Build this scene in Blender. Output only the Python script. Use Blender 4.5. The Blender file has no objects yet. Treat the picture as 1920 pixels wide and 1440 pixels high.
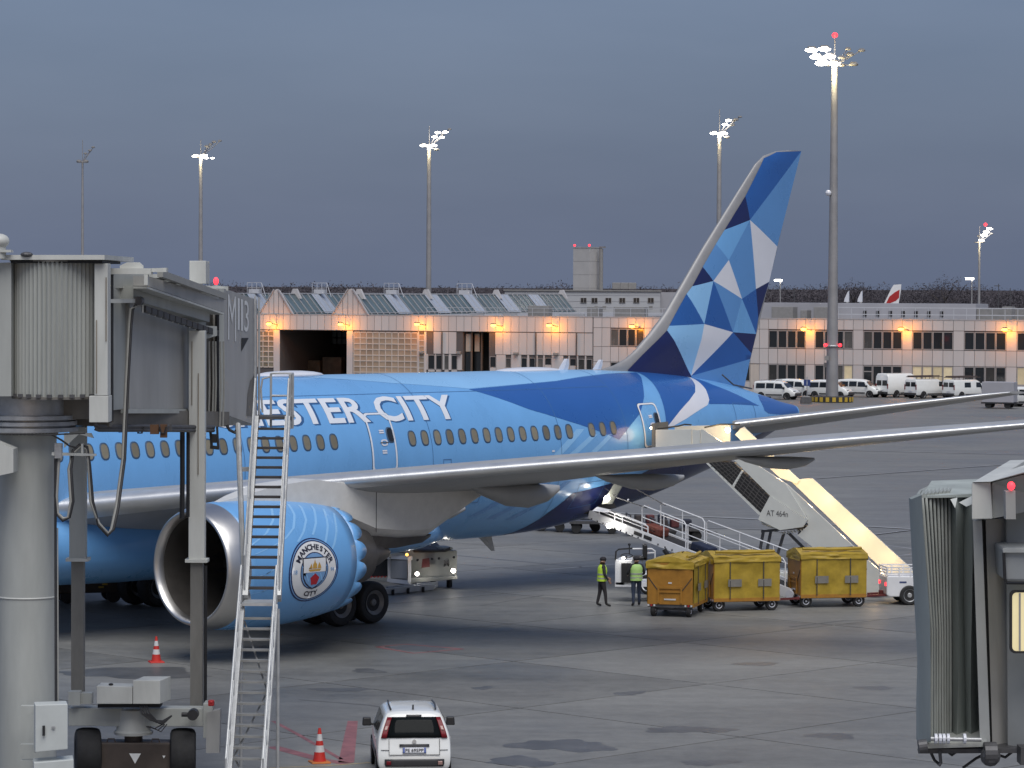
import bpy, bmesh, math, random
from math import sin, cos, pi, radians, atan2, sqrt, hypot
from mathutils import Vector, Matrix, noise
random.seed(7)
SC = bpy.context.scene
COL = SC.collection

# ------------------------------------------------------------------ camera
FOC, CAMH, ROLL = 6080.0, 10.9, 0.005          # focal length in photo pixels, eye height
PITCH = math.atan((720 - 542) / FOC)
cd = bpy.data.cameras.new('camera')
cd.sensor_width = 36.0
cd.lens = FOC / 1920.0 * 36.0
cd.clip_start = 1.0
cd.clip_end = 6000.0
cam = bpy.data.objects.new('camera', cd)
COL.objects.link(cam)
cam.matrix_world = (Matrix.Translation((0, 0, CAMH)) @ Matrix.Rotation(pi / 2 - PITCH, 4, 'X')
                    @ Matrix.Rotation(ROLL, 4, 'Z'))
SC.camera = cam

# ------------------------------------------------------------------ light
SUN_EL, SUN_AZ = 59.0, 168.0     # broad soft dusk light from behind the viewer
wd = bpy.data.worlds.new('World')
SC.world = wd
wd.use_nodes = True
nt = wd.node_tree
nt.nodes.clear()
N = nt.nodes.new
out = N('ShaderNodeOutputWorld'); bg = N('ShaderNodeBackground')
sky = N('ShaderNodeTexSky'); sky.sky_type = 'NISHITA'; sky.sun_disc = False
sky.sun_elevation = radians(6); sky.sun_rotation = radians(SUN_AZ)
sky.air_density = 1.0; sky.dust_density = 2.0; sky.ozone_density = 3.0
tc = N('ShaderNodeTexCoord'); mp = N('ShaderNodeMapping'); mp.inputs['Scale'].default_value = (1.2, 1.2, 5.0)
nz = N('ShaderNodeTexNoise'); nz.inputs['Scale'].default_value = 3.2; nz.inputs['Detail'].default_value = 5
nz.inputs['Roughness'].default_value = 0.55
sp = N('ShaderNodeSeparateXYZ')
gr = N('ShaderNodeValToRGB')
gr.color_ramp.elements[0].position = 0.0; gr.color_ramp.elements[0].color = (0.80, 1.00, 1.54, 1)
gr.color_ramp.elements[1].position = 0.16; gr.color_ramp.elements[1].color = (0.96, 1.22, 1.98, 1)
cr = N('ShaderNodeValToRGB')
cr.color_ramp.elements[0].position = 0.25; cr.color_ramp.elements[0].color = (0.80, 0.82, 0.86, 1)
cr.color_ramp.elements[1].position = 0.78; cr.color_ramp.elements[1].color = (1.14, 1.11, 1.08, 1)
mul = N('ShaderNodeMix'); mul.data_type = 'RGBA'; mul.blend_type = 'MULTIPLY'; mul.inputs[0].default_value = 1.0
mx = N('ShaderNodeMix'); mx.data_type = 'RGBA'; mx.inputs[0].default_value = 0.86
lk = nt.links.new
lk(tc.outputs['Generated'], mp.inputs[0]); lk(mp.outputs[0], nz.inputs['Vector'])
lk(tc.outputs['Generated'], sp.inputs[0]); lk(sp.outputs['Z'], gr.inputs[0])
lk(nz.outputs[0], cr.inputs[0])
lk(gr.outputs[0], mul.inputs[6]); lk(cr.outputs[0], mul.inputs[7])
lk(sky.outputs[0], mx.inputs[6]); lk(mul.outputs[2], mx.inputs[7])
lk(mx.outputs[2], bg.inputs[0]); bg.inputs[1].default_value = 0.10
lk(bg.outputs[0], out.inputs[0])

sl = bpy.data.lights.new('sun', 'SUN'); sl.energy = 1.5; sl.angle = radians(50); sl.color = (1.0, 0.97, 0.93)
so = bpy.data.objects.new('sun', sl); COL.objects.link(so)
so.rotation_euler = (radians(90 - SUN_EL), 0, radians(12))
vs = SC.view_settings
vs.view_transform = 'Standard'
try: vs.look = 'None'
except Exception: pass
vs.exposure = 0.85; vs.gamma = 1.0
vs.use_curve_mapping = False
SC.render.engine = 'CYCLES'
SC.cycles.max_bounces = 5
SC.cycles.sample_clamp_indirect = 4.0

# ------------------------------------------------------------------ measuring
def ray(x, y):
    """direction of the sight line through a point of the 1920x1440 picture, y component 1"""
    u, v = x - 960, y - 720
    X = (u * cos(ROLL) + v * sin(ROLL)) / FOC
    Y = (-u * sin(ROLL) + v * cos(ROLL)) / FOC
    d = Vector((X, cos(PITCH) - Y * sin(PITCH), -Y * cos(PITCH) - sin(PITCH)))
    return d / d.y
def at(x, y, D):
    return Vector((0, 0, CAMH)) + ray(x, y) * D
def gnd(x, y, z=0.0):
    d = ray(x, y)
    return Vector((0, 0, CAMH)) + d * ((z - CAMH) / d.z)

# ------------------------------------------------------------------ materials
MATS = {}
def rgb(r, g, b):
    f = lambda c: ((c / 255 + 0.055) / 1.055) ** 2.4 if c > 10 else c / 255 / 12.92
    return (f(r), f(g), f(b))
def mat(name, col, rough=0.5, metal=0.0, var=0.12, scale=3.0, bump=0.0, bscale=40.0, emit=None, es=0.0, coat=0.0, spec=0.5,
        streak=0.0, rnd=0.0):
    if name in MATS: return MATS[name]
    m = bpy.data.materials.new(name); m.use_nodes = True
    t = m.node_tree; b = t.nodes['Principled BSDF']
    b.inputs['Roughness'].default_value = rough; b.inputs['Metallic'].default_value = metal
    b.inputs['Specular IOR Level'].default_value = spec
    b.inputs['Coat Weight'].default_value = coat; b.inputs['Coat Roughness'].default_value = 0.08
    c4 = (*col, 1)
    b.inputs['Base Color'].default_value = c4
    if var > 0:
        g = t.nodes.new('ShaderNodeTexCoord')
        n = t.nodes.new('ShaderNodeTexNoise'); n.inputs['Scale'].default_value = scale; n.inputs['Detail'].default_value = 6
        n.inputs['Roughness'].default_value = 0.62
        src = g.outputs['Object']
        if streak:
            mpg = t.nodes.new('ShaderNodeMapping'); mpg.inputs['Scale'].default_value = (1, 1, 1.0 / streak)
            t.links.new(src, mpg.inputs[0]); src = mpg.outputs[0]
        r = t.nodes.new('ShaderNodeValToRGB')
        r.color_ramp.elements[0].position = 0.3; r.color_ramp.elements[1].position = 0.7
        r.color_ramp.elements[0].color = (*[c * (1 - var) for c in col], 1)
        r.color_ramp.elements[1].color = (*[min(1, c * (1 + var)) for c in col], 1)
        t.links.new(src, n.inputs['Vector']); t.links.new(n.outputs[0], r.inputs[0])
        cout = r.outputs[0]
        if rnd:                        # alike pieces differ a little from one another
            oi = t.nodes.new('ShaderNodeObjectInfo'); rm = t.nodes.new('ShaderNodeMapRange')
            rm.inputs[3].default_value = 1 - rnd; rm.inputs[4].default_value = 1 + rnd
            vm = t.nodes.new('ShaderNodeVectorMath'); vm.operation = 'SCALE'
            t.links.new(oi.outputs['Random'], rm.inputs[0]); t.links.new(cout, vm.inputs[0]); t.links.new(rm.outputs[0], vm.inputs['Scale'])
            cout = vm.outputs[0]
        t.links.new(cout, b.inputs['Base Color'])
        mr = t.nodes.new('ShaderNodeMapRange'); mr.inputs[3].default_value = max(0.02, rough - 0.08); mr.inputs[4].default_value = min(1, rough + 0.1)
        t.links.new(n.outputs[0], mr.inputs[0]); t.links.new(mr.outputs[0], b.inputs['Roughness'])
        if bump:
            n2 = t.nodes.new('ShaderNodeTexNoise'); n2.inputs['Scale'].default_value = bscale; n2.inputs['Detail'].default_value = 4
            bp = t.nodes.new('ShaderNodeBump'); bp.inputs['Strength'].default_value = bump; bp.inputs['Distance'].default_value = 0.02
            t.links.new(src, n2.inputs['Vector']); t.links.new(n2.outputs[0], bp.inputs['Height'])
            t.links.new(bp.outputs[0], b.inputs['Normal'])
    if emit:
        b.inputs['Emission Color'].default_value = (*emit, 1); b.inputs['Emission Strength'].default_value = es
    MATS[name] = m
    return m

# ------------------------------------------------------------------ mesh builder
class MB:
    def __init__(s): s.v = []; s.f = []; s.mi = []
    def add(s, vs_, fs, mi=0, M=None):
        o = len(s.v)
        s.v += [tuple(M @ Vector(p)) if M else tuple(p) for p in vs_]
        s.f += [tuple(i + o for i in f) for f in fs]; s.mi += [mi] * len(fs)
        return s
    def box(s, c, d, mi=0, M=None, rz=0.0, taper=1.0):
        x, y, z = d[0] / 2, d[1] / 2, d[2] / 2
        R = Matrix.Translation(c) @ Matrix.Rotation(rz, 4, 'Z')
        if M: R = M @ R
        k = taper
        return s.add([(-x, -y, -z), (x, -y, -z), (x, y, -z), (-x, y, -z), (-x * k, -y * k, z), (x * k, -y * k, z), (x * k, y * k, z), (-x * k, y * k, z)],
                     [(3, 2, 1, 0), (4, 5, 6, 7), (0, 1, 5, 4), (1, 2, 6, 5), (2, 3, 7, 6), (3, 0, 4, 7)], mi, R)
    def bb(s, x0, x1, y0, y1, z0, z1, mi=0, M=None):
        return s.box(((x0 + x1) / 2, (y0 + y1) / 2, (z0 + z1) / 2), (abs(x1 - x0), abs(y1 - y0), abs(z1 - z0)), mi, M)
    def beam(s, p, q, w, h=None, mi=0, up=(0, 0, 1)):
        """rectangular bar from p to q, w across, h along up"""
        p, q = Vector(p), Vector(q); h = h or w
        d = (q - p).normalized(); u = Vector(up)
        a = d.cross(u)
        if a.length < 1e-4: a = d.cross(Vector((1, 0, 0)))
        a.normalize(); u = a.cross(d).normalized()
        c = []
        for e in (p, q):
            for i, j in ((-1, -1), (1, -1), (1, 1), (-1, 1)): c.append(e + a * (i * w / 2) + u * (j * h / 2))
        return s.add(c, [(0, 1, 2, 3), (7, 6, 5, 4), (0, 4, 5, 1), (1, 5, 6, 2), (2, 6, 7, 3), (3, 7, 4, 0)], mi)
    def tube(s, pts, r, n=8, mi=0, closed=False):
        pts = [Vector(p) for p in pts]; m = len(pts); vs_ = []; prev = None
        for i, p in enumerate(pts):
            if closed: d = pts[(i + 1) % m] - pts[i - 1]
            else: d = pts[min(i + 1, m - 1)] - pts[max(i - 1, 0)]
            d.normalize()
            if prev is None:
                a = d.orthogonal().normalized()
            else:
                a = prev - d * prev.dot(d)
                a = a.normalized() if a.length > 1e-5 else d.orthogonal().normalized()
            prev = a; b = d.cross(a)
            rr = r[i] if isinstance(r, (list, tuple)) else r
            vs_ += [p + a * (cos(2 * pi * k / n) * rr) + b * (sin(2 * pi * k / n) * rr) for k in range(n)]
        fs = []
        for i in range(m if closed else m - 1):
            for k in range(n):
                A_, B_ = i * n, ((i + 1) % m) * n
                fs.append((A_ + k, A_ + (k + 1) % n, B_ + (k + 1) % n, B_ + k))
        if not closed: fs += [tuple(range(n - 1, -1, -1)), tuple(range((m - 1) * n, m * n))]
        return s.add(vs_, fs, mi)
    def cyl(s, p, q, r0, r1=None, n=16, mi=0):
        return s.tube([p, q], [r0, r0 if r1 is None else r1], n, mi)
    def lathe(s, prof, n=24, mi=0, M=None, cap0=True, cap1=True):
        """profile of (x, r) turned about the local X axis; mi may be a list, one per band"""
        vs_ = []
        for x, r in prof: vs_ += [(x, cos(2 * pi * k / n) * r, sin(2 * pi * k / n) * r) for k in range(n)]
        for i in range(len(prof) - 1):
            fs = [(i * n + k, i * n + (k + 1) % n, (i + 1) * n + (k + 1) % n, (i + 1) * n + k) for k in range(n)]
            o = len(s.f)
            s.f += [tuple(j + len(s.v) for j in f) for f in fs]; s.mi += [mi[i] if isinstance(mi, list) else mi] * n
        m0 = mi[0] if isinstance(mi, list) else mi; m1 = mi[-1] if isinstance(mi, list) else mi
        o = len(s.v)
        if cap0: s.f.append(tuple(o + k for k in range(n - 1, -1, -1))); s.mi.append(m0)
        if cap1: s.f.append(tuple(o + (len(prof) - 1) * n + k for k in range(n))); s.mi.append(m1)
        s.v += [tuple(M @ Vector(p)) if M else p for p in vs_]
        return s
    def prism(s, poly, d0, d1, mi=0, M=None, axis='y'):
        """polygon in two coordinates extruded along the third"""
        def P(a, b, d): return (a, d, b) if axis == 'y' else ((d, a, b) if axis == 'x' else (a, b, d))
        n = len(poly)
        vs_ = [P(a, b, d0) for a, b in poly] + [P(a, b, d1) for a, b in poly]
        fs = [tuple(range(n)), tuple(range(2 * n - 1, n - 1, -1))] + [(i, (i + 1) % n, n + (i + 1) % n, n + i)[::-1] for i in range(n)]
        return s.add(vs_, fs, mi, M)
    def loft(s, rings, mi=0, cap=True, closed=True):
        n = len(rings[0]); o = []
        for r in rings: o += list(r)
        fs = []
        for i in range(len(rings) - 1):
            for k in range(n if closed else n - 1):
                fs.append((i * n + k, i * n + (k + 1) % n, (i + 1) * n + (k + 1) % n, (i + 1) * n + k))
        if cap: fs += [tuple(range(n - 1, -1, -1)), tuple(range((len(rings) - 1) * n, len(rings) * n))]
        return s.add(o, fs, mi)
    def ball(s, c, r, n=10, m=6, mi=0, sc=(1, 1, 1)):
        vs_ = [(c[0], c[1], c[2] - r * sc[2])]
        for i in range(1, m):
            a = -pi / 2 + pi * i / m
            vs_ += [(c[0] + r * sc[0] * cos(a) * cos(2 * pi * k / n), c[1] + r * sc[1] * cos(a) * sin(2 * pi * k / n), c[2] + r * sc[2] * sin(a)) for k in range(n)]
        vs_.append((c[0], c[1], c[2] + r * sc[2])); T = len(vs_) - 1
        fs = [(0, 1 + (k + 1) % n, 1 + k) for k in range(n)]
        for i in range(m - 2):
            for k in range(n):
                a = 1 + i * n
                fs.append((a + k, a + (k + 1) % n, a + n + (k + 1) % n, a + n + k))
        a = 1 + (m - 2) * n
        fs += [(a + k, a + (k + 1) % n, T) for k in range(n)]
        return s.add(vs_, fs, mi)
    def mesh(s, name, mats, smooth=None, fix=True):
        me = bpy.data.meshes.new(name)
        me.from_pydata(s.v, [], s.f)
        if not isinstance(mats, (list, tuple)): mats = [mats]
        for m in mats: me.materials.append(m)
        me.polygons.foreach_set('material_index', s.mi)
        if fix:
            b = bmesh.new(); b.from_mesh(me); bmesh.ops.recalc_face_normals(b, faces=b.faces); b.to_mesh(me); b.free()
        if smooth is not None:
            me.polygons.foreach_set('use_smooth', [True] * len(me.polygons))
            if smooth < 180: me.set_sharp_from_angle(angle=radians(smooth))
        me.update()
        return me
    def build(s, name, mats, parent=None, smooth=None, bevel=0.0, fix=True, loc=None):
        o = bpy.data.objects.new(name, s.mesh(name, mats, smooth, fix)); COL.objects.link(o)
        if parent: o.parent = parent
        if loc is not None: o.location = loc
        if bevel:
            md = o.modifiers.new('bevel', 'BEVEL'); md.width = bevel; md.segments = 2; md.limit_method = 'ANGLE'; md.angle_limit = radians(40)
        return o
def thing(name, label, cat, loc=(0, 0, 0), rz=0.0, group=None):
    o = bpy.data.objects.new(name, None); COL.objects.link(o)
    o.empty_display_size = 0.5
    o.location = loc; o.rotation_euler = (0, 0, rz); o['label'] = label; o['category'] = cat
    if group: o['group'] = group
    return o
def tag(o, label, cat, group=None):
    o['label'] = label; o['category'] = cat
    if group: o['group'] = group
    return o
def struct(o): o['kind'] = 'structure'; return o
def stuff(o): o['kind'] = 'stuff'; return o
def place(me, name, parent, loc, rz=0.0, sc=(1, 1, 1)):
    o = bpy.data.objects.new(name, me); COL.objects.link(o); o.parent = parent
    o.location = loc; o.rotation_euler = (0, 0, rz); o.scale = sc
    return o
def dup(root, loc, rz, label=None):
    """copy of a thing with copies of its parts and sub-parts, sharing their meshes"""
    r = root.copy(); COL.objects.link(r); r.location = loc; r.rotation_euler = (0, 0, rz)
    if label: r['label'] = label
    for ch in list(root.children):
        c = ch.copy(); COL.objects.link(c); c.parent = r
        for g in list(ch.children):
            d = g.copy(); COL.objects.link(d); d.parent = c
    return r
def lamp(name, loc, energy, col, size=0.1, spot=None, direction=None, parent=None):
    l = bpy.data.lights.new(name, 'SPOT' if spot else 'POINT'); l.energy = energy; l.color = col
    l.shadow_soft_size = size
    if spot: l.spot_size = radians(spot); l.spot_blend = 0.6
    o = bpy.data.objects.new(name, l); COL.objects.link(o); o.location = loc
    if direction is not None: o.rotation_euler = Vector(direction).to_track_quat('-Z', 'Y').to_euler()
    if parent: o.parent = parent
    return o
# ------------------------------------------------------------------ shared materials
M_city = mat('city_blue_paint', rgb(108, 165, 219), 0.28, var=0.055, scale=1.1, streak=3, coat=0.3)
M_citylight = mat('pale_blue_paint', rgb(138, 189, 233), 0.28, var=0.03, scale=0.6, coat=0.3)
M_royal = mat('royal_blue_paint', rgb(40, 92, 164), 0.28, var=0.04, scale=0.6, coat=0.3)
M_navy = mat('navy_paint', rgb(25, 36, 88), 0.28, var=0.05, scale=0.6, coat=0.3)
M_midblue = mat('mid_blue_paint', rgb(92, 144, 202), 0.28, var=0.03, scale=0.6, coat=0.3)
M_palegrey = mat('pale_grey_paint', rgb(214, 217, 226), 0.3, var=0.03, scale=0.6, coat=0.2)
M_white = mat('white_paint', (0.74, 0.75, 0.77), 0.32, var=0.05, scale=1.5, coat=0.2)
M_acgrey = mat('aircraft_grey_paint', (0.35, 0.355, 0.355), 0.4, var=0.10, scale=0.8, streak=3)
M_alu = mat('polished_aluminium', (0.74, 0.75, 0.75), 0.40, 0.8, var=0.08, scale=1.5)
M_lip = mat('brushed_metal_lip', (0.60, 0.59, 0.575), 0.36, 1.0, var=0.05, scale=1.2)
M_nozzle = mat('heat_stained_nozzle_metal', (0.16, 0.15, 0.145), 0.45, 0.7, var=0.2, scale=2.5)
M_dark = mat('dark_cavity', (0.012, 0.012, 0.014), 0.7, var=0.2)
M_black = mat('black_plastic', (0.02, 0.02, 0.022), 0.45, var=0.2)
M_rubber = mat('tyre_rubber', (0.022, 0.022, 0.023), 0.75, var=0.3, scale=8, bump=0.2)
M_steel = mat('galvanised_steel', (0.42, 0.43, 0.44), 0.42, 0.55, var=0.18, scale=5)
M_darksteel = mat('dark_steel', (0.10, 0.10, 0.105), 0.5, 0.4, var=0.25, scale=5)
M_glass = mat('dark_window_glass', (0.016, 0.02, 0.024), 0.06, var=0.15, scale=0.6, spec=0.6)
M_shade = mat('window_shade', rgb(126, 120, 104), 0.3, var=0.12, scale=1.5, rnd=.22)
M_wframe = mat('window_frame_paint', rgb(60, 84, 112), 0.4, var=0.05)
M_red = mat('red_paint', rgb(170, 38, 40), 0.45, var=0.1)
M_lampglow = mat('white_lamp_glow', (1, 1, 1), 0.5, var=0, emit=(1.0, 0.95, 0.86), es=16)
M_redglow = mat('red_lamp_glow', (0.6, 0.05, 0.05), 0.5, var=0, emit=(1.0, 0.025, 0.04), es=1.9)
M_orangeglow = mat('orange_lamp_glow', (1, 0.7, 0.3), 0.5, var=0, emit=(1.0, 0.42, 0.05), es=4)
M_warmglow = mat('warm_lamp_glow', (1, 0.9, 0.7), 0.5, var=0, emit=(1.0, 0.86, 0.6), es=9)
# ------------------------------------------------------------------ ground
def apron_material(name, dark, light, tint, wet=0.0):
    m = bpy.data.materials.new(name); m.use_nodes = True
    t = m.node_tree; b = t.nodes['Principled BSDF']; L = t.links.new; nn = t.nodes.new
    g = nn('ShaderNodeNewGeometry'); oi = nn('ShaderNodeObjectInfo')
    n1 = nn('ShaderNodeTexNoise'); n1.inputs['Scale'].default_value = 0.09; n1.inputs['Detail'].default_value = 7; n1.inputs['Roughness'].default_value = 0.6
    mpp = nn('ShaderNodeMapping'); mpp.inputs['Rotation'].default_value = (0, 0, 0.55); mpp.inputs['Scale'].default_value = (0.09, 0.55, 1)
    n2 = nn('ShaderNodeTexNoise'); n2.inputs['Scale'].default_value = 1.0; n2.inputs['Detail'].default_value = 6; n2.inputs['Roughness'].default_value = 0.65
    n3 = nn('ShaderNodeTexNoise'); n3.inputs['Scale'].default_value = 1.6; n3.inputs['Detail'].default_value = 12; n3.inputs['Roughness'].default_value = 0.82
    L(g.outputs['Position'], n1.inputs['Vector']); L(g.outputs['Position'], mpp.inputs[0]); L(mpp.outputs[0], n2.inputs['Vector']); L(g.outputs['Position'], n3.inputs['Vector'])
    a = nn('ShaderNodeMath'); a.operation = 'ADD'; L(n1.outputs[0], a.inputs[0]); L(n2.outputs[0], a.inputs[1])
    a2 = nn('ShaderNodeMath'); a2.operation = 'MULTIPLY_ADD'; a2.inputs[1].default_value = 1.35; L(n3.outputs[0], a2.inputs[0]); L(a.outputs[0], a2.inputs[2])
    a3 = nn('ShaderNodeMath'); a3.operation = 'MULTIPLY_ADD'; a3.inputs[1].default_value = 0.32; L(oi.outputs['Random'], a3.inputs[0]); L(a2.outputs[0], a3.inputs[2])
    r = nn('ShaderNodeValToRGB'); L(a3.outputs[0], r.inputs[0])
    mr0 = nn('ShaderNodeMapRange'); mr0.inputs[1].default_value = 1.36; mr0.inputs[2].default_value = 2.28; L(a3.outputs[0], mr0.inputs[0]); L(mr0.outputs[0], r.inputs[0])
    r.color_ramp.elements[0].color = (*dark, 1); r.color_ramp.elements[1].color = (*light, 1)
    L(r.outputs[0], b.inputs['Base Color'])
    mr = nn('ShaderNodeMapRange'); mr.inputs[1].default_value = 0.35; mr.inputs[2].default_value = 0.65
    mr.inputs[3].default_value = 0.40; mr.inputs[4].default_value = 0.68
    L(n1.outputs[0], mr.inputs[0]); L(mr.outputs[0], b.inputs['Roughness'])
    bp = nn('ShaderNodeBump'); bp.inputs['Strength'].default_value = 0.12; bp.inputs['Distance'].default_value = 0.01
    n4 = nn('ShaderNodeTexNoise'); n4.inputs['Scale'].default_value = 9; n4.inputs['Detail'].default_value = 5
    L(g.outputs['Position'], n4.inputs['Vector']); L(n4.outputs[0], bp.inputs['Height']); L(bp.outputs[0], b.inputs['Normal'])
    return m
M_apron = apron_material('worn_apron_asphalt', (0.10, 0.10, 0.098), (0.212, 0.211, 0.205), None)
M_slab = apron_material('worn_apron_concrete', (0.096, 0.096, 0.092), (0.245, 0.243, 0.229), None)
M_joint = mat('tar_joint', (0.03, 0.03, 0.032), 0.6, var=0.3)
gb = MB(); gb.add([(-2500, -60, -0.03), (2500, -60, -0.03), (2500, 4200, -0.03), (-2500, 4200, -0.03)], [(0, 1, 2, 3)])
apron = struct(gb.build('apron', M_apron))
# concrete slabs with tar filled joints, laid at a slant to the view
SLA = 7.5
slab_rot = 0.80
slab_me = MB().bb(-SLA / 2 + 0.03, SLA / 2 - 0.03, -SLA / 2 + 0.03, SLA / 2 - 0.03, -0.012, 0.0).mesh('concrete_slab', M_slab)
c0 = Vector((0, 100, 0))
for i in range(-16, 17):
    for j in range(-16, 17):
        p = c0 + Vector((i * SLA, j * SLA, 0)); q = p - c0
        x = q.x * cos(slab_rot) - q.y * sin(slab_rot); y = 100 + q.x * sin(slab_rot) + q.y * cos(slab_rot)
        if not (54 < y < 143 and -40 < x < 38): continue
        if abs(x) > y * 0.158 + 7: continue
        o = place(slab_me, 'concrete_slab', apron, (x, y, 0.0), slab_rot)
def patch(name, pts, m, z=0.004, jitter=0.0, n=1):
    b = MB(); P = [gnd(*p) for p in pts]
    b.add([(p.x, p.y, z) for p in P], [tuple(range(len(P)))])
    return struct(b.build(name, m))
def strip(name, pts, w, m, z=0.004, ground=None):
    b = MB(); P = [Vector((*gnd(*p).xy, z)) for p in pts]
    L_, R_ = [], []
    for i, p in enumerate(P):
        d = (P[min(i + 1, len(P) - 1)] - P[max(i - 1, 0)]).normalized(); nrm = Vector((-d.y, d.x, 0)) * (w / 2)
        L_.append(p + nrm); R_.append(p - nrm)
    n = len(P); b.add(L_ + R_, [(i, i + 1, n + i + 1, n + i) for i in range(n - 1)])
    return struct(b.build(name, m))
M_mark = mat('worn_white_marking', (0.36, 0.37, 0.38), 0.6, var=0.3, scale=0.8)
M_markred = mat('worn_red_marking', (0.27, 0.11, 0.115), 0.6, var=0.35, scale=2.0)
M_markfaint = mat('faded_grey_marking', (0.25, 0.25, 0.26), 0.6, var=0.3, scale=0.8)
M_markyel = mat('worn_yellow_marking', (0.45, 0.34, 0.16), 0.6, var=0.3, scale=0.8)
M_stain = mat('oil_stain', (0.098, 0.098, 0.098), 0.40, var=0.3, scale=0.9)
# far taxi lines
strip('taxi_line', [(1010, 955), (1420, 973), (1560, 983), (1920, 1003)], 0.28, M_mark)
strip('taxi_line', [(1290, 988), (1430, 992), (1720, 1030)], 0.2, M_markfaint)
strip('taxi_line', [(1560, 1012), (1735, 990)], 0.2, M_markfaint)
strip('taxi_line', [(1600, 1052), (1735, 1036)], 0.2, M_markfaint)
strip('taxi_line', [(1420, 905), (1920, 868)], 0.25, M_markfaint)
strip('taxi_line', [(1500, 842), (1920, 852)], 0.3, M_markfaint)
strip('taxi_line', [(840, 1040), (1120, 1066)], 0.16, M_stain)
strip('taxi_line', [(1020, 1068), (1240, 1052)], 0.18, M_mark)
strip('taxi_line', [(1050, 1078), (1160, 1072)], 0.12, M_markfaint)
strip('taxi_line', [(1024, 1096), (1150, 1085)], 0.12, M_markfaint)
# red hatching beside the stairs
patch('red_line', [(652, 1352), (671, 1352), (664, 1430), (634, 1430)], M_markred)
strip('red_line', [(512, 1352), (560, 1378), (640, 1424)], 0.12, M_markred)
strip('red_line', [(510, 1400), (600, 1424), (650, 1432)], 0.35, M_markred)
strip('stand_number_frame', [(706, 1213), (760, 1208), (868, 1217)], 0.16, M_markred)
strip('stand_number_frame', [(706, 1213), (775, 1225), (868, 1217)], 0.16, M_markred)
strip('yellow_line', [(505, 1440), (610, 1436), (695, 1430)], 0.07, M_markyel)
def blot(cx, cy, rx, ry, seed):
    b = MB(); rnd = random.Random(seed); pts = []
    ph = [rnd.uniform(0, 6.28) for _ in range(4)]
    for k in range(40):
        a = 2 * pi * k / 40; r = 1 + 0.2 * sin(2 * a + ph[0]) + 0.16 * sin(3 * a + ph[1]) + 0.1 * sin(7 * a + ph[2]) + .05 * sin(11 * a + ph[3])
        p = gnd(cx + rx * r * cos(a), cy + ry * r * sin(a)); pts.append((p.x, p.y, 0.003))
    b.add(pts, [tuple(range(40))]); return struct(b.build('oil_stain', M_stain))
blot(1055, 1398, 85, 12, 1); blot(975, 1428, 60, 9, 2); blot(640, 1293, 48, 4, 3); blot(1290, 1368, 70, 7, 4); blot(790, 1214, 60, 6, 5)
blot(250, 1262, 150, 9, 6)

# rubber scuffs and tyre tracks left by the ground traffic
M_tyremark = mat('rubber_mark', (0.118, 0.118, 0.117), 0.6, var=0.3, scale=2)
for pts, w in (([(1060, 1180), (1150, 1186), (1260, 1178)], .16), ([(900, 1136), (1020, 1116), (1110, 1120)], .16), ([(1480, 1176), (1580, 1164), (1700, 1160)], .18), ([(560, 1312), (690, 1322), (830, 1345)], .14)):
    strip('tyre_mark', pts, w, M_tyremark, .0025)
for q in ((1180, 1300, 26, 4, 11), (905, 1290, 18, 3, 12), (1420, 1245, 34, 4, 13), (1560, 1380, 40, 6, 14), (690, 1258, 30, 4, 15), (1330, 1430, 46, 6, 16), (940, 1180, 22, 3, 17), (1640, 1290, 30, 4, 18)): blot(*q)
# ------------------------------------------------------------------ the airliner
AXO = Vector((-9.163, 107.83, 0)); TH = 0.8142
plane = thing('airliner', 'large sky blue twin engine airliner with MANCHESTER CITY lettering and faceted blue tail fin', 'airliner', AXO, TH)
def Lc(s, Y, z): return (s, -Y, z)          # aft, to port, up
FUS = [(-31,4.1,.03,.03),(-30.4,4.15,.75,.75),(-29.4,4.3,1.35,1.35),(-27.8,4.5,1.95,2.0),(-25.5,4.75,2.5,2.6),(-22.5,4.93,2.8,2.92),
       (-19,4.96,2.87,2.985),(12,4.96,2.87,2.985),(14.5,5.03,2.85,2.93),(17.4,5.21,2.7,2.71),(20.4,5.44,2.38,2.36),(23.2,5.67,1.93,1.89),
       (25.4,5.8,1.5,1.47),(27.4,5.93,1.02,.88),(29,6.02,.5,.42),(29.7,6.06,.22,.2)]
def lerp_tab(T, s, i):
    if s <= T[0][0]: return T[0][i]
    for a, b in zip(T, T[1:]):
        if s <= b[0]:
            t = (s - a[0]) / (b[0] - a[0]); return a[i] + (b[i] - a[i]) * t
    return T[-1][i]
def smooth_tab(T, s, i):
    d = 0.9 if s > 10 else 0.4
    return sum(lerp_tab(T, min(max(s + k * d, T[0][0]), T[-1][0]), i) for k in (-1, -.5, 0, .5, 1)) / 5
def fus_pt(s, ang, off=0.0):
    zc, a, b = (smooth_tab(FUS, s, i) for i in (1, 2, 3))
    t = radians(ang); n = Vector((cos(t) / max(a, .01), sin(t) / max(b, .01))).normalized()
    return Vector(Lc(s, a * cos(t) + n.x * off, zc + b * sin(t) + n.y * off))
NAC = [(-10.5,1.62),(-10.35,1.72),(-10.0,1.81),(-9.4,1.88),(-8.6,1.92),(-7.5,1.9),(-6.3,1.8),(-5.3,1.64),(-4.6,1.48)]
EY, EZ = 9.75, 2.8
def nac_r(s): return sum(lerp_tab(NAC, min(max(s + d, -10.5), -4.6), 1) for d in (-.3, -.15, 0, .15, .3)) / 5
def nac_pt(s, ang, off=0.0, side=1):
    r = nac_r(s) + off; t = radians(ang)
    return Vector(Lc(s, side * (EY + r * cos(t)), EZ + r * sin(t)))
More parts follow.
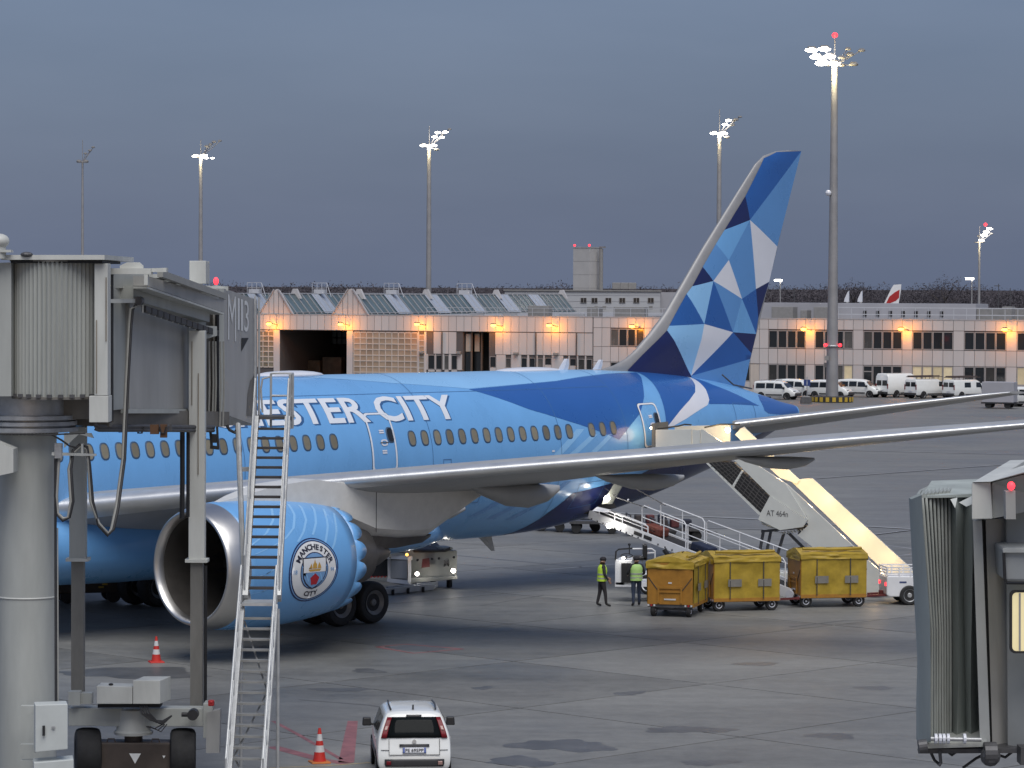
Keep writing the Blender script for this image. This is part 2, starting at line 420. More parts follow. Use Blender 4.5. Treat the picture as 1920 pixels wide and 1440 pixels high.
def skin(name, poly_list, fn, off, m, parent, du=1.2, dv=6.0, thick=None):
    """flat outlines in (station, angle) laid on a curved skin, cut finely enough to follow it"""
    b = bmesh.new()
    for poly in poly_list:
        b.faces.new([b.verts.new((u, v, 0)) for u, v in poly])
    _cut(b, du, dv)
    for v in b.verts: v.co = fn(v.co.x, v.co.y, off)
    me = bpy.data.meshes.new(name); bmesh.ops.recalc_face_normals(b, faces=b.faces); b.to_mesh(me); b.free()
    me.materials.append(m); me.polygons.foreach_set('use_smooth', [True] * len(me.polygons))
    o = bpy.data.objects.new(name, me); COL.objects.link(o); o.parent = parent
    return o
def _cut(b, du, dv):
    for ax, st in ((0, du), (1, dv)):
        lo = min(v.co[ax] for v in b.verts); hi = max(v.co[ax] for v in b.verts)
        k = math.ceil(lo / st)
        while k * st < hi:
            co = [0, 0, 0]; co[ax] = k * st; no = [0, 0, 0]; no[ax] = 1
            bmesh.ops.bisect_plane(b, geom=list(b.verts) + list(b.edges) + list(b.faces), plane_co=co, plane_no=no); k += 1
    bmesh.ops.triangulate(b, faces=[f for f in b.faces if len(f.verts) > 4])
def ring_poly(outer, inner):
    n = len(outer); return [[outer[i], outer[(i + 1) % n], inner[(i + 1) % n], inner[i]] for i in range(n)]

# fuselage skin
ss = [-31, -30.9, -30.7, -30.4, -30, -29.5, -29, -28.4, -27.8, -27, -26, -25, -24, -22.5, -21, -19.5] + [-18 + i * 1.5 for i in range(20)] + [12 + i * .6 for i in range(30)] + [29.7]
rings = [[fus_pt(s, 360 * k / 72) for k in range(72)] for s in ss]
fuselage = MB().loft(rings).build('fuselage', M_city, plane, smooth=60)
def fdecal(name, polys, m, off=.006, du=.8, dv=5): return skin(name, polys, fus_pt, off, m, fuselage, du, dv)
# painted fields
top_edge = [(-2.5, 88), (2.27, 80.49), (3.86, 72.94), (6.09, 64.06), (9.41, 54.95), (14.19, 60.91), (19.36, 78.2)]
fdecal('pale_roof_field', [top_edge + [(19.6, 90), (19.36, 101.8), (14.19, 119.1), (9.41, 125), (6.09, 116), (3.86, 107), (2.27, 99.5), (-2.5, 92)]], M_citylight, .004)
fdecal('royal_triangle', [[(9.37, 54.29), (14.19, 60.5), (17, 69.5), (19.65, 79.2), (19.3, 66), (18.87, 54.77), (18.33, 39.42), (17.66, 25.13), (16.82, 15.36), (16.13, 6.76), (14.69, 16.89), (11.7, 34.51)]], M_royal, .006)
fdecal('royal_band', [[(19.75, 88), (19.75, 78.57), (19.53, 54.74), (19.26, 31.05), (19.05, 11.51), (19.13, 11.29), (20.19, 24.15), (21.08, 34.1), (21.8, 44), (22.24, 55.82), (22.6, 70), (22.83, 88)]], M_royal, .006)
fdecal('white_band', [[(22.95, 86), (22.6, 70), (22.24, 55.82), (21.8, 44), (21.08, 34.1), (20.19, 24.15), (19.13, 11.29), (19.26, 9.67), (20.46, 16.03), (22.16, 27.64), (22.44, 33.46), (22.7, 49.24)]], M_palegrey, .0075)
fdecal('royal_tail_field', [[(23.0, 80), (22.7, 64.76), (22.72, 50), (22.5, 39.76), (22.32, 28.91), (24.2, 27.8), (26.07, 26.55), (24.75, 44.49), (23.6, 60)]], M_royal, .006)
fdecal('royal_tail_cone', [[(29.6, 90), (28.2, 80), (26.7, 58), (26.4, 40.6), (26.41, 17.48), (26.72, 11.6), (28, 4), (29.6, 0)]], M_royal, .006)
fdecal('navy_belly_field', [[(12.6, -61), (13.1, -45), (13.9, -28.92), (17.6, -25), (19.28, -18), (22.13, -22), (25, -25), (28.6, -25), (29.3, -89), (20, -89), (12, -89)]], M_navy, .006)
for st in ([(13.85,17.55),(14.27,17.1),(12.57,-3.56),(12.15,-3.05)], [(14.58,12.83),(14.93,12.25),(13.26,-4.4),(12.85,-3.9)], [(15.53,11.3),(15.85,10.83),(14.5,-3.35),(14.14,-2.93)],
           [(11.3,-14),(11.7,-14),(9.3,-42),(8.9,-42)], [(12.3,-16),(12.7,-16),(10.3,-46),(9.9,-46)], [(13.2,-19),(13.6,-19),(11.4,-48),(11,-48)]):
    fdecal('pale_stripe', [st], M_midblue if st[0][1] < 0 else M_citylight, .005)
# lettering along the side
def text_mesh(body, bold=.03, res=3):
    cu = bpy.data.curves.new('t', 'FONT'); cu.body = body; cu.offset = bold; cu.resolution_u = res
    o = bpy.data.objects.new('t', cu); COL.objects.link(o)
    dg = bpy.context.evaluated_depsgraph_get(); me = bpy.data.meshes.new_from_object(o.evaluated_get(dg))
    bpy.data.objects.remove(o); bpy.data.curves.remove(cu)
    return me
def text_on(name, body, fn, m, parent, x0, x1, v0, v1, off, bold=.03, width_of=None, du=.5, dv=4, xf=None):
    """letters fitted to the box x0..x1, v0..v1 of a surface's own coordinates"""
    me = text_mesh(body, bold); b = bmesh.new(); b.from_mesh(me)
    bmesh.ops.remove_doubles(b, verts=b.verts, dist=1e-4)
    xs = [v.co.x for v in b.verts]; ys = [v.co.y for v in b.verts]
    lo, hi, yl, yh = min(xs), max(xs), min(ys), max(ys)
    if width_of:                          # only the tail of the word has to fill x0..x1
        m2 = text_mesh(width_of, bold); w = [v.co.x for v in m2.vertices]; lo = hi - (max(w) - min(w))
    for v in b.verts:
        v.co.x = x0 + (v.co.x - lo) / (hi - lo) * (x1 - x0); v.co.y = v0 + (v.co.y - yl) / (yh - yl) * (v1 - v0); v.co.z = 0
    if xf is None: _cut(b, du, dv)
    for v in b.verts: v.co = fn(v.co.x, v.co.y, off) if xf is None else xf(v.co.x, v.co.y)
    bmesh.ops.recalc_face_normals(b, faces=b.faces)
    b.to_mesh(me); b.free(); me.materials.clear(); me.materials.append(m); me.name = name
    o = bpy.data.objects.new(name, me); COL.objects.link(o); o.parent = parent
    return o
M_letter = mat('letter_white', (0.70, 0.74, 0.80), 0.3, var=0.03, coat=0.2)
M_lettershade = mat('letter_edge_blue', rgb(52, 92, 140), 0.35, var=0.0)
text_on('lettering_outline', 'MANCHESTER CITY', fus_pt, M_lettershade, fuselage, -0.78, 8.17, 28.0, 48.6, .007, .034, 'ESTER CITY')
text_on('lettering', 'MANCHESTER CITY', fus_pt, M_letter, fuselage, -0.86, 8.1, 28.8, 49.4, .012, .022, 'ESTER CITY')
# cabin windows
def oval(s0, a0, hw, hh, n=18):
    return [(s0 + hw * (abs(cos(t)) ** .75) * (1 if cos(t) >= 0 else -1), a0 + hh * (abs(sin(t)) ** .75) * (1 if sin(t) >= 0 else -1)) for t in [2 * pi * k / n for k in range(n)]]
WA = 16.7
def window_mesh(s0, a):
    o1, o2 = oval(s0, a, .19, 5.5), oval(s0, a, .145, 4.6)
    fr = [[fus_pt(*p, .006) for p in o1], [fus_pt(*p, .022) for p in o2]]
    b = MB().loft(fr, 0, cap=False); n = len(o2)
    b.add([fus_pt(*p, .012) for p in o2], [tuple(range(n))], 1)
    return b
wm = window_mesh(0, WA).mesh('window', [M_wframe, M_shade], 50)
for i in list(range(-20, 4)) + list(range(9, 23)) + [24, 25, 26]:
    s0 = i * .6096 + .02
    if s0 < 11.0:
        o = place(wm, 'window', fuselage, (s0, 0, 0))
    else:
        o = window_mesh(s0, WA - .1 * max(0, i - 18)).build('window', [M_wframe, M_shade], fuselage, smooth=50)
# passenger doors
def door(s0, s1, a0, a1, win, lean=0.0):
    def rr(g):
        pts = []; rs, ra = .16, 3.2
        for cx, cy, t0 in ((s1 - g - rs, a1 - g * 19 - ra, 0), (s0 + g + rs, a1 - g * 19 - ra, 90), (s0 + g + rs, a0 + g * 19 + ra, 180), (s1 - g - rs, a0 + g * 19 + ra, 270)):
            for k in range(5):
                t = radians(t0 + k * 22.5); pts.append((cx + rs * cos(t), cy + ra * sin(t)))
        return pts
    fr = skin('passenger_door', ring_poly(rr(0), rr(.07)), fus_pt, .018, M_letter, plane, .3, 3)
    skin('door_gap', ring_poly(rr(-.02), rr(.0)), fus_pt, .010, M_wframe, fr, .3, 3)
    cs = (s0 + s1) / 2; ca = (a0 + a1) / 2
    h = window_mesh(s0 + win, ca + 4).build('door_window', [M_wframe, M_glass], fr, smooth=50)
    skin('door_handle', ring_poly(oval(cs + .05, ca - 1, .16, 2.2, 12), oval(cs + .05, ca - 1, .1, 1.3, 12)), fus_pt, .016, M_palegrey, fr)
    skin('door_handle', [[(cs - .16, ca - 1.3), (cs + .26, ca - 1.3), (cs + .26, ca - .7), (cs - .16, ca - .7)]], fus_pt, .03, M_darksteel, fr)
    for k, da in ((0, 6.6), (1, 5.2), (2, -6.8), (3, -8.2)):
        skin('door_placard', [[(cs - .1, ca + da), (cs + .12, ca + da), (cs + .12, ca + da + 1), (cs - .1, ca + da + 1)]], fus_pt, .016, M_palegrey, fr)
    return fr
door(3.53, 4.70, -4.3, 35.6, .98)
door(17.62, 18.75, -3.0, 33.4, .95)
# skin joints, hatches and small service marks
M_seam = mat('skin_seam', rgb(70, 112, 160), .4, var=0)
for s_ in (-9.2, -2.2, 6.4, 12.9, 16.6):
    fdecal('skin_seam', [[(s_, -70), (s_ + .022, -70), (s_ + .022, 88), (s_, 88)]], M_seam, .0095)
for a_ in (52, -16): fdecal('skin_seam', [[(-12, a_), (16.6, a_), (16.6, a_ + .35), (-12, a_ + .35)]], M_seam, .0095)
def hatch(s0, s1, a0, a1): fdecal('access_hatch', ring_poly([(s0, a0), (s1, a0), (s1, a1), (s0, a1)], [(s0 + .025, a0 + .5), (s1 - .025, a0 + .5), (s1 - .025, a1 - .5), (s0 + .025, a1 - .5)]), M_seam, .01, .4, 4)
hatch(14.1, 15.6, -44, -22); hatch(8.2, 9.0, -30, -20); hatch(20.6, 21.5, -10, 3); hatch(24.0, 25.6, 4, 30); hatch(6.9, 7.3, -4, 2)
for s_, a_ in ((6.2, -6), (7.9, -5.2), (10.6, -8), (1.7, -9), (12.4, 3)): fdecal('service_mark', [[(s_, a_), (s_ + .14, a_), (s_ + .14, a_ + 1.2), (s_, a_ + 1.2)]], M_palegrey, .01)
# belly fairing, aerials on the spine
bf = []
for s, w, zb, zt in [(-15.5, .4, 2.15, 2.6), (-13.5, 2.2, 1.85, 3.4), (-11, 2.95, 1.62, 4.1), (-6, 3.12, 1.5, 4.4), (0, 3.12, 1.5, 4.4), (4, 3.0, 1.6, 4.1), (7, 2.4, 1.8, 3.4), (9.5, .6, 2.05, 2.5)]:
    r = []
    for k in range(28):
        t = 2 * pi * k / 28; c, q = cos(t), sin(t)
        r.append(Lc(s, w * (abs(c) ** .7) * (1 if c > 0 else -1), (zb + zt) / 2 + (zt - zb) / 2 * (abs(q) ** .8) * (1 if q > 0 else -1)))
    bf.append(r)
MB().loft(bf).build('belly_fairing', M_city, plane, smooth=60)
def blade(s, h, c=.5):
    b = MB(); r = []
    for t, k in ((0, 1), (.5, .8), (1, .45)):
        sx = s + t * .35; r.append([Lc(sx, 0, 7.92 + t * h), Lc(sx + c * k * .5, .035, 7.92 + t * h), Lc(sx + c * k, 0, 7.92 + t * h), Lc(sx + c * k * .5, -.035, 7.92 + t * h)])
    return b.loft(r).build('blade_aerial', M_palegrey, plane)
blade(15.8, .42, .55); blade(17.7, .36, .5)
bl = MB(); bl.add([Lc(11.6, 0, 2.0), Lc(11.95, .04, 2.0), Lc(12.3, 0, 2.0), Lc(11.95, -.04, 2.0), Lc(12.3, 0, 1.45), Lc(12.4, .02, 1.45), Lc(12.5, 0, 1.45), Lc(12.4, -.02, 1.45)],
       [(0, 1, 5, 4), (1, 2, 6, 5), (2, 3, 7, 6), (3, 0, 4, 7), (4, 5, 6, 7)]); bl.build('belly_aerial', M_acgrey, plane)
hump = MB(); hump.ball((0, 0, 0), 1, 16, 8, 0, (1.5, .55, .16)); hump.build('satcom_fairing', M_palegrey, plane, smooth=80, loc=Lc(2.4, 0, 7.95))
hump = MB(); hump.ball((0, 0, 0), 1, 16, 8, 0, (1.7, .5, .13)); hump.build('satcom_fairing', M_palegrey, plane, smooth=80, loc=Lc(14.2, 0, 7.93))

# aerofoils
AF = [0, .004, .012, .025, .05, .08, .13, .2, .3, .42, .55, .68, .8, .9, 1.0]
def th(x): return 5 * (.2969 * sqrt(x) - .126 * x - .3516 * x * x + .2843 * x ** 3 - .1036 * x ** 4)
def section(le, te, t, span_vec=None, up=Vector((0, 0, 1)), camber=.015):
    """ring of points round an aerofoil from trailing edge over the top to the nose and back below"""
    le, te = Vector(le), Vector(te); c = (te - le).length; d = (te - le) / c
    pts = []
    for x in reversed(AF): pts.append(le + d * (x * c) + up * (c * (t * th(x) + camber * 4 * x * (1 - x))))
    for x in AF[1:]: pts.append(le + d * (x * c) + up * (c * (-t * th(x) + camber * 4 * x * (1 - x))))
    return pts
WING = [(1.0, -10.9, 3.0, 3.95, .10), (3.0, -9.7, 2.4, 4.2, .104), (9.9, -5.1, 2.5, 5.06, .10), (14, -2.25, 4.25, 5.53, .10), (18, .52, 6.1, 5.98, .10), (22.8, 3.88, 8.2, 6.55, .095), (27, 6.7, 9.5, 7.05, .09), (28.6, 8.3, 10.3, 7.27, .085), (29.6, 9.7, 10.8, 7.42, .08), (30.05, 10.6, 11.1, 7.5, .07)]
def wing(side):
    secs = []
    for Y, l, tE, z, t in WING:
        inc = .105 * max(0, 1 - Y / 25)
        secs.append(section(Lc(l, side * Y, z), Lc(tE, side * Y, z - (tE - l) * inc), t, camber=.004 + .011 * min(1, Y / 18)))
    n = len(secs[0]); mid = len(AF) - 1; k = 4
    w = MB().loft([s[:mid - k + 1] + s[mid + k:] for s in secs])
    o = w.build('wing', M_acgrey, plane, smooth=40)
    le = MB().loft([s[mid - k:mid + k + 1] for s in secs], cap=False, closed=False)
    sl_ = le.build('leading_edge_slat', M_alu, o, smooth=60)
    # flap track fairings under the trailing edge
    for Y, s0, s1, zt, dp in ((7.2, -1.2, 3.5, 4.2, .45), (11.0, -.2, 3.9, 5.05, .62), (15.0, 1.2, 5.3, 5.5, .42), (19.6, 2.3, 6.0, 6.2, .32)):
        b = MB(); rr_ = []
        for q, (wd_, dep) in ((0, (.05, .06)), (.15, (.22, .45)), (.4, (.32, .9)), (.65, (.32, 1.0)), (.85, (.22, .75)), (1, (.04, .25))):
            s_ = s0 + (s1 - s0) * q; r = []
            for k2 in range(12):
                a = 2 * pi * k2 / 12; r.append(Lc(s_, side * (Y + wd_ * cos(a)), zt - .25 - .15 * q - dp * dep * .5 + dp * dep * .62 * sin(a)))
            rr_.append(r)
        b.loft(rr_).build('flap_track_fairing', M_acgrey, o, smooth=60)
    return o
wing_p = wing(1); wing_s = wing(-1)
def tailplane(side):
    secs = []
    for Y, l, tE, z, t in [(.6, 22.4, 28.2, 5.55, .10), (2.0, 23.6, 28.5, 5.78, .10), (9.3, 29.5, 31.5, 6.97, .09), (9.9, 30.4, 31.8, 7.07, .07)]:
        secs.append(section(Lc(l, side * Y, z), Lc(tE, side * Y, z - .02 * (tE - l)), t, camber=-.004))
    mid = len(AF) - 1; k = 4
    o = MB().loft([s[:mid - k + 1] + s[mid + k:] for s in secs]).build('tailplane', M_acgrey, plane, smooth=40)
    MB().loft([s[mid - k:mid + k + 1] for s in secs[1:]], cap=False, closed=False).build('leading_edge', M_alu, o, smooth=60)
tailplane(1); tailplane(-1)

# fin: grey leading edge, faceted paint on both faces
LE = [(18.1, 7.9), (18.9, 8.06), (19.54, 8.29), (20.0, 8.55), (20.39, 8.84), (20.85, 9.2), (21.77, 9.98), (23.94, 12.45), (26.16, 14.79), (27.18, 15.85), (27.7, 16.2), (28.45, 16.4), (29.2, 16.46)]
def le_s(z): 
    for a, b in zip(LE, LE[1:]):
        if a[1] <= z <= b[1]: return a[0] + (b[0] - a[0]) * (z - a[1]) / (b[1] - a[1])
    return LE[0][0] if z < LE[0][1] else LE[-1][0]
def te_s(z): return 26.55 + (30.06 - 26.55) * (z - 7.0) / (16.48 - 7.0)
def fin_half(s, z):
    l, t = le_s(z), te_s(z); c = max(t - l, .3); x = min(max((s - l) / c, 0), 1)
    return max(.006, (.095 if z > 9 else .095 * max(.55, (z - 6.4) / 2.6)) * min(c, 6.6) * th(x))
fs_ = MB(); rings = []
for z in [7.0 + i * .3 for i in range(3)] + [7.92, 8.06, 8.29, 8.55, 8.84, 9.2] + [9.5 + i * .3 for i in range(21)] + [15.7, 15.85, 16.2, 16.4, 16.47]:
    l, t = le_s(z), te_s(z); up_ = [(l + (t - l) * x, fin_half(l + (t - l) * x, z)) for x in AF]
    rings.append([Lc(s, h, z) for s, h in reversed(up_)] + [Lc(s, -h, z) for s, h in up_[1:]])
fin = fs_.loft(rings).build('tail_fin', mat('unpainted_fin_edge', (0.30, 0.30, 0.305), 0.42, 0.2, var=.06), plane, smooth=50)
V_ = {'A':(30.08,16.46),'A2':(28.45,16.37),'B':(27.64,16.1),'C':(26.41,14.57),'D':(26.66,13.65),'E':(25.14,13.24),'F':(28.59,12.64),'G':(25.32,12.07),'H':(27.18,10.95),'I':(28.1,11.24),'J':(24.6,12.68),'K':(23.81,11.79),'L':(24.37,11.25),'M':(23.18,11.04),'N':(26.23,10.56),'O':(22.85,10.75),'P':(23.8,9.59),'Q':(21.8,9.53),'R':(25.68,9.26),'S':(27.31,9.18),'T':(21.66,9.36),'U':(23.22,7.6),'V':(27.03,8.42),'W':(26.95,8.2),'X':(26.6,7.11),'Y':(19.5,7.88),'Y2':(20.5,8.56),'S2':(27.42,9.8),'U2':(23.4,7.1),'Y0':(19.6,7.5)}
FIN_F = [('A A2 B C D', M_royal), ('C D E', M_navy), ('A D F', M_midblue), ('D E J G', M_city), ('J G L K', M_midblue), ('D F I H', M_palegrey), ('D H N G', M_midblue), ('G N L', M_palegrey),
         ('K L M', M_navy), ('M L P O', M_citylight), ('O P Q', M_royal), ('L P R', M_royal), ('L N R', M_midblue), ('N H S2 S', M_royal), ('H I S2', M_navy), ('N S R', M_city), ('T Q P U', M_citylight), ('P R U', M_palegrey),
         ('R S V', M_navy), ('R V W U', M_royal), ('U W X U2', M_midblue), ('T U U2 Y0 Y Y2', M_navy)]
for sd in (1, -1):
    for names, m in FIN_F:
        skin('paint_facet', [[V_[k] for k in names.split()]], lambda u, v, o, sd=sd: Vector(Lc(u, sd * (fin_half(u, v) + o), v)), .022, m, fin, .35, .3)
b = MB(); b.tube([Lc(24.9, .3, 7.62), Lc(25.5, .38, 7.22), Lc(26.6, .4, 7.05)], .03, 6); b.build('rudder_seal_rod', M_darksteel, plane)

# engines
def engine(side):
    S = 1 if side > 0 else -1
    outer = [(-9.6 + i * .35, None) for i in range(20)]; outer = [(s, nac_r(s)) for s, _ in outer if s < -5.2]
    n = 128; b = MB(); c = Vector(Lc(0, S * EY, EZ))
    Mx = Matrix.Translation((0, -S * EY, EZ))
    b.lathe([(-9.8, nac_r(-9.8))] + [p for p in outer if p[0] > -9.75], n, 0, Mx, False, False)
    # serrated trailing edge
    last = outer[-1]; vs_ = []; fs = []
    nch = 16
    for k in range(n):
        a = 2 * pi * k / n; ph = (k % (n // nch)) / (n // nch)
        ext = .40 * sin(pi * ph) ** .55 if ph > 0 else 0
        s1 = last[0] + .12 + ext; r1 = last[1] - (s1 - last[0]) * .17
        vs_ += [(last[0], -S * EY + cos(a) * last[1], EZ + sin(a) * last[1]), (s1, -S * EY + cos(a) * r1, EZ + sin(a) * r1)]
    fs = [(2 * k, 2 * ((k + 1) % n), 2 * ((k + 1) % n) + 1, 2 * k + 1) for k in range(n)]
    b.add(vs_, fs, 0)
    nac = b.build('engine_nacelle', [M_city], plane, smooth=40)
    md = nac.modifiers.new('wall', 'SOLIDIFY'); md.thickness = .05; md.offset = -1
    lip = MB().lathe([(-9.76, nac_r(-9.76) + .001), (-9.9, nac_r(-9.9) + .001), (-10.05, 1.79), (-10.2, 1.755), (-10.36, 1.705), (-10.46, 1.66), (-10.5, 1.615), (-10.47, 1.57), (-10.35, 1.51), (-10.22, 1.48)], n, 0, Mx, False, False)
    lip.build('inlet_lip', M_lip, nac, smooth=80)
    MB().lathe([(-10.22, 1.48), (-10.1, 1.46), (-9.8, 1.44), (-9.5, 1.435), (-9.1, 1.44), (-8.4, 1.46), (-7.9, 1.47)], 48, 0, Mx, False, True).build('inlet_duct', mat('inlet_liner', (.045, .041, .037), .55, var=.15), nac, smooth=80)
    fb = MB()
    for k in range(18):
        a0 = 2 * pi * k / 18
        q = []
        for r, tw, cw in ((.35, .25, .16), (.8, .55, .2), (1.2, .85, .24), (1.42, 1.0, .24)):
            for sg in (-1, 1):
                a = a0 + sg * cw / max(r, .4) * .42 * cos(tw) + .1 * r
                q.append((-8.25 + sg * .16 * sin(tw) + .05, -S * EY + r * cos(a), EZ + r * sin(a)))
        fb.add(q, [(2 * i, 2 * i + 1, 2 * i + 3, 2 * i + 2) for i in range(3)])
    f = fb.build('fan', mat('fan_blades', (.05, .05, .055), .35, .6, var=.1), nac, smooth=40)
    MB().lathe([(-9.05, .02), (-8.9, .16), (-8.6, .32), (-8.2, .42)], 24, 0, Mx, True, False).build('spinner', mat('spinner_grey', (.22, .22, .23), .4, var=.08), nac, smooth=70)
    MB().lathe([(-6.0, 1.3), (-5.3, 1.2), (-4.6, 1.05), (-4.0, .9), (-3.75, .84), (-3.8, .78), (-4.3, .74)], 40, 0, Mx, True, False).build('core_nozzle', M_nozzle, nac, smooth=60)
    MB().lathe([(-4.4, .66), (-3.7, .58), (-3.0, .36), (-2.55, .16), (-2.4, .04)], 32, 0, Mx, True, True).build('exhaust_plug', M_nozzle, nac, smooth=60)
    # pylon
    rg = []
    for s, w, z0, z1 in [(-9.5, .10, 4.55, 4.66), (-8.8, .34, 4.35, 4.82), (-7.6, .5, 4.2, 5.08), (-6, .52, 4.0, 5.2), (-4.6, .52, 3.85, 5.0), (-3.5, .52, 3.38, 5.0), (-2.4, .5, 3.25, 5.0), (-1.2, .46, 3.22, 4.9), (0, .36, 3.75, 4.8), (1.2, .2, 4.25, 4.75), (1.9, .06, 4.5, 4.7)]:
        rg.append([Lc(s, S * (EY + w), z0 + .15 * (z1 - z0)), Lc(s, S * (EY + w), z1), Lc(s, S * (EY - w), z1), Lc(s, S * (EY - w), z0 + .15 * (z1 - z0)), Lc(s, S * (EY - w * .55), z0), Lc(s, S * (EY + w * .55), z0)])
    py = MB().loft(rg).build('pylon', mat('pylon_grey_paint', (.64, .635, .61), .4, var=.07), plane, smooth=35)
    MB().add([Lc(-3.52, S * (EY + .525), 3.5), Lc(-3.49, S * (EY + .525), 3.5), Lc(-3.49, S * (EY + .525), 4.9), Lc(-3.52, S * (EY + .525), 4.9)], [(0, 1, 2, 3)]).build('panel_seam', M_darksteel, py)
    hs = [[Lc(s, S * (EY + w), z1), Lc(s, S * (EY - w), z1), Lc(s, S * (EY - w * .6), z0), Lc(s, S * (EY + w * .6), z0)] for s, w, z0, z1 in [(-4.6, .3, 3.3, 3.5), (-3.6, .44, 2.98, 3.4), (-2.4, .42, 2.95, 3.27), (-1.2, .34, 3.05, 3.25), (-.7, .1, 3.2, 3.28)]]
    MB().loft(hs).build('heat_shield', M_nozzle, py, smooth=40)
    return nac
nac_p = engine(1); nac_s = engine(-1)
# ripple lines and club crest on the outer face of the near nacelle
def nd(name, polys, m, off=.008): return skin(name, polys, nac_pt, off, m, nac_p, .25, 5)
def ripple(pts, w):
    n = len(pts); L_ = [(u - w / 2, v) for u, v in pts]; R_ = [(u + w / 2, v) for u, v in pts]
    return [[L_[i], L_[i + 1], R_[i + 1], R_[i]] for i in range(n - 1)]
for pts in ([(-7.35, 66.7), (-7.53, 50.2), (-7.88, 35.4), (-8.35, 25.8), (-8.94, 19.4), (-9.6, 14)], [(-6.93, 66), (-6.95, 62), (-7.2, 43.5), (-7.55, 31), (-7.9, 22)], [(-6.4, 66), (-6.5, 58), (-6.85, 40.2), (-7.2, 28)],
            [(-6.0, 62), (-6.2, 50), (-6.4, 37.1), (-6.75, 21), (-7, 12)], [(-5.7, 56), (-5.95, 42), (-6.1, 32), (-6.4, 18), (-6.7, 8)], [(-8.2, 60), (-8.5, 45), (-9, 32), (-9.7, 22)], [(-8.6, 5), (-9.2, -4), (-9.9, -8)], [(-8.6, -12), (-9.3, -20), (-10, -24)]):
    nd('pale_ripple', ripple(pts, .1), M_citylight, .006)
CU, CVa = -7.34, -4.6
def cpt(x, y, off=.0):                        # crest's own plane, metres
    return nac_pt(CU + x * 1.06, CVa + math.degrees(y / 1.9), off)
def cdec(name, polys, m, off, parent=nac_p): return skin(name, polys, cpt, off, m, parent, .25, .25)
def circ(r, n=48): return [(r * cos(2 * pi * k / n), r * sin(2 * pi * k / n)) for k in range(n)]
M_cnavy = mat('crest_navy', rgb(28, 44, 92), .35, var=0); M_cblue = mat('crest_blue', rgb(120, 160, 205), .35, var=0); M_cwhite = mat('crest_white', (.72, .73, .74), .35, var=0)
M_cgold = mat('crest_gold', rgb(190, 150, 70), .4, var=0); M_cred = mat('crest_red', rgb(170, 36, 48), .4, var=0); M_cdark = mat('crest_dark', (.02, .02, .04), .4, var=0)
R_ = .985
cdec('crest_rim', [circ(R_)], M_cnavy, .009)
cdec('crest_rim_line', ring_poly(circ(R_ * .955), circ(R_ * .925)), M_cblue, .012)
cdec('crest_ring', [circ(R_ * .885)], M_cwhite, .015)
cdec('crest_inner_rim', [circ(R_ * .56)], M_cnavy, .018)
cdec('crest_field', [circ(R_ * .53)], M_cblue, .021)
shield = [(-.48, .40), (.48, .40), (.48, -.02), (.44, -.2), (.33, -.36), (.16, -.49), (0, -.56), (-.16, -.49), (-.33, -.36), (-.44, -.2), (-.48, -.02)]
cdec('shield_rim', [shield], M_cdark, .024)
k_ = .92
cdec('shield_lower', [[(x * k_, y * k_) for x, y in [(-.48, -.05), (.48, -.05)] + shield[3:]]], M_cblue, .027)
cdec('shield_upper', [[(-.44, .365), (.44, .365), (.44, -.04), (-.44, -.04)]], M_cwhite, .027)
for a, b_, x in ((-.35, -.25, 0), (-.08, .02, 0), (.2, .3, 0)):
    cdec('shield_stripe', [[(a, -.08), (a + .045, -.08), (a + .16, -.30), (a + .12, -.31)]], M_citylight, .029)
def star(r0, r1, n, cx, cy): return [(cx + (r0 if k % 2 == 0 else r1) * sin(pi * k / n), cy + (r0 if k % 2 == 0 else r1) * cos(pi * k / n)) for k in range(2 * n)]
cdec('red_rose', [star(.19, .15, 5, .02, -.26)], M_cred, .031)
ship = [[(-.27, .05), (.25, .05), (.2, -.01), (-.2, -.01)], [(-.25, .07), (-.10, .07), (-.11, .13), (-.14, .22), (-.2, .13)], [(-.085, .07), (.085, .07), (.075, .2), (.03, .24), (.0, .34), (-.04, .24), (-.08, .2)], [(.10, .07), (.25, .07), (.23, .15), (.17, .25), (.12, .15)]]
cdec('golden_ship', ship, M_cgold, .031)
def arc_text(name, txt, r, a0, a1, h, flip=False):
    n = len(txt)
    adv = {'M': 1.25, 'I': .5, 'E': .9, 'N': 1.1}
    tot = sum(adv.get(c, 1) for c in txt); pos = 0
    for c in txt:
        w = adv.get(c, 1); a = radians(a0 + (a1 - a0) * (pos + w / 2) / tot); pos += w
        me = text_mesh(c, .035); xs = [v.co.x for v in me.vertices]; ys = [v.co.y for v in me.vertices]
        if not xs: continue
        cx = (min(xs) + max(xs)) / 2; sc = h / .72
        b = bmesh.new(); b.from_mesh(me)
        for v in b.verts:
            x, y = (v.co.x - cx) * sc, v.co.y * sc
            if not flip: rr_, aa = r + y, a - x / r; v.co = cpt(rr_ * cos(aa), rr_ * sin(aa), .02)
            else: rr_, aa = r + h - y, a + x / r; v.co = cpt(rr_ * cos(aa), rr_ * sin(aa), .02)
        b.to_mesh(me); b.free(); me.materials.clear(); me.materials.append(M_cdark); me.name = name
        o = bpy.data.objects.new(name, me); COL.objects.link(o); o.parent = nac_p
arc_text('crest_letter', 'MANCHESTER', R_ * .64, 158, 16, .165)
arc_text('crest_letter', 'CITY', R_ * .64, 249, 291, .15, True)
for x, t in ((-.74, '18'), (.72, '94')):
    text_on('crest_year', t, None, M_cblue, nac_p, x - .07, x + .07, -.06, .06, 0, .02, xf=lambda u, v: cpt(u, v, .02))
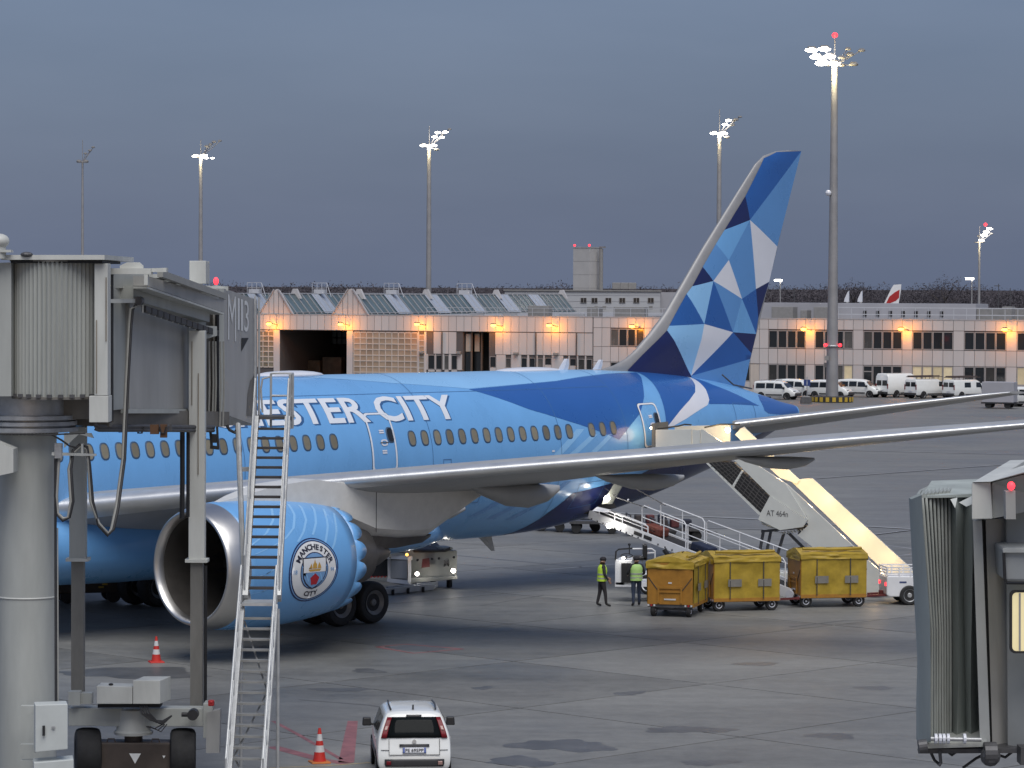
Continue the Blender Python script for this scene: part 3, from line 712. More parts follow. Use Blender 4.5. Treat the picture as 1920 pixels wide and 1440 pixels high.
# landing gear
def gear(sd):
    g = MB(); g.cyl(Lc(.55, sd * 4.5, .75), Lc(.3, sd * 4.2, 4.2), .17, .22, 14); g.beam(Lc(-.15, sd * 4.5, .7), Lc(1.35, sd * 4.5, .7), .2, .3)
    g.cyl(Lc(.5, sd * 4.5, 1.6), Lc(1.9, sd * 3.6, 3.9), .09); g.cyl(Lc(.5, sd * 4.5, 1.5), Lc(-1.4, sd * 3.9, 3.9), .08)
    st = g.build('landing_gear', M_darksteel, plane, smooth=40)
    for s_ in (-.12, 1.34):
        MB().cyl(Lc(s_, sd * 3.85, .69), Lc(s_, sd * 5.1, .69), .1).build('axle', M_darksteel, st)
        for Y in (3.98, 5.02):
            Mx = Matrix.Translation(Lc(s_, sd * Y, .69)) @ Matrix.Rotation(pi / 2, 4, 'Z')
            MB().lathe([(-.16, .36), (-.23, .42), (-.255, .52), (-.24, .62), (-.17, .675), (-.06, .69), (.06, .69), (.17, .675), (.24, .62), (.255, .52), (.23, .42), (.16, .36)], 36, 0, Mx).build('tyre', M_rubber, st, smooth=40)
            for sg in (-1, 1):
                MB().lathe([(sg * .15, .37), (sg * .245, .405), (sg * .2, .34), (sg * .14, .26), (sg * .16, .12), (sg * .2, .1), (sg * .21, .01)], 28, 0, Mx, False, False).build('wheel_rim', mat('wheel_rim_grey', (.20, .20, .20), .5, .3, var=.2), st, smooth=40)
gear(1); gear(-1)
g = MB(); g.cyl(Lc(-25.8, 0, .6), Lc(-25.6, 0, 2.6), .12); ng = g.build('nose_gear', M_darksteel, plane)
for Y in (-.35, .35):
    MB().lathe([(-.15, .3), (-.18, .45), (-.08, .52), (.08, .52), (.18, .45), (.15, .3)], 28, 0, Matrix.Translation(Lc(-25.8, Y, .52)) @ Matrix.Rotation(pi / 2, 4, 'Z')).build('tyre', M_rubber, ng, smooth=40)
dr = MB(); dr.add([Lc(-.9, 5.05, 1.5), Lc(1.3, 5.05, 1.5), Lc(1.5, 4.6, 3.7), Lc(-1.1, 4.6, 3.7)], [(0, 1, 2, 3)])
d_ = dr.build('gear_door', M_acgrey, plane); md = d_.modifiers.new('t', 'SOLIDIFY'); md.thickness = .06
# ------------------------------------------------------------------ buildings across the apron
M_panel = mat('pinkish_facade_panel', (0.50, 0.483, 0.482), 0.55, var=0.06, scale=0.25, rnd=.05)
M_backing = mat('facade_joint_backing', (0.10, 0.09, 0.09), 0.8, var=0.1)  # dark grey wall backing that shows through the panel joints
M_plinth = mat('facade_plinth', (0.40, 0.375, 0.37), 0.6, var=0.08)
M_roofgrey = mat('flat_roof_gravel', (0.30, 0.30, 0.31), 0.8, var=0.15, scale=1)
M_coping = mat('metal_coping', (0.45, 0.45, 0.46), 0.4, 0.3, var=0.08)
M_roofglass = mat('roof_glazing', (0.085, 0.125, 0.14), 0.3, var=0.3, scale=0.35)
M_palelight = mat('translucent_rooflight', (0.36, 0.40, 0.47), 0.4, var=0.1)
M_frame = mat('window_frame_grey', (0.33, 0.32, 0.32), 0.45, var=0.06)
M_doorpane = mat('translucent_door_panel', (0.34, 0.26, 0.19), 0.35, var=0.16, scale=0.6, rnd=.2)
M_doorframe = mat('cream_door_frame', (0.52, 0.47, 0.42), 0.5, var=0.06)
M_interior = mat('dark_interior', (0.03, 0.028, 0.026), 0.8, var=0.3)
M_hallpane = mat('hall_rear_glazing', (0.16, 0.18, 0.19), 0.4, var=0.15)
M_warmroom = mat('lit_room', (0.35, 0.31, 0.22), 0.6, var=0.25, scale=1.2, emit=(1.0, 0.82, 0.5), es=0.13, rnd=.4)
M_setback = mat('grey_setback_cladding', (0.36, 0.36, 0.39), 0.6, var=0.08, scale=0.3)
M_hvac = mat('hvac_grey', (0.24, 0.235, 0.23), 0.6, var=0.12)
M_rail = mat('rail_white', (0.50, 0.51, 0.54), 0.5, var=0.05)
FN = Vector((0.365, 1.0, 0)).normalized(); FU = Vector((FN.y, -FN.x, 0)); FP = Vector((0, 355, 0))
FRZ = atan2(FU.y, FU.x)
def fu(px, back=0.0):
    """distance along the facade line (or a line set back behind it) at a picture column"""
    r = ray(px, 640); D = (FN.dot(FP) + back) / (FN.x * r.x + FN.y)
    return FU.dot(Vector((r.x * D, D, 0)) - FP)
UNIT = MB().box((0, 0, 0), (1, 1, 1))
Z0, Z1, Z2, Z3, Z4, Z5, ZT = 0.0, 1.2, 3.0, 4.73, 6.66, 6.77, 7.85
panel_me = UNIT.mesh('wall_panel', M_panel)
def panel(root, u0, u1, z0, z1, me=None, name='wall_panel', g=.045, d=.1, y=-.05):
    return place(me or panel_me, name, root, ((u0 + u1) / 2, y, (z0 + z1) / 2), 0, (u1 - u0 - g, d, z1 - z0 - g))
def win_mesh(pane, split=None):
    b = MB(); t = .07
    b.bb(-.5, .5, -.06, .02, -.5, -.5 + t * .6, 0); b.bb(-.5, .5, -.06, .02, .5 - t * .6, .5, 0)
    b.bb(-.5, -.5 + t, -.06, .02, -.5 + t * .6, .5 - t * .6, 0); b.bb(.5 - t, .5, -.06, .02, -.5 + t * .6, .5 - t * .6, 0)
    b.bb(-.5 + t, .5 - t, .0, .015, -.5 + t * .6, .5 - t * .6, 1)
    if split: b.bb(-.5 + t, .5 - t, -.05, .0, split - .02, split + .02, 0)
    return b.mesh('window', [M_frame, pane])
M_blind = mat('window_with_blind', (0.075, 0.075, 0.072), 0.25, var=.25, scale=.8, rnd=.5)
win_dark = win_mesh(M_glass); win_blind = win_mesh(M_blind); win_lit = win_mesh(M_warmroom); win_split = win_mesh(M_glass, .25)
wrnd = random.Random(3)
def window(root, u0, u1, z0, z1, me=None):
    if me in (None, win_dark) and wrnd.random() < .24: me = win_blind
    return place(me or win_dark, 'window', root, ((u0 + u1) / 2, -.05, (z0 + z1) / 2), 0, (u1 - u0, 1, z1 - z0))

# --- office wing on the right
office = thing('office_building', 'long low pinkish panelled office wing with two rows of dark windows behind parked vans', 'building', FP, FRZ)
JX = [1113, 1129, 1145, 1160.5, 1176.7, 1192.5, 1208.5, 1224.6, 1241, 1257.3, 1273.7, 1290.2, 1306.7, 1323.3, 1340, 1356.8, 1373.6, 1390.4, 1407.3, 1424.4, 1441.3, 1458.7, 1476.2, 1493.6, 1510.8, 1528.2, 1546, 1564, 1582.5, 1600, 1619, 1636.8, 1654.7, 1673.3, 1692, 1711, 1730, 1749, 1768.6, 1787.8, 1808, 1827.7, 1847.7, 1867.3, 1887, 1907, 1927, 1947, 1967.5]
JU = [fu(x) for x in JX]
ua, ub = JU[0], JU[-1]
MB().bb(ua, ub, .0, 16, 0, ZT - .05).build('wall', M_backing, office)
MB().bb(ua, ub, -.12, .3, ZT, ZT + .12, 0).bb(ua, ub, .3, 15.9, ZT - .05, ZT + .02, 1).build('roof', [M_coping, M_roofgrey], office)
up_win = {2: 1, 3: 1, 4: 1, 5: 1, 8: 1, 9: 1, 10: 1, 11: 1, 14: 1, 15: 1, 16: 1, 17: 1, 20: 1, 21: 1, 22: 1, 23: 1, 25: 1, 26: 1, 27: 1, 28: 1, 30: 1, 31: 1, 32: 1, 33: 1, 35: 1, 36: 1, 37: 1, 38: 1, 40: 1, 41: 1, 42: 1, 43: 1, 45: 1, 46: 1, 47: 1}
lit_low = {29: 1, 28: 1, 35: 1, 36: 1, 37: 1, 38: 1, 45: 1}
for i in range(len(JU) - 1):
    u0, u1 = JU[i], JU[i + 1]
    panel(office, u0, u1, Z5, ZT)
    if i in up_win:
        window(office, u0 + .02, u1 - .02, Z3 + .05, Z4)
    else: panel(office, u0, u1, Z3, Z5)
    panel(office, u0, u1, Z2 + .08, Z3)
    if i in up_win:
        if i in (30,): window(office, u0 + .02, u1 - .02, .5, Z2 + .05, win_split)
        else: window(office, u0 + .02, u1 - .02, Z1 - (.5 if i in (31, 32, 33) else 0), Z2 + .05, win_lit if i in lit_low else win_dark)
    elif i == 18: panel(office, u0, u1, 0, Z2 + .05, UNIT.mesh('office_door', M_doorframe), 'office_door')
    else: panel(office, u0, u1, Z1, Z2 + .08)
    if i not in (18, 30): panel(office, u0, u1, .1, Z1 - (.5 if i in (31, 32, 33) else 0))
# rooftop: set back storey, plant and railings
sb0, sb1 = fu(1425, 9), fu(1829, 9)
MB().bb(sb0, sb1, 9, 15.5, ZT + .03, 9.55).build('setback_storey', M_setback, office)
MB().bb(fu(1829, 9) + .05, ub, 9.4, 15.5, ZT + .03, 9.0).build('setback_storey', M_hvac, office)
for x0, x1, z in ((1446, 1486, 9.15), (1525, 1560, 9.15), (1500, 1512, 8.8), (1878, 1896, 9.3)):
    MB().bb(fu(x0, 6), fu(x1, 6), 6, 8, ZT + .03, z).build('rooftop_unit', M_hvac, office, bevel=.05)
for x0 in range(1618, 1770, 24):
    MB().bb(fu(x0, 8.9), fu(x0 + 6, 8.9), 8.9, 8.98, ZT + .3, ZT + .9).build('vent_opening', M_dark, office)
rl = MB()
for z in (ZT + .55, ZT + 1.28):
    rl.beam((fu(1570, 3), 3, z), (ub, 3, z), .09)
for x in range(1572, 1960, 24): rl.beam((fu(x, 3), 3, ZT + .02), (fu(x, 3), 3, ZT + 1.28), .05)
rl.build('railing', M_rail, office)
rl = MB()
for z in (ZT + .5, ZT + 1.0): rl.beam((fu(1120, 3), 3, z), (fu(1410, 3), 3, z), .05)
for x in range(1122, 1410, 30): rl.beam((fu(x, 3), 3, ZT + .02), (fu(x, 3), 3, ZT + 1.0), .04)
rl.build('railing', M_rail, office)
for x0, x1 in ((1150, 1207), (1100, 1118), (1116, 1122)):
    MB().bb(fu(x0, 5), fu(x1, 5), 5, 6.5, ZT + .03, 9.0).build('rooftop_unit', M_hvac, office, bevel=.05)

# --- workshop hall on the left
hall = thing('workshop_hall', 'pinkish workshop hall with tall gridded doors and glazed saw tooth roof', 'building', FP, FRZ)
h0 = fu(180); h1 = fu(1113) - .03
HT = 7.88; HF = 6.16
def zz(z): return 10.9 - (10.9 - z) * 1.05
MB().bb(h0, fu(524), .0, 74, 0, HT - .05).bb(fu(652), fu(868), 0, 74, 0, HT - .05).bb(fu(917), h1, 0, 74, 0, HT - .05).bb(fu(524), fu(652), 0, 74, HF, HT - .05).bb(fu(868), fu(917), 0, 74, HF, HT - .05).build('wall', M_backing, hall)
MB().bb(h0, h1, -.12, .25, HT, HT + .1, 0).bb(h0, h1, .25, 74, HT - .05, HT + .02, 1).build('roof', [M_coping, M_roofgrey], hall)
HJ = []; x = 180.0
while x < 1112: HJ.append(x); x += max(12.0, 12.95 + (x - 575) * .0052)
HJ.append(1113)
for a, b_ in zip(HJ, HJ[1:]): panel(hall, fu(a), fu(b_) - (.03 if b_ == 1113 else 0), HF + .05, HT)
def grid_door(x0, x1, z0, z1, nc, nr, pane, name, y=-.04):
    """sectional door of framed panes, each pane its own piece"""
    u0, u1 = fu(x0), fu(x1); b = MB(); w = (u1 - u0) / nc; hh = (z1 - z0) / nr
    for i in range(nc + 1): b.bb(u0 + i * w - .05, u0 + i * w + .05, y - .06, y + .06, z0, z1)
    for j in range(nr + 1):
        for i in range(nc): b.bb(u0 + i * w + .052, u0 + (i + 1) * w - .052, y - .05, y + .05, z0 + j * hh - .06, z0 + j * hh + .06)
    d = b.build(name, M_doorframe, hall)
    me = MB().bb(-w / 2 + .05, w / 2 - .05, -.015, .015, -hh / 2 + .06, hh / 2 - .06).mesh('door_pane', pane)
    for i in range(nc):
        for j in range(nr): place(me, 'door_pane', d, (u0 + (i + .5) * w, y, z0 + (j + .5) * hh))
    return d
for a, b_ in zip(HJ, HJ[1:]):
    if b_ < 484: panel(hall, fu(a), fu(b_), .1, HF)
grid_door(483.5, 514, 2.0, HF - .1, 3, 7, M_shade, 'sectional_door')
grid_door(664, 783, .3, HF - .15, 10, 9, M_doorpane, 'sectional_door', -.03)
grid_door(786, 796, .3, HF - .4, 1, 9, M_doorpane, 'sectional_door', -.03)
MB().bb(fu(525), fu(651), 17, 17.2, 0, HF).build('hall_interior', M_interior, hall)
grid = MB()
for x0, x1 in ((552, 593), (604, 650), (532, 541)):
    u0, u1 = fu(x0, 15), fu(x1, 15); n = max(1, round((x1 - x0) / 9))
    for i in range(n):
        for j in range(4):
            w = (u1 - u0) / n; grid.bb(u0 + i * w + .06, u0 + (i + 1) * w - .06, 15.0, 15.05, 4.4 + j * .75, 5.05 + j * .75)
grid.build('rear_glazing', M_hallpane, hall)
for x0, x1, z in ((530, 540, 3.2), (560, 600, 2.6), (605, 640, 3.0)):
    MB().bb(fu(x0, 8), fu(x1, 8), 8, 9, 0, z).build('stored_equipment', mat('brown_equipment', (.10, .075, .05), .6, var=.4, scale=1.5), hall)
for x0, x1 in ((514, 525), (651, 662), (784, 786.3), (796.3, 800)):
    u0, u1 = fu(x0), fu(x1); MB().bb(u0, u1, -.12, .0, 0, HF).build('door_pier', M_panel, hall)
for a, b_ in zip(HJ, HJ[1:]):
    if 800 <= a and (b_ <= 868 or a >= 916):
        e = .03 if b_ == 1113 else 0
        panel(hall, fu(a), fu(b_) - e, zz(4.05), HF)
        panel(hall, fu(a), fu(b_) - e, 2.55 if (a < 868) else 4.0, 4.05) if False else None
LOWW = [(803, 816, 2.4, 3.95), (818, 830, 2.4, 3.95), (834, 842, 2.4, 3.9), (847, 858, 2.4, 3.95), (919, 931, 2.7, 3.85), (949, 959, 2.7, 3.7), (978, 989, 2.7, 3.75), (993, 1004, 2.7, 3.75), (1009, 1019, 2.7, 3.7), (1022, 1035, 3.05, 3.75), (1057, 1066, 3.0, 3.72), (1069, 1081, 3.0, 3.72), (1085, 1097, 2.6, 3.7), (1100, 1111, 2.6, 3.7)]
LOWW = [(a, b_, zz(c), zz(d)) for a, b_, c, d in LOWW]
for x0, x1, z0, z1 in LOWW: window(hall, fu(x0), fu(x1), z0, z1)
seg = [800] + sum([[a, b_] for a, b_, *_ in LOWW[:4]], []) + [867]
seg2 = [917.5] + sum([[a, b_] for a, b_, *_ in LOWW[4:]], []) + [1112.5]
for sg in (seg, seg2):
    for i in range(0, len(sg), 2): 
        if fu(sg[i + 1]) - fu(sg[i]) > .1: panel(hall, fu(sg[i]), fu(sg[i + 1]), zz(2.35), zz(4.05))
for x0, x1, z0, z1 in LOWW: panel(hall, fu(x0), fu(x1), 1.7, z0)
MB().bb(fu(800), fu(867.5), -.1, -.0, 0, 1.65).bb(fu(917.5), h1, -.1, 0, 0, 1.65).build('plinth', M_plinth, hall)
# tall opening with sliding leaves
MB().bb(fu(868), fu(917), 3.0, 3.2, 0, HF).build('opening_interior', M_interior, hall)
MB().bb(fu(871), fu(880.5), .4, .5, 4.0, HF - .2).bb(fu(884), fu(893), 1.0, 1.1, 4.0, HF - .2).build('door_leaf', mat('pale_door_leaf', (.42, .36, .30), .5, var=.1), hall)
MB().bb(fu(871), fu(880.5), .4, .5, 0, 3.9).bb(fu(884), fu(896), 1.0, 1.1, 0, 3.9).build('door_leaf', M_glass, hall)
MB().bb(fu(880.7), fu(883.5), .3, .5, 0, HF).bb(fu(896), fu(899), .9, 1.2, 0, HF).build('door_post', mat('brown_post', (.12, .09, .07), .6), hall)
for x in (830, 1006, 1082): MB().cyl((fu(x), -.2, 0), (fu(x), -.2, HF), .07, n=8).build('downpipe', M_darksteel, hall)
for x in (969, 1044, 792, 862): MB().box((fu(x), -.3, zz(4.2)), (.5, .45, .28)).build('wall_vent', M_hvac, hall, bevel=.04)
# saw tooth roof: gables on the front wall and the long glazed ridge behind
RID = 10.2
def ridge(xc, half, zt, depth=72.0):
    """gabled roof running back from the facade: panelled gable in front, glazed slopes behind"""
    uc = fu(xc); w = fu(xc + half) - uc
    g = MB().prism([(-w, HT + .1), (w, HT + .1), (w * .12, zt - .12), (0, zt), (-w * .12, zt - .12)], -.04, .5, 0, Matrix.Translation((uc, 0, 0))).build('gable', M_panel, hall)
    for k in (-.45, -.15, .15, .45):
        MB().bb(uc + k * w - .025, uc + k * w + .025, -.055, -.045, HT + .1, HT + .1 + (zt - HT - .15) * (1 - abs(k))).build('gable_joint', M_backing, g)
    for sg in (-1, 1):
        MB().beam((uc + sg * w * 1.04, -.12, HT + .12), (uc + sg * w * .13, -.12, zt - .02), .16, .12).build('verge', M_coping, g)
    w2 = w * .95
    r = MB(); r.add([(uc - w2, .52, HT + .04), (uc, .52, RID), (uc + w2, .52, HT + .04), (uc - w2, depth, HT + .04), (uc, depth, RID), (uc + w2, depth, HT + .04)], [(0, 1, 4, 3), (1, 2, 5, 4), (3, 4, 5)])
    ro = r.build('glazed_roof', M_roofglass, hall)
    def sp_(y, t): return (uc + w2 * (1 - t) + .05, y, HT + .1 + (RID - HT - .04) * t)
    y = 1.5
    while y < depth:
        MB().beam(sp_(y, 0), sp_(y, 1), .1).build('glazing_bar', M_coping, ro); y += 1.75
    for y0, y1 in ((9.5, 13.5), (22, 26.2), (34.5, 38), (46, 50.5), (58, 62)):
        MB().add([sp_(y0, .02), sp_(y1, .02), sp_(y1, .98), sp_(y0, .98)], [(0, 1, 2, 3)]).build('rooflight', M_palelight, ro)
    MB().beam((uc, .5, RID + .03), (uc, depth, RID + .03), .2, .1).beam(sp_(1, .08), sp_(depth, .08), .09).build('ridge_cap', M_coping, ro)
    return ro
ridge(273, 29, 10.65); ridge(395, 29, 10.65); ridge(518, 30, 10.75); ridge(657, 32, 10.85)
for xr, xc in ((518, 552), (657, 672), (657, 798), (657, 929), (657, 1052)):      # small gabled vents riding on the ridges
    u = fu(xr); y = min((k * .25 for k in range(2, 288)), key=lambda k: abs(fu(xc, k) - u))
    MB().prism([(-.75, RID - .5), (.75, RID - .5), (.2, RID + .62), (-.2, RID + .62)], y, y + .5, 0, Matrix.Translation((u, 0, 0))).build('ridge_vent', M_panel, hall)
for xc in (478, 600, 735, 872):
    b = MB(); u = fu(xc, 12)
    for k in range(4): b.beam((u - 1 + k * .6, 12, RID + .1), (u - 1 + k * .6, 12, RID + 1.3), .05)
    b.beam((u - 1, 12, RID + 1.3), (u + .8, 12, RID + 1.3), .05); b.beam((u - 1, 12, RID + .7), (u + .8, 12, RID + .7), .05)
    b.beam((u + .8, 12, RID + 1.3), (u + 2.0, 10.6, RID - .3), .05); b.box((u, 12, RID + .3), (1.3, .8, .5)); b.build('roof_access_ladder', M_rail, hall)
rl = MB()
for z in (HT + .5, HT + .95): rl.beam((fu(800, 1), 1, z), (h1, 1, z), .04)
for x in range(800, 1110, 22): rl.beam((fu(x, 1), 1, HT + .03), (fu(x, 1), 1, HT + .95), .035)
rl.build('railing', M_rail, hall)
MB().bb(fu(989, 1.6), fu(1028, 1.6), 1.6, 3, HT + .03, 9.1).build('rooftop_unit', M_hvac, hall, bevel=.08)
for x0, x1 in ((880, 905), (942, 968), (1048, 1095)): MB().bb(fu(x0, .6), fu(x1, .6), .6, .9, HT + .12, HT + .35).build('rooftop_duct', M_coping, hall)

# --- white office block behind, with the stair tower
rear = thing('rear_office_block', 'white office block with six small windows rising behind the hall roof', 'building', (0, 0, 0), 0)
def RB(px, D): return at(px, 600, D).x
D2 = 442.0
zt = at(1100, 546, D2).z
def rearbox(b, x0, x1, D, z0, z1, dep=10, mi=0): b.bb(RB(x0, D), RB(x1, D), D, D + dep, z0, z1, mi)
M_rear = mat('white_render', (0.44, 0.45, 0.47), 0.6, var=0.05, scale=.3)
b = MB(); rearbox(b, 946, 1238, D2, 0, zt); b.build('wall', M_rear, rear)
b = MB(); rearbox(b, 944, 1240, D2 - .2, zt, zt + .18, 10.4); b.build('roof_edge', M_hvac, rear)
b = MB(); rearbox(b, 1238.2, 1300, D2 + 1.5, 0, zt - .1); b.build('wall', M_setback, rear)
for z in (.55, 1.35, 2.2, 3.0): 
    b = MB(); rearbox(b, 946, 1238, D2 - .03, zt - z - .03, zt - z, .02); b.build('cladding_joint', M_setback, rear)
for x in (1094, 1114.5, 1140.5, 1166.5, 1193, 1220):
    w = .42; X = RB(x, D2); z = at(x, 563, D2).z
    f = MB().bb(X - w, X + w, D2 - .1, D2, z - .36, z + .36).build('window', M_frame, rear)
    MB().bb(X - w + .05, X - .03, D2 - .12, D2 - .102, z - .31, z + .31).bb(X + .03, X + w - .05, D2 - .12, D2 - .102, z - .31, z + .31).build('pane', M_glass, f)
for x in (1118, 1133, 1220): MB().box((RB(x, D2 - 1), D2 - 1, at(x, 577, D2).z), (.5, .4, .45)).build('air_conditioner', M_hvac, rear)
for x in (1155, 1170, 1185): MB().box((RB(x, D2 + 3), D2 + 3, zt + .75), (1.1, .8, .9)).build('rooftop_unit', M_hvac, rear, bevel=.06)
tower = thing('concrete_tower', 'square pale concrete tower with two red lights on top, beside a thin flue', 'tower', (RB(1100, 450), 450, 0), radians(-36))
def tl(px, py): p = at(px, py, 450); return p
wl = 2.75; zt2 = at(1100, 465, 450).z
MB().bb(-wl / 2, wl / 2, -wl / 2, wl / 2, 0, zt2).build('shaft', mat('pale_concrete', (.43, .42, .41), .7, var=.08, scale=.4), tower)
MB().bb(-wl / 2 - .06, wl / 2 + .06, -wl / 2 - .06, wl / 2 + .06, zt2, zt2 + .15).build('cornice', M_coping, tower)
for i in range(1, 9):
    MB().bb(-wl / 2 - .01, wl / 2 + .01, -wl / 2 - .01, wl / 2 + .01, zt2 * i / 9 - .02, zt2 * i / 9 + .02).build('lift_joint', M_hvac, tower)
for sx, sy in ((-1, -1), (1, -1)):
    MB().ball((sx * wl * .45, sy * wl * .45, zt2 + .35), .16).build('warning_light', M_redglow, tower)
flue = MB(); flue.cyl((2.1, .4, 0), (2.1, .4, zt2 - .1), .28, n=12); flue.cyl((2.1, .4, zt2 - 1.2), (2.1, .4, zt2 + .2), .08, n=8); flue.box((2.3, .4, zt2 + .1), (.9, .3, .22)); flue.build('flue', M_hvac, tower)
# --- orange wall lamps
M_lampbody = mat('lamp_housing', (.12, .11, .10), .5, var=.1)
LAMPS = [(514, 607, 'above the left edge of the open hall door'), (648, 608, 'between the open and the closed hall door'), (791, 608, 'right of the closed hall door'), (934, 610, 'just right of the tall hall opening'), (1038, 610, 'on the plain hall wall right of the middle'), (1193, 612, 'beside the tail fin leading edge'), (1514, 617, 'left of the tall floodlight mast'), (1696, 617, 'above the white high roof van'), (1890, 618, 'nearest the right picture edge')]
for px, py, w in LAMPS:
    u = fu(px + 8); z = 10.9 - (py - 542 - .005 * (px - 960)) / (FOC / at(px, py, 355 / (1 + 6e-5 * (px - 960))).y)
    p = FP + FU * u - FN * .1
    t = thing('wall_lamp', 'glowing orange wall lamp ' + w, 'wall lamp', (p.x, p.y, z), FRZ, 'orange lamps along the facade')
    MB().beam((0, 0, -.1), (-.35, -1.15, .05), .07).build('arm', M_lampbody, t)
    MB().ball((-.5, -1.4, .0), .3, 10, 6, 0, (1.0, 1.0, .55)).build('lamp_glass', M_orangeglow, t, smooth=80)
    MB().box((-.5, -1.4, .2), (.55, .55, .12), taper=.6).build('lamp_hood', M_lampbody, t)
    lamp('lamp_light', (-.3, -1.1, -.25), 120, (1.0, .31, .0), .15, parent=t)
# ------------------------------------------------------------------ floodlight masts
M_mast = mat('mast_grey_steel', (0.31, 0.305, 0.31), 0.5, .2, var=.15, scale=.6)
def floodmast(label, px, ybase, ytop, D, r0, r1, head, rod, z0=None, tilt=0.0, lit=1.0, group='floodlight masts'):
    p = at(px, ybase, D); zt = at(px, ytop, D).z; zb = 0.0
    k = D / FOC
    t = thing('floodlight_mast', label, 'light mast', (p.x, p.y, 0), 0, group)
    MB().tube([(0, 0, zb), (0, 0, zt * .4), (0, 0, zt)], [r0, (r0 + r1) / 2, r1], 16).build('mast', M_mast, t, smooth=60)
    if rod:
        zr = at(px, rod, D).z
        MB().cyl((0, 0, zt), (0, 0, zr), .06, n=6).build('lightning_rod', M_mast, t)
    fr = MB()
    for dx, dy, on, sc in head:
        X, Z = dx * k, -dy * k
        fr.beam((0, 0, zt - .3), (X, .2, zt + Z), .09)
    fr.tube([(cos(a) * .9, sin(a) * .9, zt - .2) for a in [2 * pi * q / 12 for q in range(12)]], .07, 6, closed=True)
    fr.build('lamp_frame', M_mast, t)
    for dx, dy, on, sc in head:
        X, Z = dx * k, -dy * k
        Yp = -.35 + .15 * ((dx * 7) % 3)
        MB().box((X, Yp, zt + Z + .1 * sc), (1.0 * sc, .8 * sc, .28 * sc), taper=.55).build('floodlight', M_lampbody, t)
        MB().ball((X, Yp - .1 * sc, zt + Z - .06 * sc), .55 * sc, 10, 6, 0, (1, .75, .34)).build('lamp_face', M_lampglow if on else M_hvac, t, smooth=80)
    if lit: lamp('mast_light', (-.4, -1.6, zt - .9), 260 * lit, (1.0, .82, .45), .4, parent=t)
    return t, zt
BIG = [(-44, 3, 1, 1.15), (-20, 1, 1, 1.15), (-35, 16, 1, 1.15), (-10, 15, 1, 1.1), (-25, 28, 1, 1.15), (-2, 28, 1, 1.1), (12, 18, 0, .7), (28, 12, 0, .8), (35, 30, 0, .9), (24, 2, 0, .6), (50, 4, 0, .7), (14, 32, 0, .6)]
BIG = [(a, b - 28, c, d) for a, b, c, d in BIG]
t, zt = floodmast('tallest floodlight mast with bright lamp cluster standing by the parked vans', 1560, 748, 118, 318, .62, .30, BIG, 72, lit=2.2)
MB().ball((0, 0, at(1560, 66, 318).z), .30, 10, 6, 0, (1, 1, .9)).build('warning_light', M_redglow, t)
for sx in (-1, 1):
    MB().ball((sx * .72, -.3, at(1560, 647, 318).z), .18).build('warning_light', M_redglow, t)
MB().tube([(cos(a) * .62, sin(a) * .62, at(1560, 647, 318).z - .1) for a in [2 * pi * q / 16 for q in range(16)]], .1, 6, closed=True).build('light_ring', M_steel, t)
MB().lathe([(0.0, 2.05), (.5, 2.05), (.55, 1.98)], 32, 0, Matrix.Rotation(-pi / 2, 4, 'Y')).build('base_ring', mat('base_black', (.03, .03, .03), .6), t)
for k in range(20):
    a = 2 * pi * k / 20
    MB().box((2.06 * cos(a), 2.06 * sin(a), .27), (.05, .34, .44), rz=a).build('warning_stripe', mat('warning_yellow', rgb(190, 160, 60), .5, var=.1), t)
for z, y in ((4.3, -.7), (3.6, .5)): MB().box((-.6, y, z), (.35, .3, .45)).build('junction_box', M_hvac, t)
MB().ball((-.55, -.3, at(1560, 362, 318).z), .3).build('camera_dome', M_palegrey, t)
S1 = [(-10, 0, 1, 1.1), (7, 0, 1, 1.1), (10, -16, 1, .8), (16, -24, 1, .8), (24, -15, 0, .7), (30, -25, 0, .8), (14, 8, 0, .8), (38, -30, 0, .6), (26, -22, 0, .5)]
floodmast('slim lit floodlight mast behind the tail fin', 1347, 560, 249, 470, .5, .28, S1, 205)
floodmast('slim lit floodlight mast above the middle of the hall roof', 803.5, 560, 272, 470, .48, .28, [(a, b, 1 if i < 6 else 0, d * .95) for i, (a, b, c, d) in enumerate(S1)], 236)
floodmast('lit floodlight mast behind the left boarding bridge, second from left', 376, 560, 292, 480, .42, .24, [(-9, 0, 1, 1.0), (6, -1, 1, 1.0), (11, 4, 1, .5), (22, 4, 1, .5), (12, -18, 0, .7), (25, -26, 0, .7), (36, -28, 0, .6), (18, -22, 0, .5)], 262)
floodmast('unlit thin floodlight mast furthest left', 154.5, 560, 302, 520, .32, .16, [(-6, 0, 0, .8), (7, 0, 0, .8), (6, -14, 0, .6), (14, -20, 0, .6), (20, -26, 0, .6)], 262, lit=0)
t, zt = floodmast('small lit floodlight mast near the right picture edge', 1835.5, 574, 452, 560, .28, .18, [(3, -2, 1, .9), (8, -12, 1, 1.0), (12, -18, 1, 1.0), (18, -24, 1, 1.0), (-2, -10, 0, .6), (22, -14, 0, .6)], 424, lit=.6)
MB().ball((1.0, 0, at(1836, 421, 560).z), .3).build('warning_light', M_redglow, t)
def smallpost(label, px, y0, y1, D):
    p = at(px, y0, D); zt = at(px, y1, D).z
    t = thing('street_lamp', label, 'street lamp', (p.x, p.y, 0), 0, 'distant street lamps')
    MB().cyl((0, 0, 0), (0, 0, zt), .12, .08, 8).build('post', M_mast, t)
    MB().box((-.3, 0, zt + .1), (1.0, .4, .22)).build('lamp_head', M_lampglow, t)
smallpost('short distant street lamp between tail fin and tall mast', 1463, 568, 527, 440)
smallpost('short distant street lamp left of the right hand mast', 1822, 568, 524, 440)
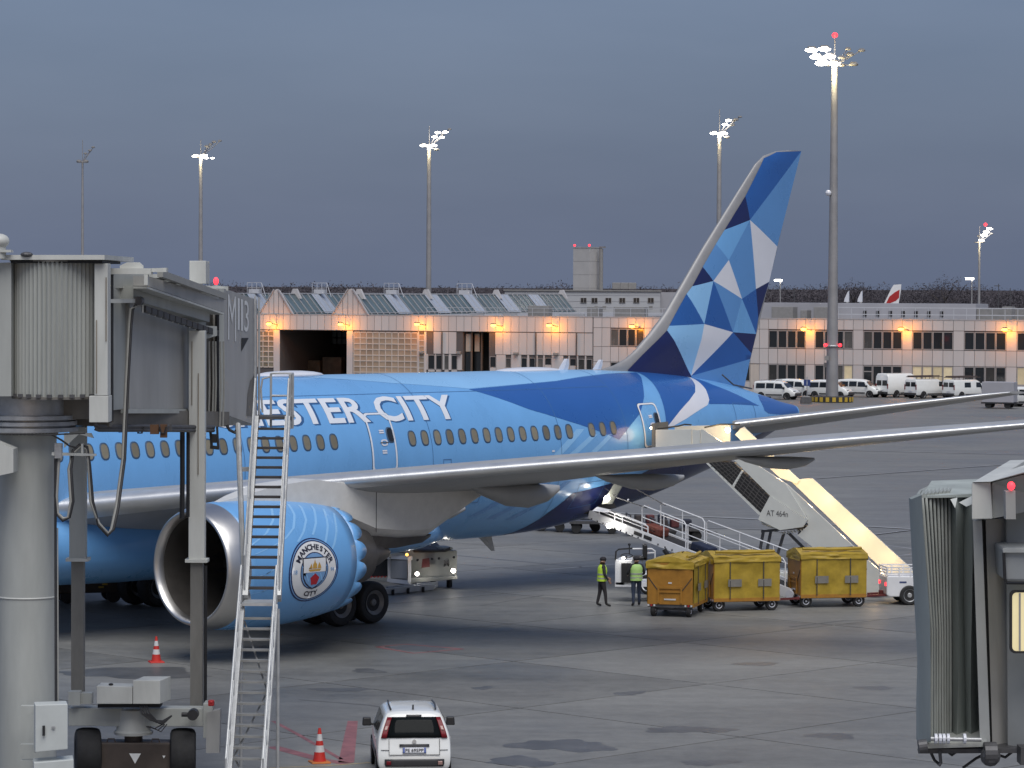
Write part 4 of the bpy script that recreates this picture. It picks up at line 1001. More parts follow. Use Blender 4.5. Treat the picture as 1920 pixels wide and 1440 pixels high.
# thin unlit posts beyond the office roof
def thinpost(label, px, y0, y1, D, arm=False):
    p = at(px, y0, D); zt = at(px, y1, D).z
    t = thing('mast_pole', label, 'pole', (p.x, p.y, 0), 0, 'thin distant poles')
    MB().cyl((0, 0, 0), (0, 0, zt), .12, .07, 6).build('pole', M_darksteel, t)
    if arm: MB().beam((-.8, 0, zt - .4), (.3, 0, zt - .4), .15).build('arm', M_darksteel, t)
thinpost('thin dark pole with short arm near the right edge of the woods', 1872, 574, 532, 600, True)
thinpost('thin pale pole furthest right before the woods', 1894, 574, 540, 600)
thinpost('faint thin pole in front of the woods behind the tall mast', 1489, 566, 540, 600)

# ------------------------------------------------------------------ woods on the horizon
M_wood = mat('bare_winter_twigs', (0.085, 0.078, 0.088), 0.9, var=0.4, scale=.25, spec=.1)  # twig colour lightened, distance haze mixed into it
M_trunk = mat('bark', (0.06, 0.05, 0.045), 0.9, var=.3)
def crown(b, c, rx, rz, n, rnd, ry=None, s0=.35, s1=1.0):
    for _ in range(n):
        while True:
            v = Vector((rnd.uniform(-1, 1), rnd.uniform(-1, 1), rnd.uniform(-1, 1)))
            if v.length < 1: break
        q = noise.noise(Vector((v.x * 2.3 + c[0], v.y * 2.3, v.z * 2.3 + c[1])))
        v *= (.82 + .5 * q)
        p = Vector(c) + Vector((v.x * rx, v.y * (ry or rx), v.z * rz)); s = rnd.uniform(s0, s1)
        d1 = Vector((rnd.uniform(-1, 1), rnd.uniform(-1, 1), rnd.uniform(-.6, 1))).normalized() * s
        d2 = Vector((rnd.uniform(-1, 1), rnd.uniform(-1, 1), rnd.uniform(-1, 1))).normalized() * s * .55
        b.add([p, p + d1, p + d2], [(0, 1, 2)])
rnd = random.Random(5)
wb = MB()
def wood_top(px):            # height profile of the skyline in picture rows
    y = 533 + 4 * noise.noise(Vector((px * .011, 0, 3))) * 2 + 3 * noise.noise(Vector((px * .05, 1, 0)))
    if px < 700: y -= 4
    if 1380 < px < 1860: y -= 3
    if px > 1860: y += 7
    return y
px = -250.0
while px < 2010:
    D = rnd.uniform(820, 980); top = wood_top(px) + rnd.uniform(-2, 4); p = at(px, top, D)
    rx = rnd.uniform(3.5, 6.5); h = p.z
    wb.cyl((p.x, p.y, 0), (p.x, p.y, h * .7), .3, .12, 5)
    crown(wb, (p.x, p.y, h * .56), rx, h * .45, 460, rnd, s0=.25, s1=.8)
    px += rnd.uniform(3, 7) if px > 390 else rnd.uniform(9, 15)
wb.add([(-200, 1000, 0), (190, 1000, 0), (190, 1000, 11.2), (-200, 1000, 11.2)], [(0, 1, 2, 3)])
tag(stuff(wb.build('distant_woods', M_wood, fix=False)), 'dark bare winter woods along the horizon behind the buildings', 'woods')
def tree(label, px, top, D, rx, n=900):
    p = at(px, top, D); h = p.z; r2 = random.Random(int(px))
    t = thing('bare_tree', label, 'tree', (p.x, p.y, 0), 0)
    tb = MB(); tb.tube([(0, 0, 0), (.1, 0, h * .3), (0, .1, h * .7)], [.45, .3, .1], 7)
    for _ in range(12):
        a = r2.uniform(0, 6.28); z = r2.uniform(.25, .6) * h; l = r2.uniform(.5, .95) * rx
        tb.tube([(0, 0, z), (cos(a) * l * .5, sin(a) * l * .5, z + .16 * h), (cos(a) * l, sin(a) * l, z + .26 * h)], [.16, .09, .03], 4)
    tb.build('trunk', M_trunk, t)
    cb = MB(); crown(cb, (0, 0, h * .62), rx, h * .4, n * 2, r2, s0=.15, s1=.5); cb.build('crown', M_wood, t, fix=False)
tree('largest round bare tree rising above the woods at right', 1772, 513, 760, 6.5, 1500)
tree('lone bare tree left of the concrete tower', 1066, 526, 640, 2.6, 400)
tree('broad bare tree beside the tall floodlight mast', 1600, 524, 800, 5.0, 900)
tree('small pointed tree between hall roof and tower', 1031, 524, 700, 1.3, 200)
tree('small dark tree right of the white office block roof', 1232, 534, 640, 1.6, 240)
# ------------------------------------------------------------------ the boarding bridge on the left
M_br = mat('bridge_grey_green_paint', (0.40, 0.415, 0.395), 0.5, var=.13, scale=1.6, streak=5)
M_brlight = mat('bridge_light_paint', (0.54, 0.55, 0.52), 0.5, var=.15, scale=1.6, streak=4)
M_brpanel = mat('bridge_side_panel', (0.37, 0.368, 0.355), 0.5, .0, var=.16, scale=.9, streak=3)
M_brdark = mat('bridge_underframe', (0.16, 0.15, 0.135), 0.6, var=.25, scale=1.5)
M_rust = mat('dark_brown_chassis', (0.065, 0.05, 0.042), 0.6, var=.3, scale=2)
M_galv = mat('galvanised_stairs', (0.50, 0.51, 0.51), 0.4, .35, var=.15, scale=4)
M_cable = mat('black_cable', (0.03, 0.03, 0.032), 0.5, var=.2)
M_greycable = mat('grey_conduit', (0.30, 0.30, 0.28), 0.5, var=.1)
bro = at(60, 1000, 66); bro.z = 0
br = thing('boarding_bridge', 'grey boarding bridge marked M113 on a round column with corrugated drum and outside stairs', 'boarding bridge', bro, 0)
def bp(px, py, D): return at(px, py, D) - bro
def hexa(name, A, B, C, D_, depth, m, parent=None, bevel=.0, smooth=None):
    """slab with a four cornered front face and real depth going away from the viewer"""
    dv = Vector(depth); pts = [A, B, C, D_]; pts = [Vector(p) for p in pts]
    b = MB().add(pts + [p + dv for p in pts], [(0, 1, 2, 3), (7, 6, 5, 4), (0, 4, 5, 1), (1, 5, 6, 2), (2, 6, 7, 3), (3, 7, 4, 0)])
    return b.build(name, m, parent or br, bevel=bevel, smooth=smooth)
k66 = 66 / FOC
# support column and ring
c = bp(51, 1000, 66.6); rc = .60
MB().cyl((c.x, c.y, 0), (c.x, c.y, bp(28, 806, 67).z), rc, n=40).build('column', M_br, br, smooth=50)
zr = [bp(28, y, 66).z for y in (1123,)]
MB().tube([(c.x + cos(a) * (rc + .004), c.y + sin(a) * (rc + .004), zr[0]) for a in [2 * pi * q / 40 for q in range(40)]], .02, 6, closed=True).build('column_weld', M_brlight, br)
zt, zb = bp(28, 783, 66).z, bp(28, 806, 66).z
b = MB()
for z, r in ((zt, 1.25), ((zt + zb) / 2, 1.2), (zb, 1.22)): r -= .18; b.lathe([(-.05, r - .05), (-.04, r), (.04, r), (.05, r - .05)], 40, 0, Matrix.Translation((c.x, c.y, z)) @ Matrix.Rotation(pi / 2, 4, 'Y'))
b.cyl((c.x, c.y, zb), (c.x, c.y, zt + .45), .9, n=40); b.build('slewing_ring', M_steel, br, smooth=40)
hexa('floor_frame', bp(-60, 744, 66.2), bp(-60, 786, 66.2), bp(166, 786, 66.2), bp(166, 744, 66.2), (0, 3, 0), M_brdark)
for x in (86, ): MB().beam(bp(x, 746, 66), bp(x, 786, 66), .12, .1).build('frame_rib', M_br, br)
# corrugated drum: a bulging curtain of slats
cx, cyb = bp(98, 600, 65.4).x, bp(98, 600, 66.35).y
zt, zb = bp(98, 491, 66).z, bp(98, 742, 66).z
R = 1.02
ringT = []; nsl = 64
for k in range(nsl + 1):
    a = radians(178 + 184 * k / nsl); rr = R + (.028 if k % 2 else -.028); ringT.append((cx + rr * 0.92 * cos(a), cyb + rr * 1.25 * sin(a)))
b = MB(); n = len(ringT)
b.add([(x, y, zb) for x, y in ringT] + [(x, y, zt) for x, y in ringT], [(i, i + 1, n + i + 1, n + i) for i in range(n - 1)])
b.build('corrugated_curtain', M_br, br, fix=False)
b = MB(); lo = [(cx + (R + .05) * .92 * cos(a), cyb + (R + .05) * 1.25 * sin(a)) for a in [radians(175 + 190 * k / 40) for k in range(41)]]
b.prism(lo, zb - .05, zb, 0, axis='z'); b.prism(lo, zt, zt + .05, 0, axis='z'); b.build('curtain_rail', M_brdark, br)
for k in range(11):
    a = radians(205 + 13 * k); MB().box((cx + (R + .06) * .92 * cos(a), cyb + (R + .06) * 1.25 * sin(a), zb + .02), (.1, .06, .07)).build('curtain_clip', M_darksteel, br)
hexa('drum_roof', bp(2, 478, 65), bp(2, 487, 65), bp(196, 487, 65), bp(196, 478, 65), (0, 5, .0), M_brlight)
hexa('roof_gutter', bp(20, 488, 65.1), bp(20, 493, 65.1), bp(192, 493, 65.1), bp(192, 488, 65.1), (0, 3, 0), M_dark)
hexa('wall_panel', bp(-60, 494, 65.2), bp(-60, 743, 65.2), bp(21, 743, 65.2), bp(21, 492, 65.2), (0, 3.5, 0), M_br)
hexa('end_frame', bp(177, 494, 65.2), bp(177, 742, 65.2), bp(202, 742, 65.2), bp(202, 494, 65.2), (.0, .5, 0), M_brlight, bevel=.01)
hexa('end_frame', bp(167, 742.5, 65.2), bp(167, 792, 65.2), bp(203, 792, 65.2), bp(203, 742.5, 65.2), (0, .6, 0), M_brlight, bevel=.01)
p = bp(4, 452, 65); MB().ball((p.x - .05, p.y, p.z), .2, 16, 8, 0, (1, 1, .75)).cyl((p.x - .05, p.y, p.z - .35), (p.x - .05, p.y, p.z), .13).box((p.x - .1, p.y, p.z - .2), (.6, .3, .05)).build('roof_dome', M_brlight, br, smooth=50)
p = bp(50, 477, 65); MB().ball(p, .09, 10, 6, 0, (1.4, 1, .6)).build('roof_beacon', M_darksteel, br)
# telescopic tunnel going away behind the drum
hexa('tunnel_side', bp(204, 540, 67), bp(204, 770, 67), bp(241, 766, 68.2), bp(241, 530, 68.2), (-1.5, .9, 0), M_br)
hexa('tunnel_side', bp(243, 560, 68.0), bp(243, 768, 68.0), bp(352, 766, 73.0), bp(352, 590, 73.0), (-2.4, 1.0, 0), M_brpanel)
hexa('tunnel_side', bp(353, 592, 73.2), bp(353, 770, 73.2), bp(386, 770, 74.6), bp(386, 600, 74.6), (-2.4, 1.0, 0), M_br)
hexa('tunnel_recess', bp(386, 590, 74.7), bp(386, 792, 74.7), bp(424, 792, 76.2), bp(424, 585, 76.2), (-2, 1, 0), M_brdark)
for x in (392, 399, 404, 413, 419): MB().tube([bp(x, 640, 74.6), bp(x + 1, 720, 74.6), bp(x - 1, 800, 74.6)], .022, 6).build('hanging_cable', M_greycable, br)
# upper rails
def rail(name, x0, y0, D0, x1, y1, D1, h, w, m, mi=None): return MB().beam(bp(x0, y0, D0), bp(x1, y1, D1), w, h).build(name, m, br)
hexa('tunnel_rail', bp(250, 536, 67.6), bp(250, 562, 67.6), bp(393, 604, 74), bp(393, 577, 74), (-.3, .1, 0), M_br)
hexa('tunnel_rail', bp(276, 517, 67.3), bp(276, 536, 67.3), bp(420, 586, 74.6), bp(420, 560, 74.6), (-.3, .1, 0), M_brpanel)
hexa('rail_flange', bp(276, 537, 67.2), bp(276, 541, 67.2), bp(420, 590, 74.5), bp(420, 586.5, 74.5), (-.3, .1, 0), M_brlight)
hexa('tunnel_roof', bp(206, 510, 67.2), bp(206, 540, 67.2), bp(276, 540, 68.5), bp(276, 514, 68.5), (-1.5, 1.4, 0), M_br)
rail('roof_pipe', 300, 513, 67.5, 420, 556, 74.8, .14, .12, M_greycable)
hexa('gantry_beam', bp(205, 503, 66.6), bp(205, 514, 66.6), bp(283, 514, 66.6), bp(283, 503, 66.6), (0, .35, 0), M_brlight)
hexa('gantry_beam', bp(283.5, 503, 66.7), bp(283.5, 510, 66.7), bp(312, 510, 66.7), bp(312, 502, 66.7), (0, .35, 0), M_brlight)
hexa('gantry_post', bp(270, 514.5, 66.6), bp(270, 534, 66.6), bp(277, 534, 66.6), bp(277, 514.5, 66.6), (0, .2, 0), M_brlight)
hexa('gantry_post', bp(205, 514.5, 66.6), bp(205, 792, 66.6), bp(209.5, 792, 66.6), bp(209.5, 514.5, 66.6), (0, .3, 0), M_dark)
p = bp(243, 500, 66.7)
MB().prism([(-.2, -.05), (.28, -.05), (.28, .02), (.2, .09), (-.05, .09), (-.2, .02)], 0, .08, 0, Matrix.Translation(p)).build('lifting_lug', M_brlight, br)
for k in range(6):
    x = 318 + k * 15; y = 514 + k * 7
    hexa('roof_plate', bp(x, y, 68.6 + k * .9), bp(x, y + 7, 68.6 + k * .9), bp(x + 17, y + 12, 69.4 + k * .9), bp(x + 17, y + 3, 69.4 + k * .9), (-1.2, .6, 0), M_brlight)
hexa('roof_cabinet', bp(355, 489, 73), bp(355, 532, 73), bp(386, 532, 73), bp(386, 489, 73), (.0, .9, 0), M_brlight, bevel=.01)
p = bp(405, 527, 76); MB().ball(p, .06, 10, 6, 0, (1, 1, 1.5)).build('red_beacon', M_redglow, br); MB().cyl(p - Vector((0, 0, .3)), p - Vector((0, 0, .1)), .06).build('beacon_base', M_brlight, br)
hexa('roof_ledge', bp(375, 535, 75), bp(375, 545, 75), bp(428, 545, 75.6), bp(428, 537, 75.6), (-1.2, .4, 0), M_brlight)
hexa('cross_tie', bp(203, 561, 66.4), bp(203, 568, 66.4), bp(258, 568, 67.6), bp(258, 560, 67.6), (0, .15, 0), M_brlight)
p = bp(258, 564, 67.5); MB().cyl(p, p + Vector((0, .5, 0)), .09).build('pulley', M_darksteel, br)
# cable carrier below the rail
p0, p1 = bp(268, 568, 67.7), bp(396, 612, 73.8); b = MB(); b2 = MB()
for k in range(13):
    q = p0.lerp(p1, k / 12); q2 = p0.lerp(p1, (k + .85) / 12)
    b.beam(q + Vector((0, 0, -.04)), q + Vector((.0, 0, -.2)), .03)
    b2.beam(q + Vector((.02, 0, -.12)), q2 + Vector((.02, 0, -.12)), .1, .13)
b.build('carrier_bracket', M_brlight, br); b2.build('cable_carrier', M_cable, br)
# end portal with its number, side face turned away
A_, B_, C_, D_ = bp(420, 541, 75.2), bp(420, 776, 75.2), bp(482, 798, 80.5), bp(482, 562, 80.5)
nrm = (B_ - A_).cross(D_ - A_).normalized()
if nrm.y > 0: nrm = -nrm
hexa('end_portal', A_, B_, C_, D_, -nrm * 2.6, M_brpanel)
hexa('portal_edge', bp(411, 541, 75.0), bp(411, 776, 75.0), bp(420, 776, 75.15), bp(420, 541, 75.15), (-.2, 1.5, 0), M_br)
hexa('portal_edge', bp(407, 548, 74.9), bp(407, 790, 74.9), bp(411, 790, 74.95), bp(411, 548, 74.95), (-.3, 1.2, 0), M_dark)
def face(u, v, o=.012): return A_ + (D_ - A_) * u + (B_ - A_) * v + nrm * o
M_num = mat('worn_number_paint', (.75, .76, .75), .6, var=.08)
for txt, u0, u1, v0, v1 in (('M', .10, .33, .40, .035), ('1', .38, .44, .30, .04), ('1', .48, .54, .30, .04), ('3', .58, .72, .30, .04)):
    text_on('bridge_number', txt, None, M_num, br, u0, u1, v0, v1, 0, .0, xf=lambda u, v: face(u, v))
MB().add([face(.5, .36), face(.5, .47), face(.72, .345)], [(0, 1, 2)]).build('dark_triangle', M_dark, br)
for u in (.86, .985): MB().tube([face(u, -.02, .06), face(u, .45, .06), face(u, 1.05, .06)], .03, 6).build('portal_handrail', M_galv, br)
MB().add([face(.78, .7, .01), face(.97, .62, .01), face(.97, 1, .01), face(.66, 1, .01), face(.69, .82, .01)], [(0, 1, 2, 3, 4)]).build('portal_cutout', M_brdark, br)
# underside frames, pipes and hoses
hexa('under_frame', bp(205, 768, 67.2), bp(205, 800, 67.2), bp(430, 800, 75.5), bp(430, 772, 75.5), (-2.4, 1.0, 0), M_brdark)
hexa('under_rail', bp(235, 767, 67.1), bp(235, 775, 67.1), bp(352, 775, 72.6), bp(352, 767, 72.6), (-.1, .05, 0), M_br)
for y, r in ((800, .05), (806, .045)): MB().tube([bp(178, y - 3, 67), bp(185, y, 67), bp(270, y, 68.5), bp(400, y + 1, 74)], r, 8).build('service_pipe', M_darksteel, br, smooth=60)
for x in (200, 215, 255, 290, 320): MB().beam(bp(x, 795, 68.5), bp(x, 808, 68.5), .05).build('pipe_hanger', M_darksteel, br)
for x in (262, 305): MB().tube([bp(x - 6, 800, 68.4), bp(x - 3, 812, 68.4), bp(x + 4, 812, 68.4), bp(x + 7, 800, 68.4)], .022, 6).build('hose_loop', M_cable, br)
MB().box(bp(290, 805, 68.5), (.18, .15, .2)).box(bp(307, 808, 68.5), (.14, .15, .28)).build('rusty_bracket', mat('rust_bracket', (.12, .06, .03), .7), br)
MB().tube([bp(425, 797, 75), bp(430, 806, 75), bp(440, 811, 75.4), bp(446, 803, 75.6), bp(448, 795, 75.6)], .035, 8).build('hose_loop', M_cable, br)
b = MB(); b.beam(bp(394, 800, 74), bp(397, 838, 74), .06); b.beam(bp(407, 800, 74), bp(409, 838, 74), .05); b.beam(bp(394, 838, 74), bp(411, 840, 74), .08); b.box(bp(402, 822, 74), (.1, .1, .2)); b.build('camera_bracket', M_black, br)
# lift legs
for (x0, x1), D, (ya, yb), ym, yz, nm in (((354, 384), 72.4, (620, 640), 1052, 1330, 0), ((130, 160), 72.0, (800, 800), 1050, 1316, 1)):
    a, b_ = bp(x0, 700, D), bp(x1, 700, D); w = b_.x - a.x; cx_ = (a.x + b_.x) / 2; y_ = a.y
    ztop = bp(x0, ya, D).z; zm = bp(x0, ym, D).z; zl = bp(x0, yz, D).z
    MB().bb(cx_ - w / 2, cx_ + w / 2, y_, y_ + .36, zm, ztop).build('lift_leg', M_brlight if nm == 0 else M_br, br, bevel=.012)
    MB().bb(cx_ - w / 2 - .07, cx_ + w / 2 + .07, y_ - .07, y_ + .43, zm - .03, zm + .04).build('leg_collar', M_brlight, br)
    MB().bb(cx_ - w / 2 + .04, cx_ + w / 2 - .04, y_ + .04, y_ + .32, zl, zm - .032).build('inner_leg', mat('weathered_leg', (.19, .185, .17), .6, var=.2, scale=3, streak=4), br)
    if nm == 0: 
        MB().cyl((cx_ + w / 2 + .03, y_, zm - .1), (cx_ + w / 2 + .03, y_, zl - .15), .035).build('jack_screw', M_dark, br); MB().cyl((cx_ - .18, y_ - .12, zm + 2.9), (cx_ - .18, y_ - .12, zm + 1.0), .04).build('jack_screw', M_dark, br)
hexa('leg_head', bp(353, 610, 73), bp(353, 640, 73), bp(388, 630, 73.5), bp(388, 612, 73.5), (.2, .3, 0), M_br)
MB().tube([bp(342, 808, 72), bp(342, 900, 72), bp(341, 972, 72)], .055, 8).build('drop_pipe', M_dark, br)
# cross beam, swivel, bogie
D = 71.4
zb0, zb1 = bp(250, 1362, D).z, bp(250, 1328, D).z
xa, xb = bp(128, 1345, D).x, bp(398, 1345, D).x; y_ = bp(250, 1345, D).y
b = MB(); b.bb(xa, xb, y_, y_ + .5, zb0, zb1); b.bb(bp(384, 1, D).x, bp(402, 1, D).x, y_ - .05, y_ + .55, zb0 - .25, zb1 + .12); b.build('cross_beam', M_br, br, bevel=.015)
cx_ = bp(248, 1345, D).x; yc = y_ + .25
MB().lathe([(0, .42), (.06, .44), (.1, .38), (.55, .36), (.6, .3)], 28, 0, Matrix.Translation((cx_, yc, zb0 - .2)) @ Matrix.Rotation(-pi / 2, 4, 'Y')).build('swivel', M_brlight, br, smooth=40)
MB().cyl((cx_, yc, bp(250, 1400, D).z), (cx_, yc, zb0 - .2), .2, n=20).build('king_pin', M_rust, br)
zt_, zl_ = bp(250, 1392, D).z, bp(250, 1440, D).z
bog = MB().bb(bp(182, 1, D).x, bp(330, 1, D).x, yc - .32, yc + .3, zl_ - .1, zt_).build('bogie', M_rust, br, bevel=.03)
for x in (208, 291):
    q = bp(x, 1391, D); MB().tube([(q.x - .09, yc - .2, zt_), (q.x - .07, yc - .2, zt_ + .07), (q.x + .07, yc - .2, zt_ + .07), (q.x + .09, yc - .2, zt_)], .015, 6).build('lifting_handle', M_rust, bog)
yv = yc - .325
def tri(xc, zc, s): MB().add([(xc - s, yv - .006, zc + s * .75), (xc + s, yv - .006, zc + s * .75), (xc, yv - .006, zc - s)], [(0, 1, 2)]).build('white_triangle', M_num, bog)
q = bp(254, 1420, D); tri(q.x, q.z, .13); q = bp(308, 1418, D); tri(q.x, q.z, .035)
for x, tilt in ((162, .18), (341, .10)):
    q = bp(x, 1400, D)
    Mx = Matrix.Translation((q.x, yc, .56)) @ Matrix.Rotation(tilt, 4, 'Z')
    MB().lathe([(-.2, .3), (-.27, .34), (-.285, .45), (-.255, .53), (-.2, .56), (-.1, .575), (.1, .575), (.2, .56), (.255, .53), (.285, .45), (.27, .34), (.2, .3)], 40, 0, Mx).build('tyre', M_rubber, bog, smooth=35)
    MB().lathe([(-.24, .3), (-.2, .26), (-.14, .2), (-.14, .01)], 24, 0, Mx, False, False).lathe([(.24, .3), (.2, .26), (.14, .2), (.14, .01)], 24, 0, Mx, False, False).build('wheel_rim', mat('rust_rim', (.10, .05, .045), .6, var=.3), bog)
# control boxes and cables on the beam
hexa('control_box', bp(181, 1286, 70.8), bp(181, 1320, 70.8), bp(248, 1320, 70.8), bp(248, 1288, 70.8), (.05, .45, .02), M_brlight, bevel=.012)
hexa('control_box', bp(249, 1276, 70.8), bp(249, 1320, 70.8), bp(300, 1320, 70.8), bp(300, 1276, 70.8), (.15, .8, 0), M_brlight, bevel=.012)
MB().ball(bp(208, 1283, 70.9), .035, 8, 5, 0, (1.6, 1, .8)).build('box_knob', M_black, br)
hexa('box_bracket', bp(183, 1321, 70.9), bp(183, 1327, 70.9), bp(300, 1327, 70.9), bp(300, 1321, 70.9), (0, .5, 0), M_dark)
hexa('junction_box', bp(128, 1297, 71.2), bp(128, 1322, 71.2), bp(150, 1322, 71.2), bp(150, 1297, 71.2), (0, .3, 0), M_br)
hexa('junction_box', bp(151, 1300, 71.3), bp(151, 1320, 71.3), bp(172, 1320, 71.3), bp(172, 1300, 71.3), (0, .3, 0), M_br)
for k in range(4):
    MB().tube([bp(262 + k * 4, 1322, 70.9), bp(266 + k * 5, 1338, 70.8), bp(283 + k * 5, 1350 + k * 2, 70.8), bp(305, 1352 + k * 2, 70.9), bp(322, 1342, 71)], .02, 6).build('drive_cable', M_cable, br)
for k in range(3): MB().tube([bp(275 + k * 3, 1362, 70.9), bp(290 + k * 6, 1366 + k * 3, 70.8), bp(305 + k * 4, 1358, 70.9)], .014, 6).build('drive_cable', M_cable, br)
q = bp(361, 1341, 70.9); MB().cyl(q, q + Vector((0, .3, 0)), .12).cyl(q + Vector((-.25, .1, 0)), q + Vector((0, .1, 0)), .05).build('limit_switch', M_black, br)
MB().box(bp(396, 1318, 71), (.13, .13, .13)).build('stop_button_box', M_red, br, bevel=.02); MB().ball(bp(396, 1317, 70.8), .035).build('stop_button', M_redglow if False else M_red, br)
hexa('side_plate', bp(388, 1336, 71.3), bp(386, 1412, 71.3), bp(411, 1412, 71.3), bp(413, 1330, 71.3), (0, .3, 0), M_brpanel)
# electrical cabinets on the column
ca = [bp(66, 1322, 64.4), bp(66, 1411, 64.4), bp(127, 1405, 64.4), bp(127, 1320, 64.4)]
cab_ = hexa('electrical_cabinet', *ca, (-.1, .5, .0), mat('cabinet_paint', (.52, .55, .54), .4, var=.05), bevel=.015)
MB().box(bp(82, 1370, 64.35), (.05, .04, .2)).build('cabinet_handle', M_black, cab_); MB().box(bp(100, 1364, 64.37), (.07, .02, .04)).build('cabinet_lock', M_steel, cab_)
hexa('electrical_cabinet', bp(63, 1430, 64.4), bp(63, 1470, 64.4), bp(138, 1470, 64.4), bp(138, 1424, 64.4), (-.1, .6, 0), mat('cabinet_paint', (.52, .55, .54), .4, var=.05), bevel=.015)
for y in (1330, 1402, 1432): hexa('cabinet_bracket', bp(38, y - 6, 65.1), bp(38, y + 10, 65.1), bp(66, y + 10, 65.1), bp(66, y - 6, 65.1), (0, .2, 0), M_br)
MB().tube([bp(104, 850, 66), bp(104, 1000, 66), bp(105, 1318, 65.5)], .03, 6).build('conduit', M_cable, br); MB().tube([bp(108, 990, 66), bp(109, 1318, 65.5)], .015, 6).build('conduit', M_greycable, br)
# looping cables
for off in (0, 4):
    MB().tube([bp(107 + off, 852, 65.6), bp(104 + off * .5, 930, 65.6), bp(108, 966 - off, 65.6), bp(118, 976 - off, 65.6), bp(130 - off * .5, 970, 65.6), bp(137 - off, 940, 65.6), bp(133 - off, 880, 65.7), bp(137, 845 + off, 65.8), bp(150, 834 + off, 65.9), bp(163, 838 + off, 65.9), bp(168 - off * .5, 870, 65.9), bp(174 - off, 940, 65.9), bp(185, 985 - off, 65.9), bp(202, 1004 - off, 66), bp(213 - off, 992, 66), bp(222 - off, 950, 66.2), bp(234 - off, 860, 66.6), bp(240 - off, 720, 67), bp(246 - off, 610, 67.2), bp(249 - off, 580, 67.3), bp(256, 570 + off, 67.3)], .033, 8).build('festoon_cable', M_greycable if off else M_cable, br, smooth=60)
MB().tube([bp(160, 812, 65.4), bp(95, 815, 65.2), bp(-10, 813, 65.2)], .018, 6).build('hanging_cable', M_cable, br)
MB().tube([bp(95, 814, 65.3), bp(115, 825, 65.4), bp(130, 836, 65.5), bp(145, 840, 65.6)], .02, 6).build('hanging_cable', M_cable, br)
hexa('cable_arm', bp(97, 848, 65.5), bp(97, 854, 65.5), bp(180, 855, 65.9), bp(180, 851, 65.9), (0, .08, 0), M_brlight); hexa('cable_arm', bp(152, 832, 65.8), bp(152, 856, 65.8), bp(156, 856, 65.8), bp(156, 832, 65.8), (0, .06, 0), M_brlight)
MB().prism([(0, 0), (.55, 0), (.6, -.1), (.3, -.02), (0, -.3)], 0, .08, 0, Matrix.Translation(bp(120, 812, 65.7))).build('bracket_plate', M_br, br)
hexa('column_bracket', bp(-40, 815, 65.2), bp(-40, 900, 65.2), bp(25, 886, 65.2), bp(25, 842, 65.2), (0, .6, 0), M_brlight)
p = bp(110, 845, 65.6); MB().box(p, (.14, .2, .3)).build('switch_box', M_steel, br)

# outside stairs: upper flight, landing, lower flight
stc = thing('access_stairs', 'tall grey galvanised stairs standing beneath the end of the bridge marked M113', 'stairs', (bp(485, 1100, 73) + bro) * Vector((1, 1, 0)) if False else Vector((bp(485, 1100, 73).x + bro.x, bp(485, 1100, 73).y + bro.y, 0)), 0)
so_ = Vector(stc.location)
def sp3(px, py, D): return at(px, py, D) - so_
HW = .31
top = sp3(510, 786, 76.0); mid = sp3(491, 1122, 72.6); mid2 = sp3(485, 1140, 72.0); foot = sp3(458, 1500, 68.2); foot.z = 0.0
tread_me = MB().box((0, 0, 0), (2 * HW, .2, .055)).mesh('tread', mat('dark_tread', (.05, .045, .045), .6, var=.2)); tread2 = MB().box((0, 0, 0), (2 * HW, .22, .04)).mesh('tread', mat('worn_tread', (.26, .26, .25), .5, .2, var=.2))
xa = Vector((1, 0, 0))
def flight(p, q, n, me, nm):
    r = MB()
    for sg in (-1, 1):
        o = xa * (sg * (HW + .06))
        r.beam(p + o, q + o, .12, .26)
        up = Vector((0, 0, 1))
        h0, h1 = p + o * 1.06 + up * .95, q + o * 1.06 + up * .95
        r.tube([h0, h1], .025, 6); r.tube([h0 - up * .45, h1 - up * .45], .02, 6)
        for k in range(5):
            b0 = p.lerp(q, k / 4) + o * 1.06; r.tube([b0, b0 + up * .95], .022, 6)
    r.build(nm, M_galv, stc)
    for k in range(1, n): place(me, 'tread', stc, p.lerp(q, k / n))
flight(top, mid, 18, tread_me, 'upper_flight'); flight(mid2, foot, 18, tread2, 'lower_flight')
MB().box((mid + mid2) / 2 + Vector((0, -.1, .02)), (2 * HW + .12, .9, .06)).build('landing', M_galv, stc)
MB().box(top + Vector((.02, .5, .03)), (2 * HW + .25, 1.1, .07)).build('top_platform', M_darksteel, stc)
r = MB(); T = top + Vector((0, 0, .07)); 
for x, y in ((-.1, 1.0), (.42, 1.0), (.42, 0), (.46, .25)): r.tube([T + Vector((x, y, -.3)), T + Vector((x, y, .98))], .03, 6)
for z in (.98, .45):
    r.tube([T + Vector((-.1, 1.0, z)), T + Vector((.42, 1.0, z)), T + Vector((.42, 0, z))], .026, 6)
r.tube([T + Vector((-.3, 1.0, .05)), T + Vector((-.34, 1.0, .6)), T + Vector((-.3, 1.0, .85)), T + Vector((-.12, 1.0, .9))], .025, 6)
r.build('platform_railing', M_galv, stc)
r = MB(); a, b_ = sp3(446, 795, 75.6), sp3(456, 1062, 73.4); r.tube([a, b_], .065, 8); c_ = sp3(447, 880, 74.9); r.beam(c_, c_ + Vector((.38, .2, 0)), .1); r.tube([b_, sp3(468, 1130, 72.8)], .05, 8); r.build('support_post', M_galv, stc)
r = MB(); 
for t0, t1, sg in ((.05, .42, 1), (.42, .75, -1), (.75, 1, 1)):
    p = mid2.lerp(foot, t0) + Vector((-HW * sg, .12, -.1)); q = mid2.lerp(foot, t1) + Vector((HW * sg, .12, -.1)); r.beam(p, q, .03)
r.build('brace', M_galv, stc)
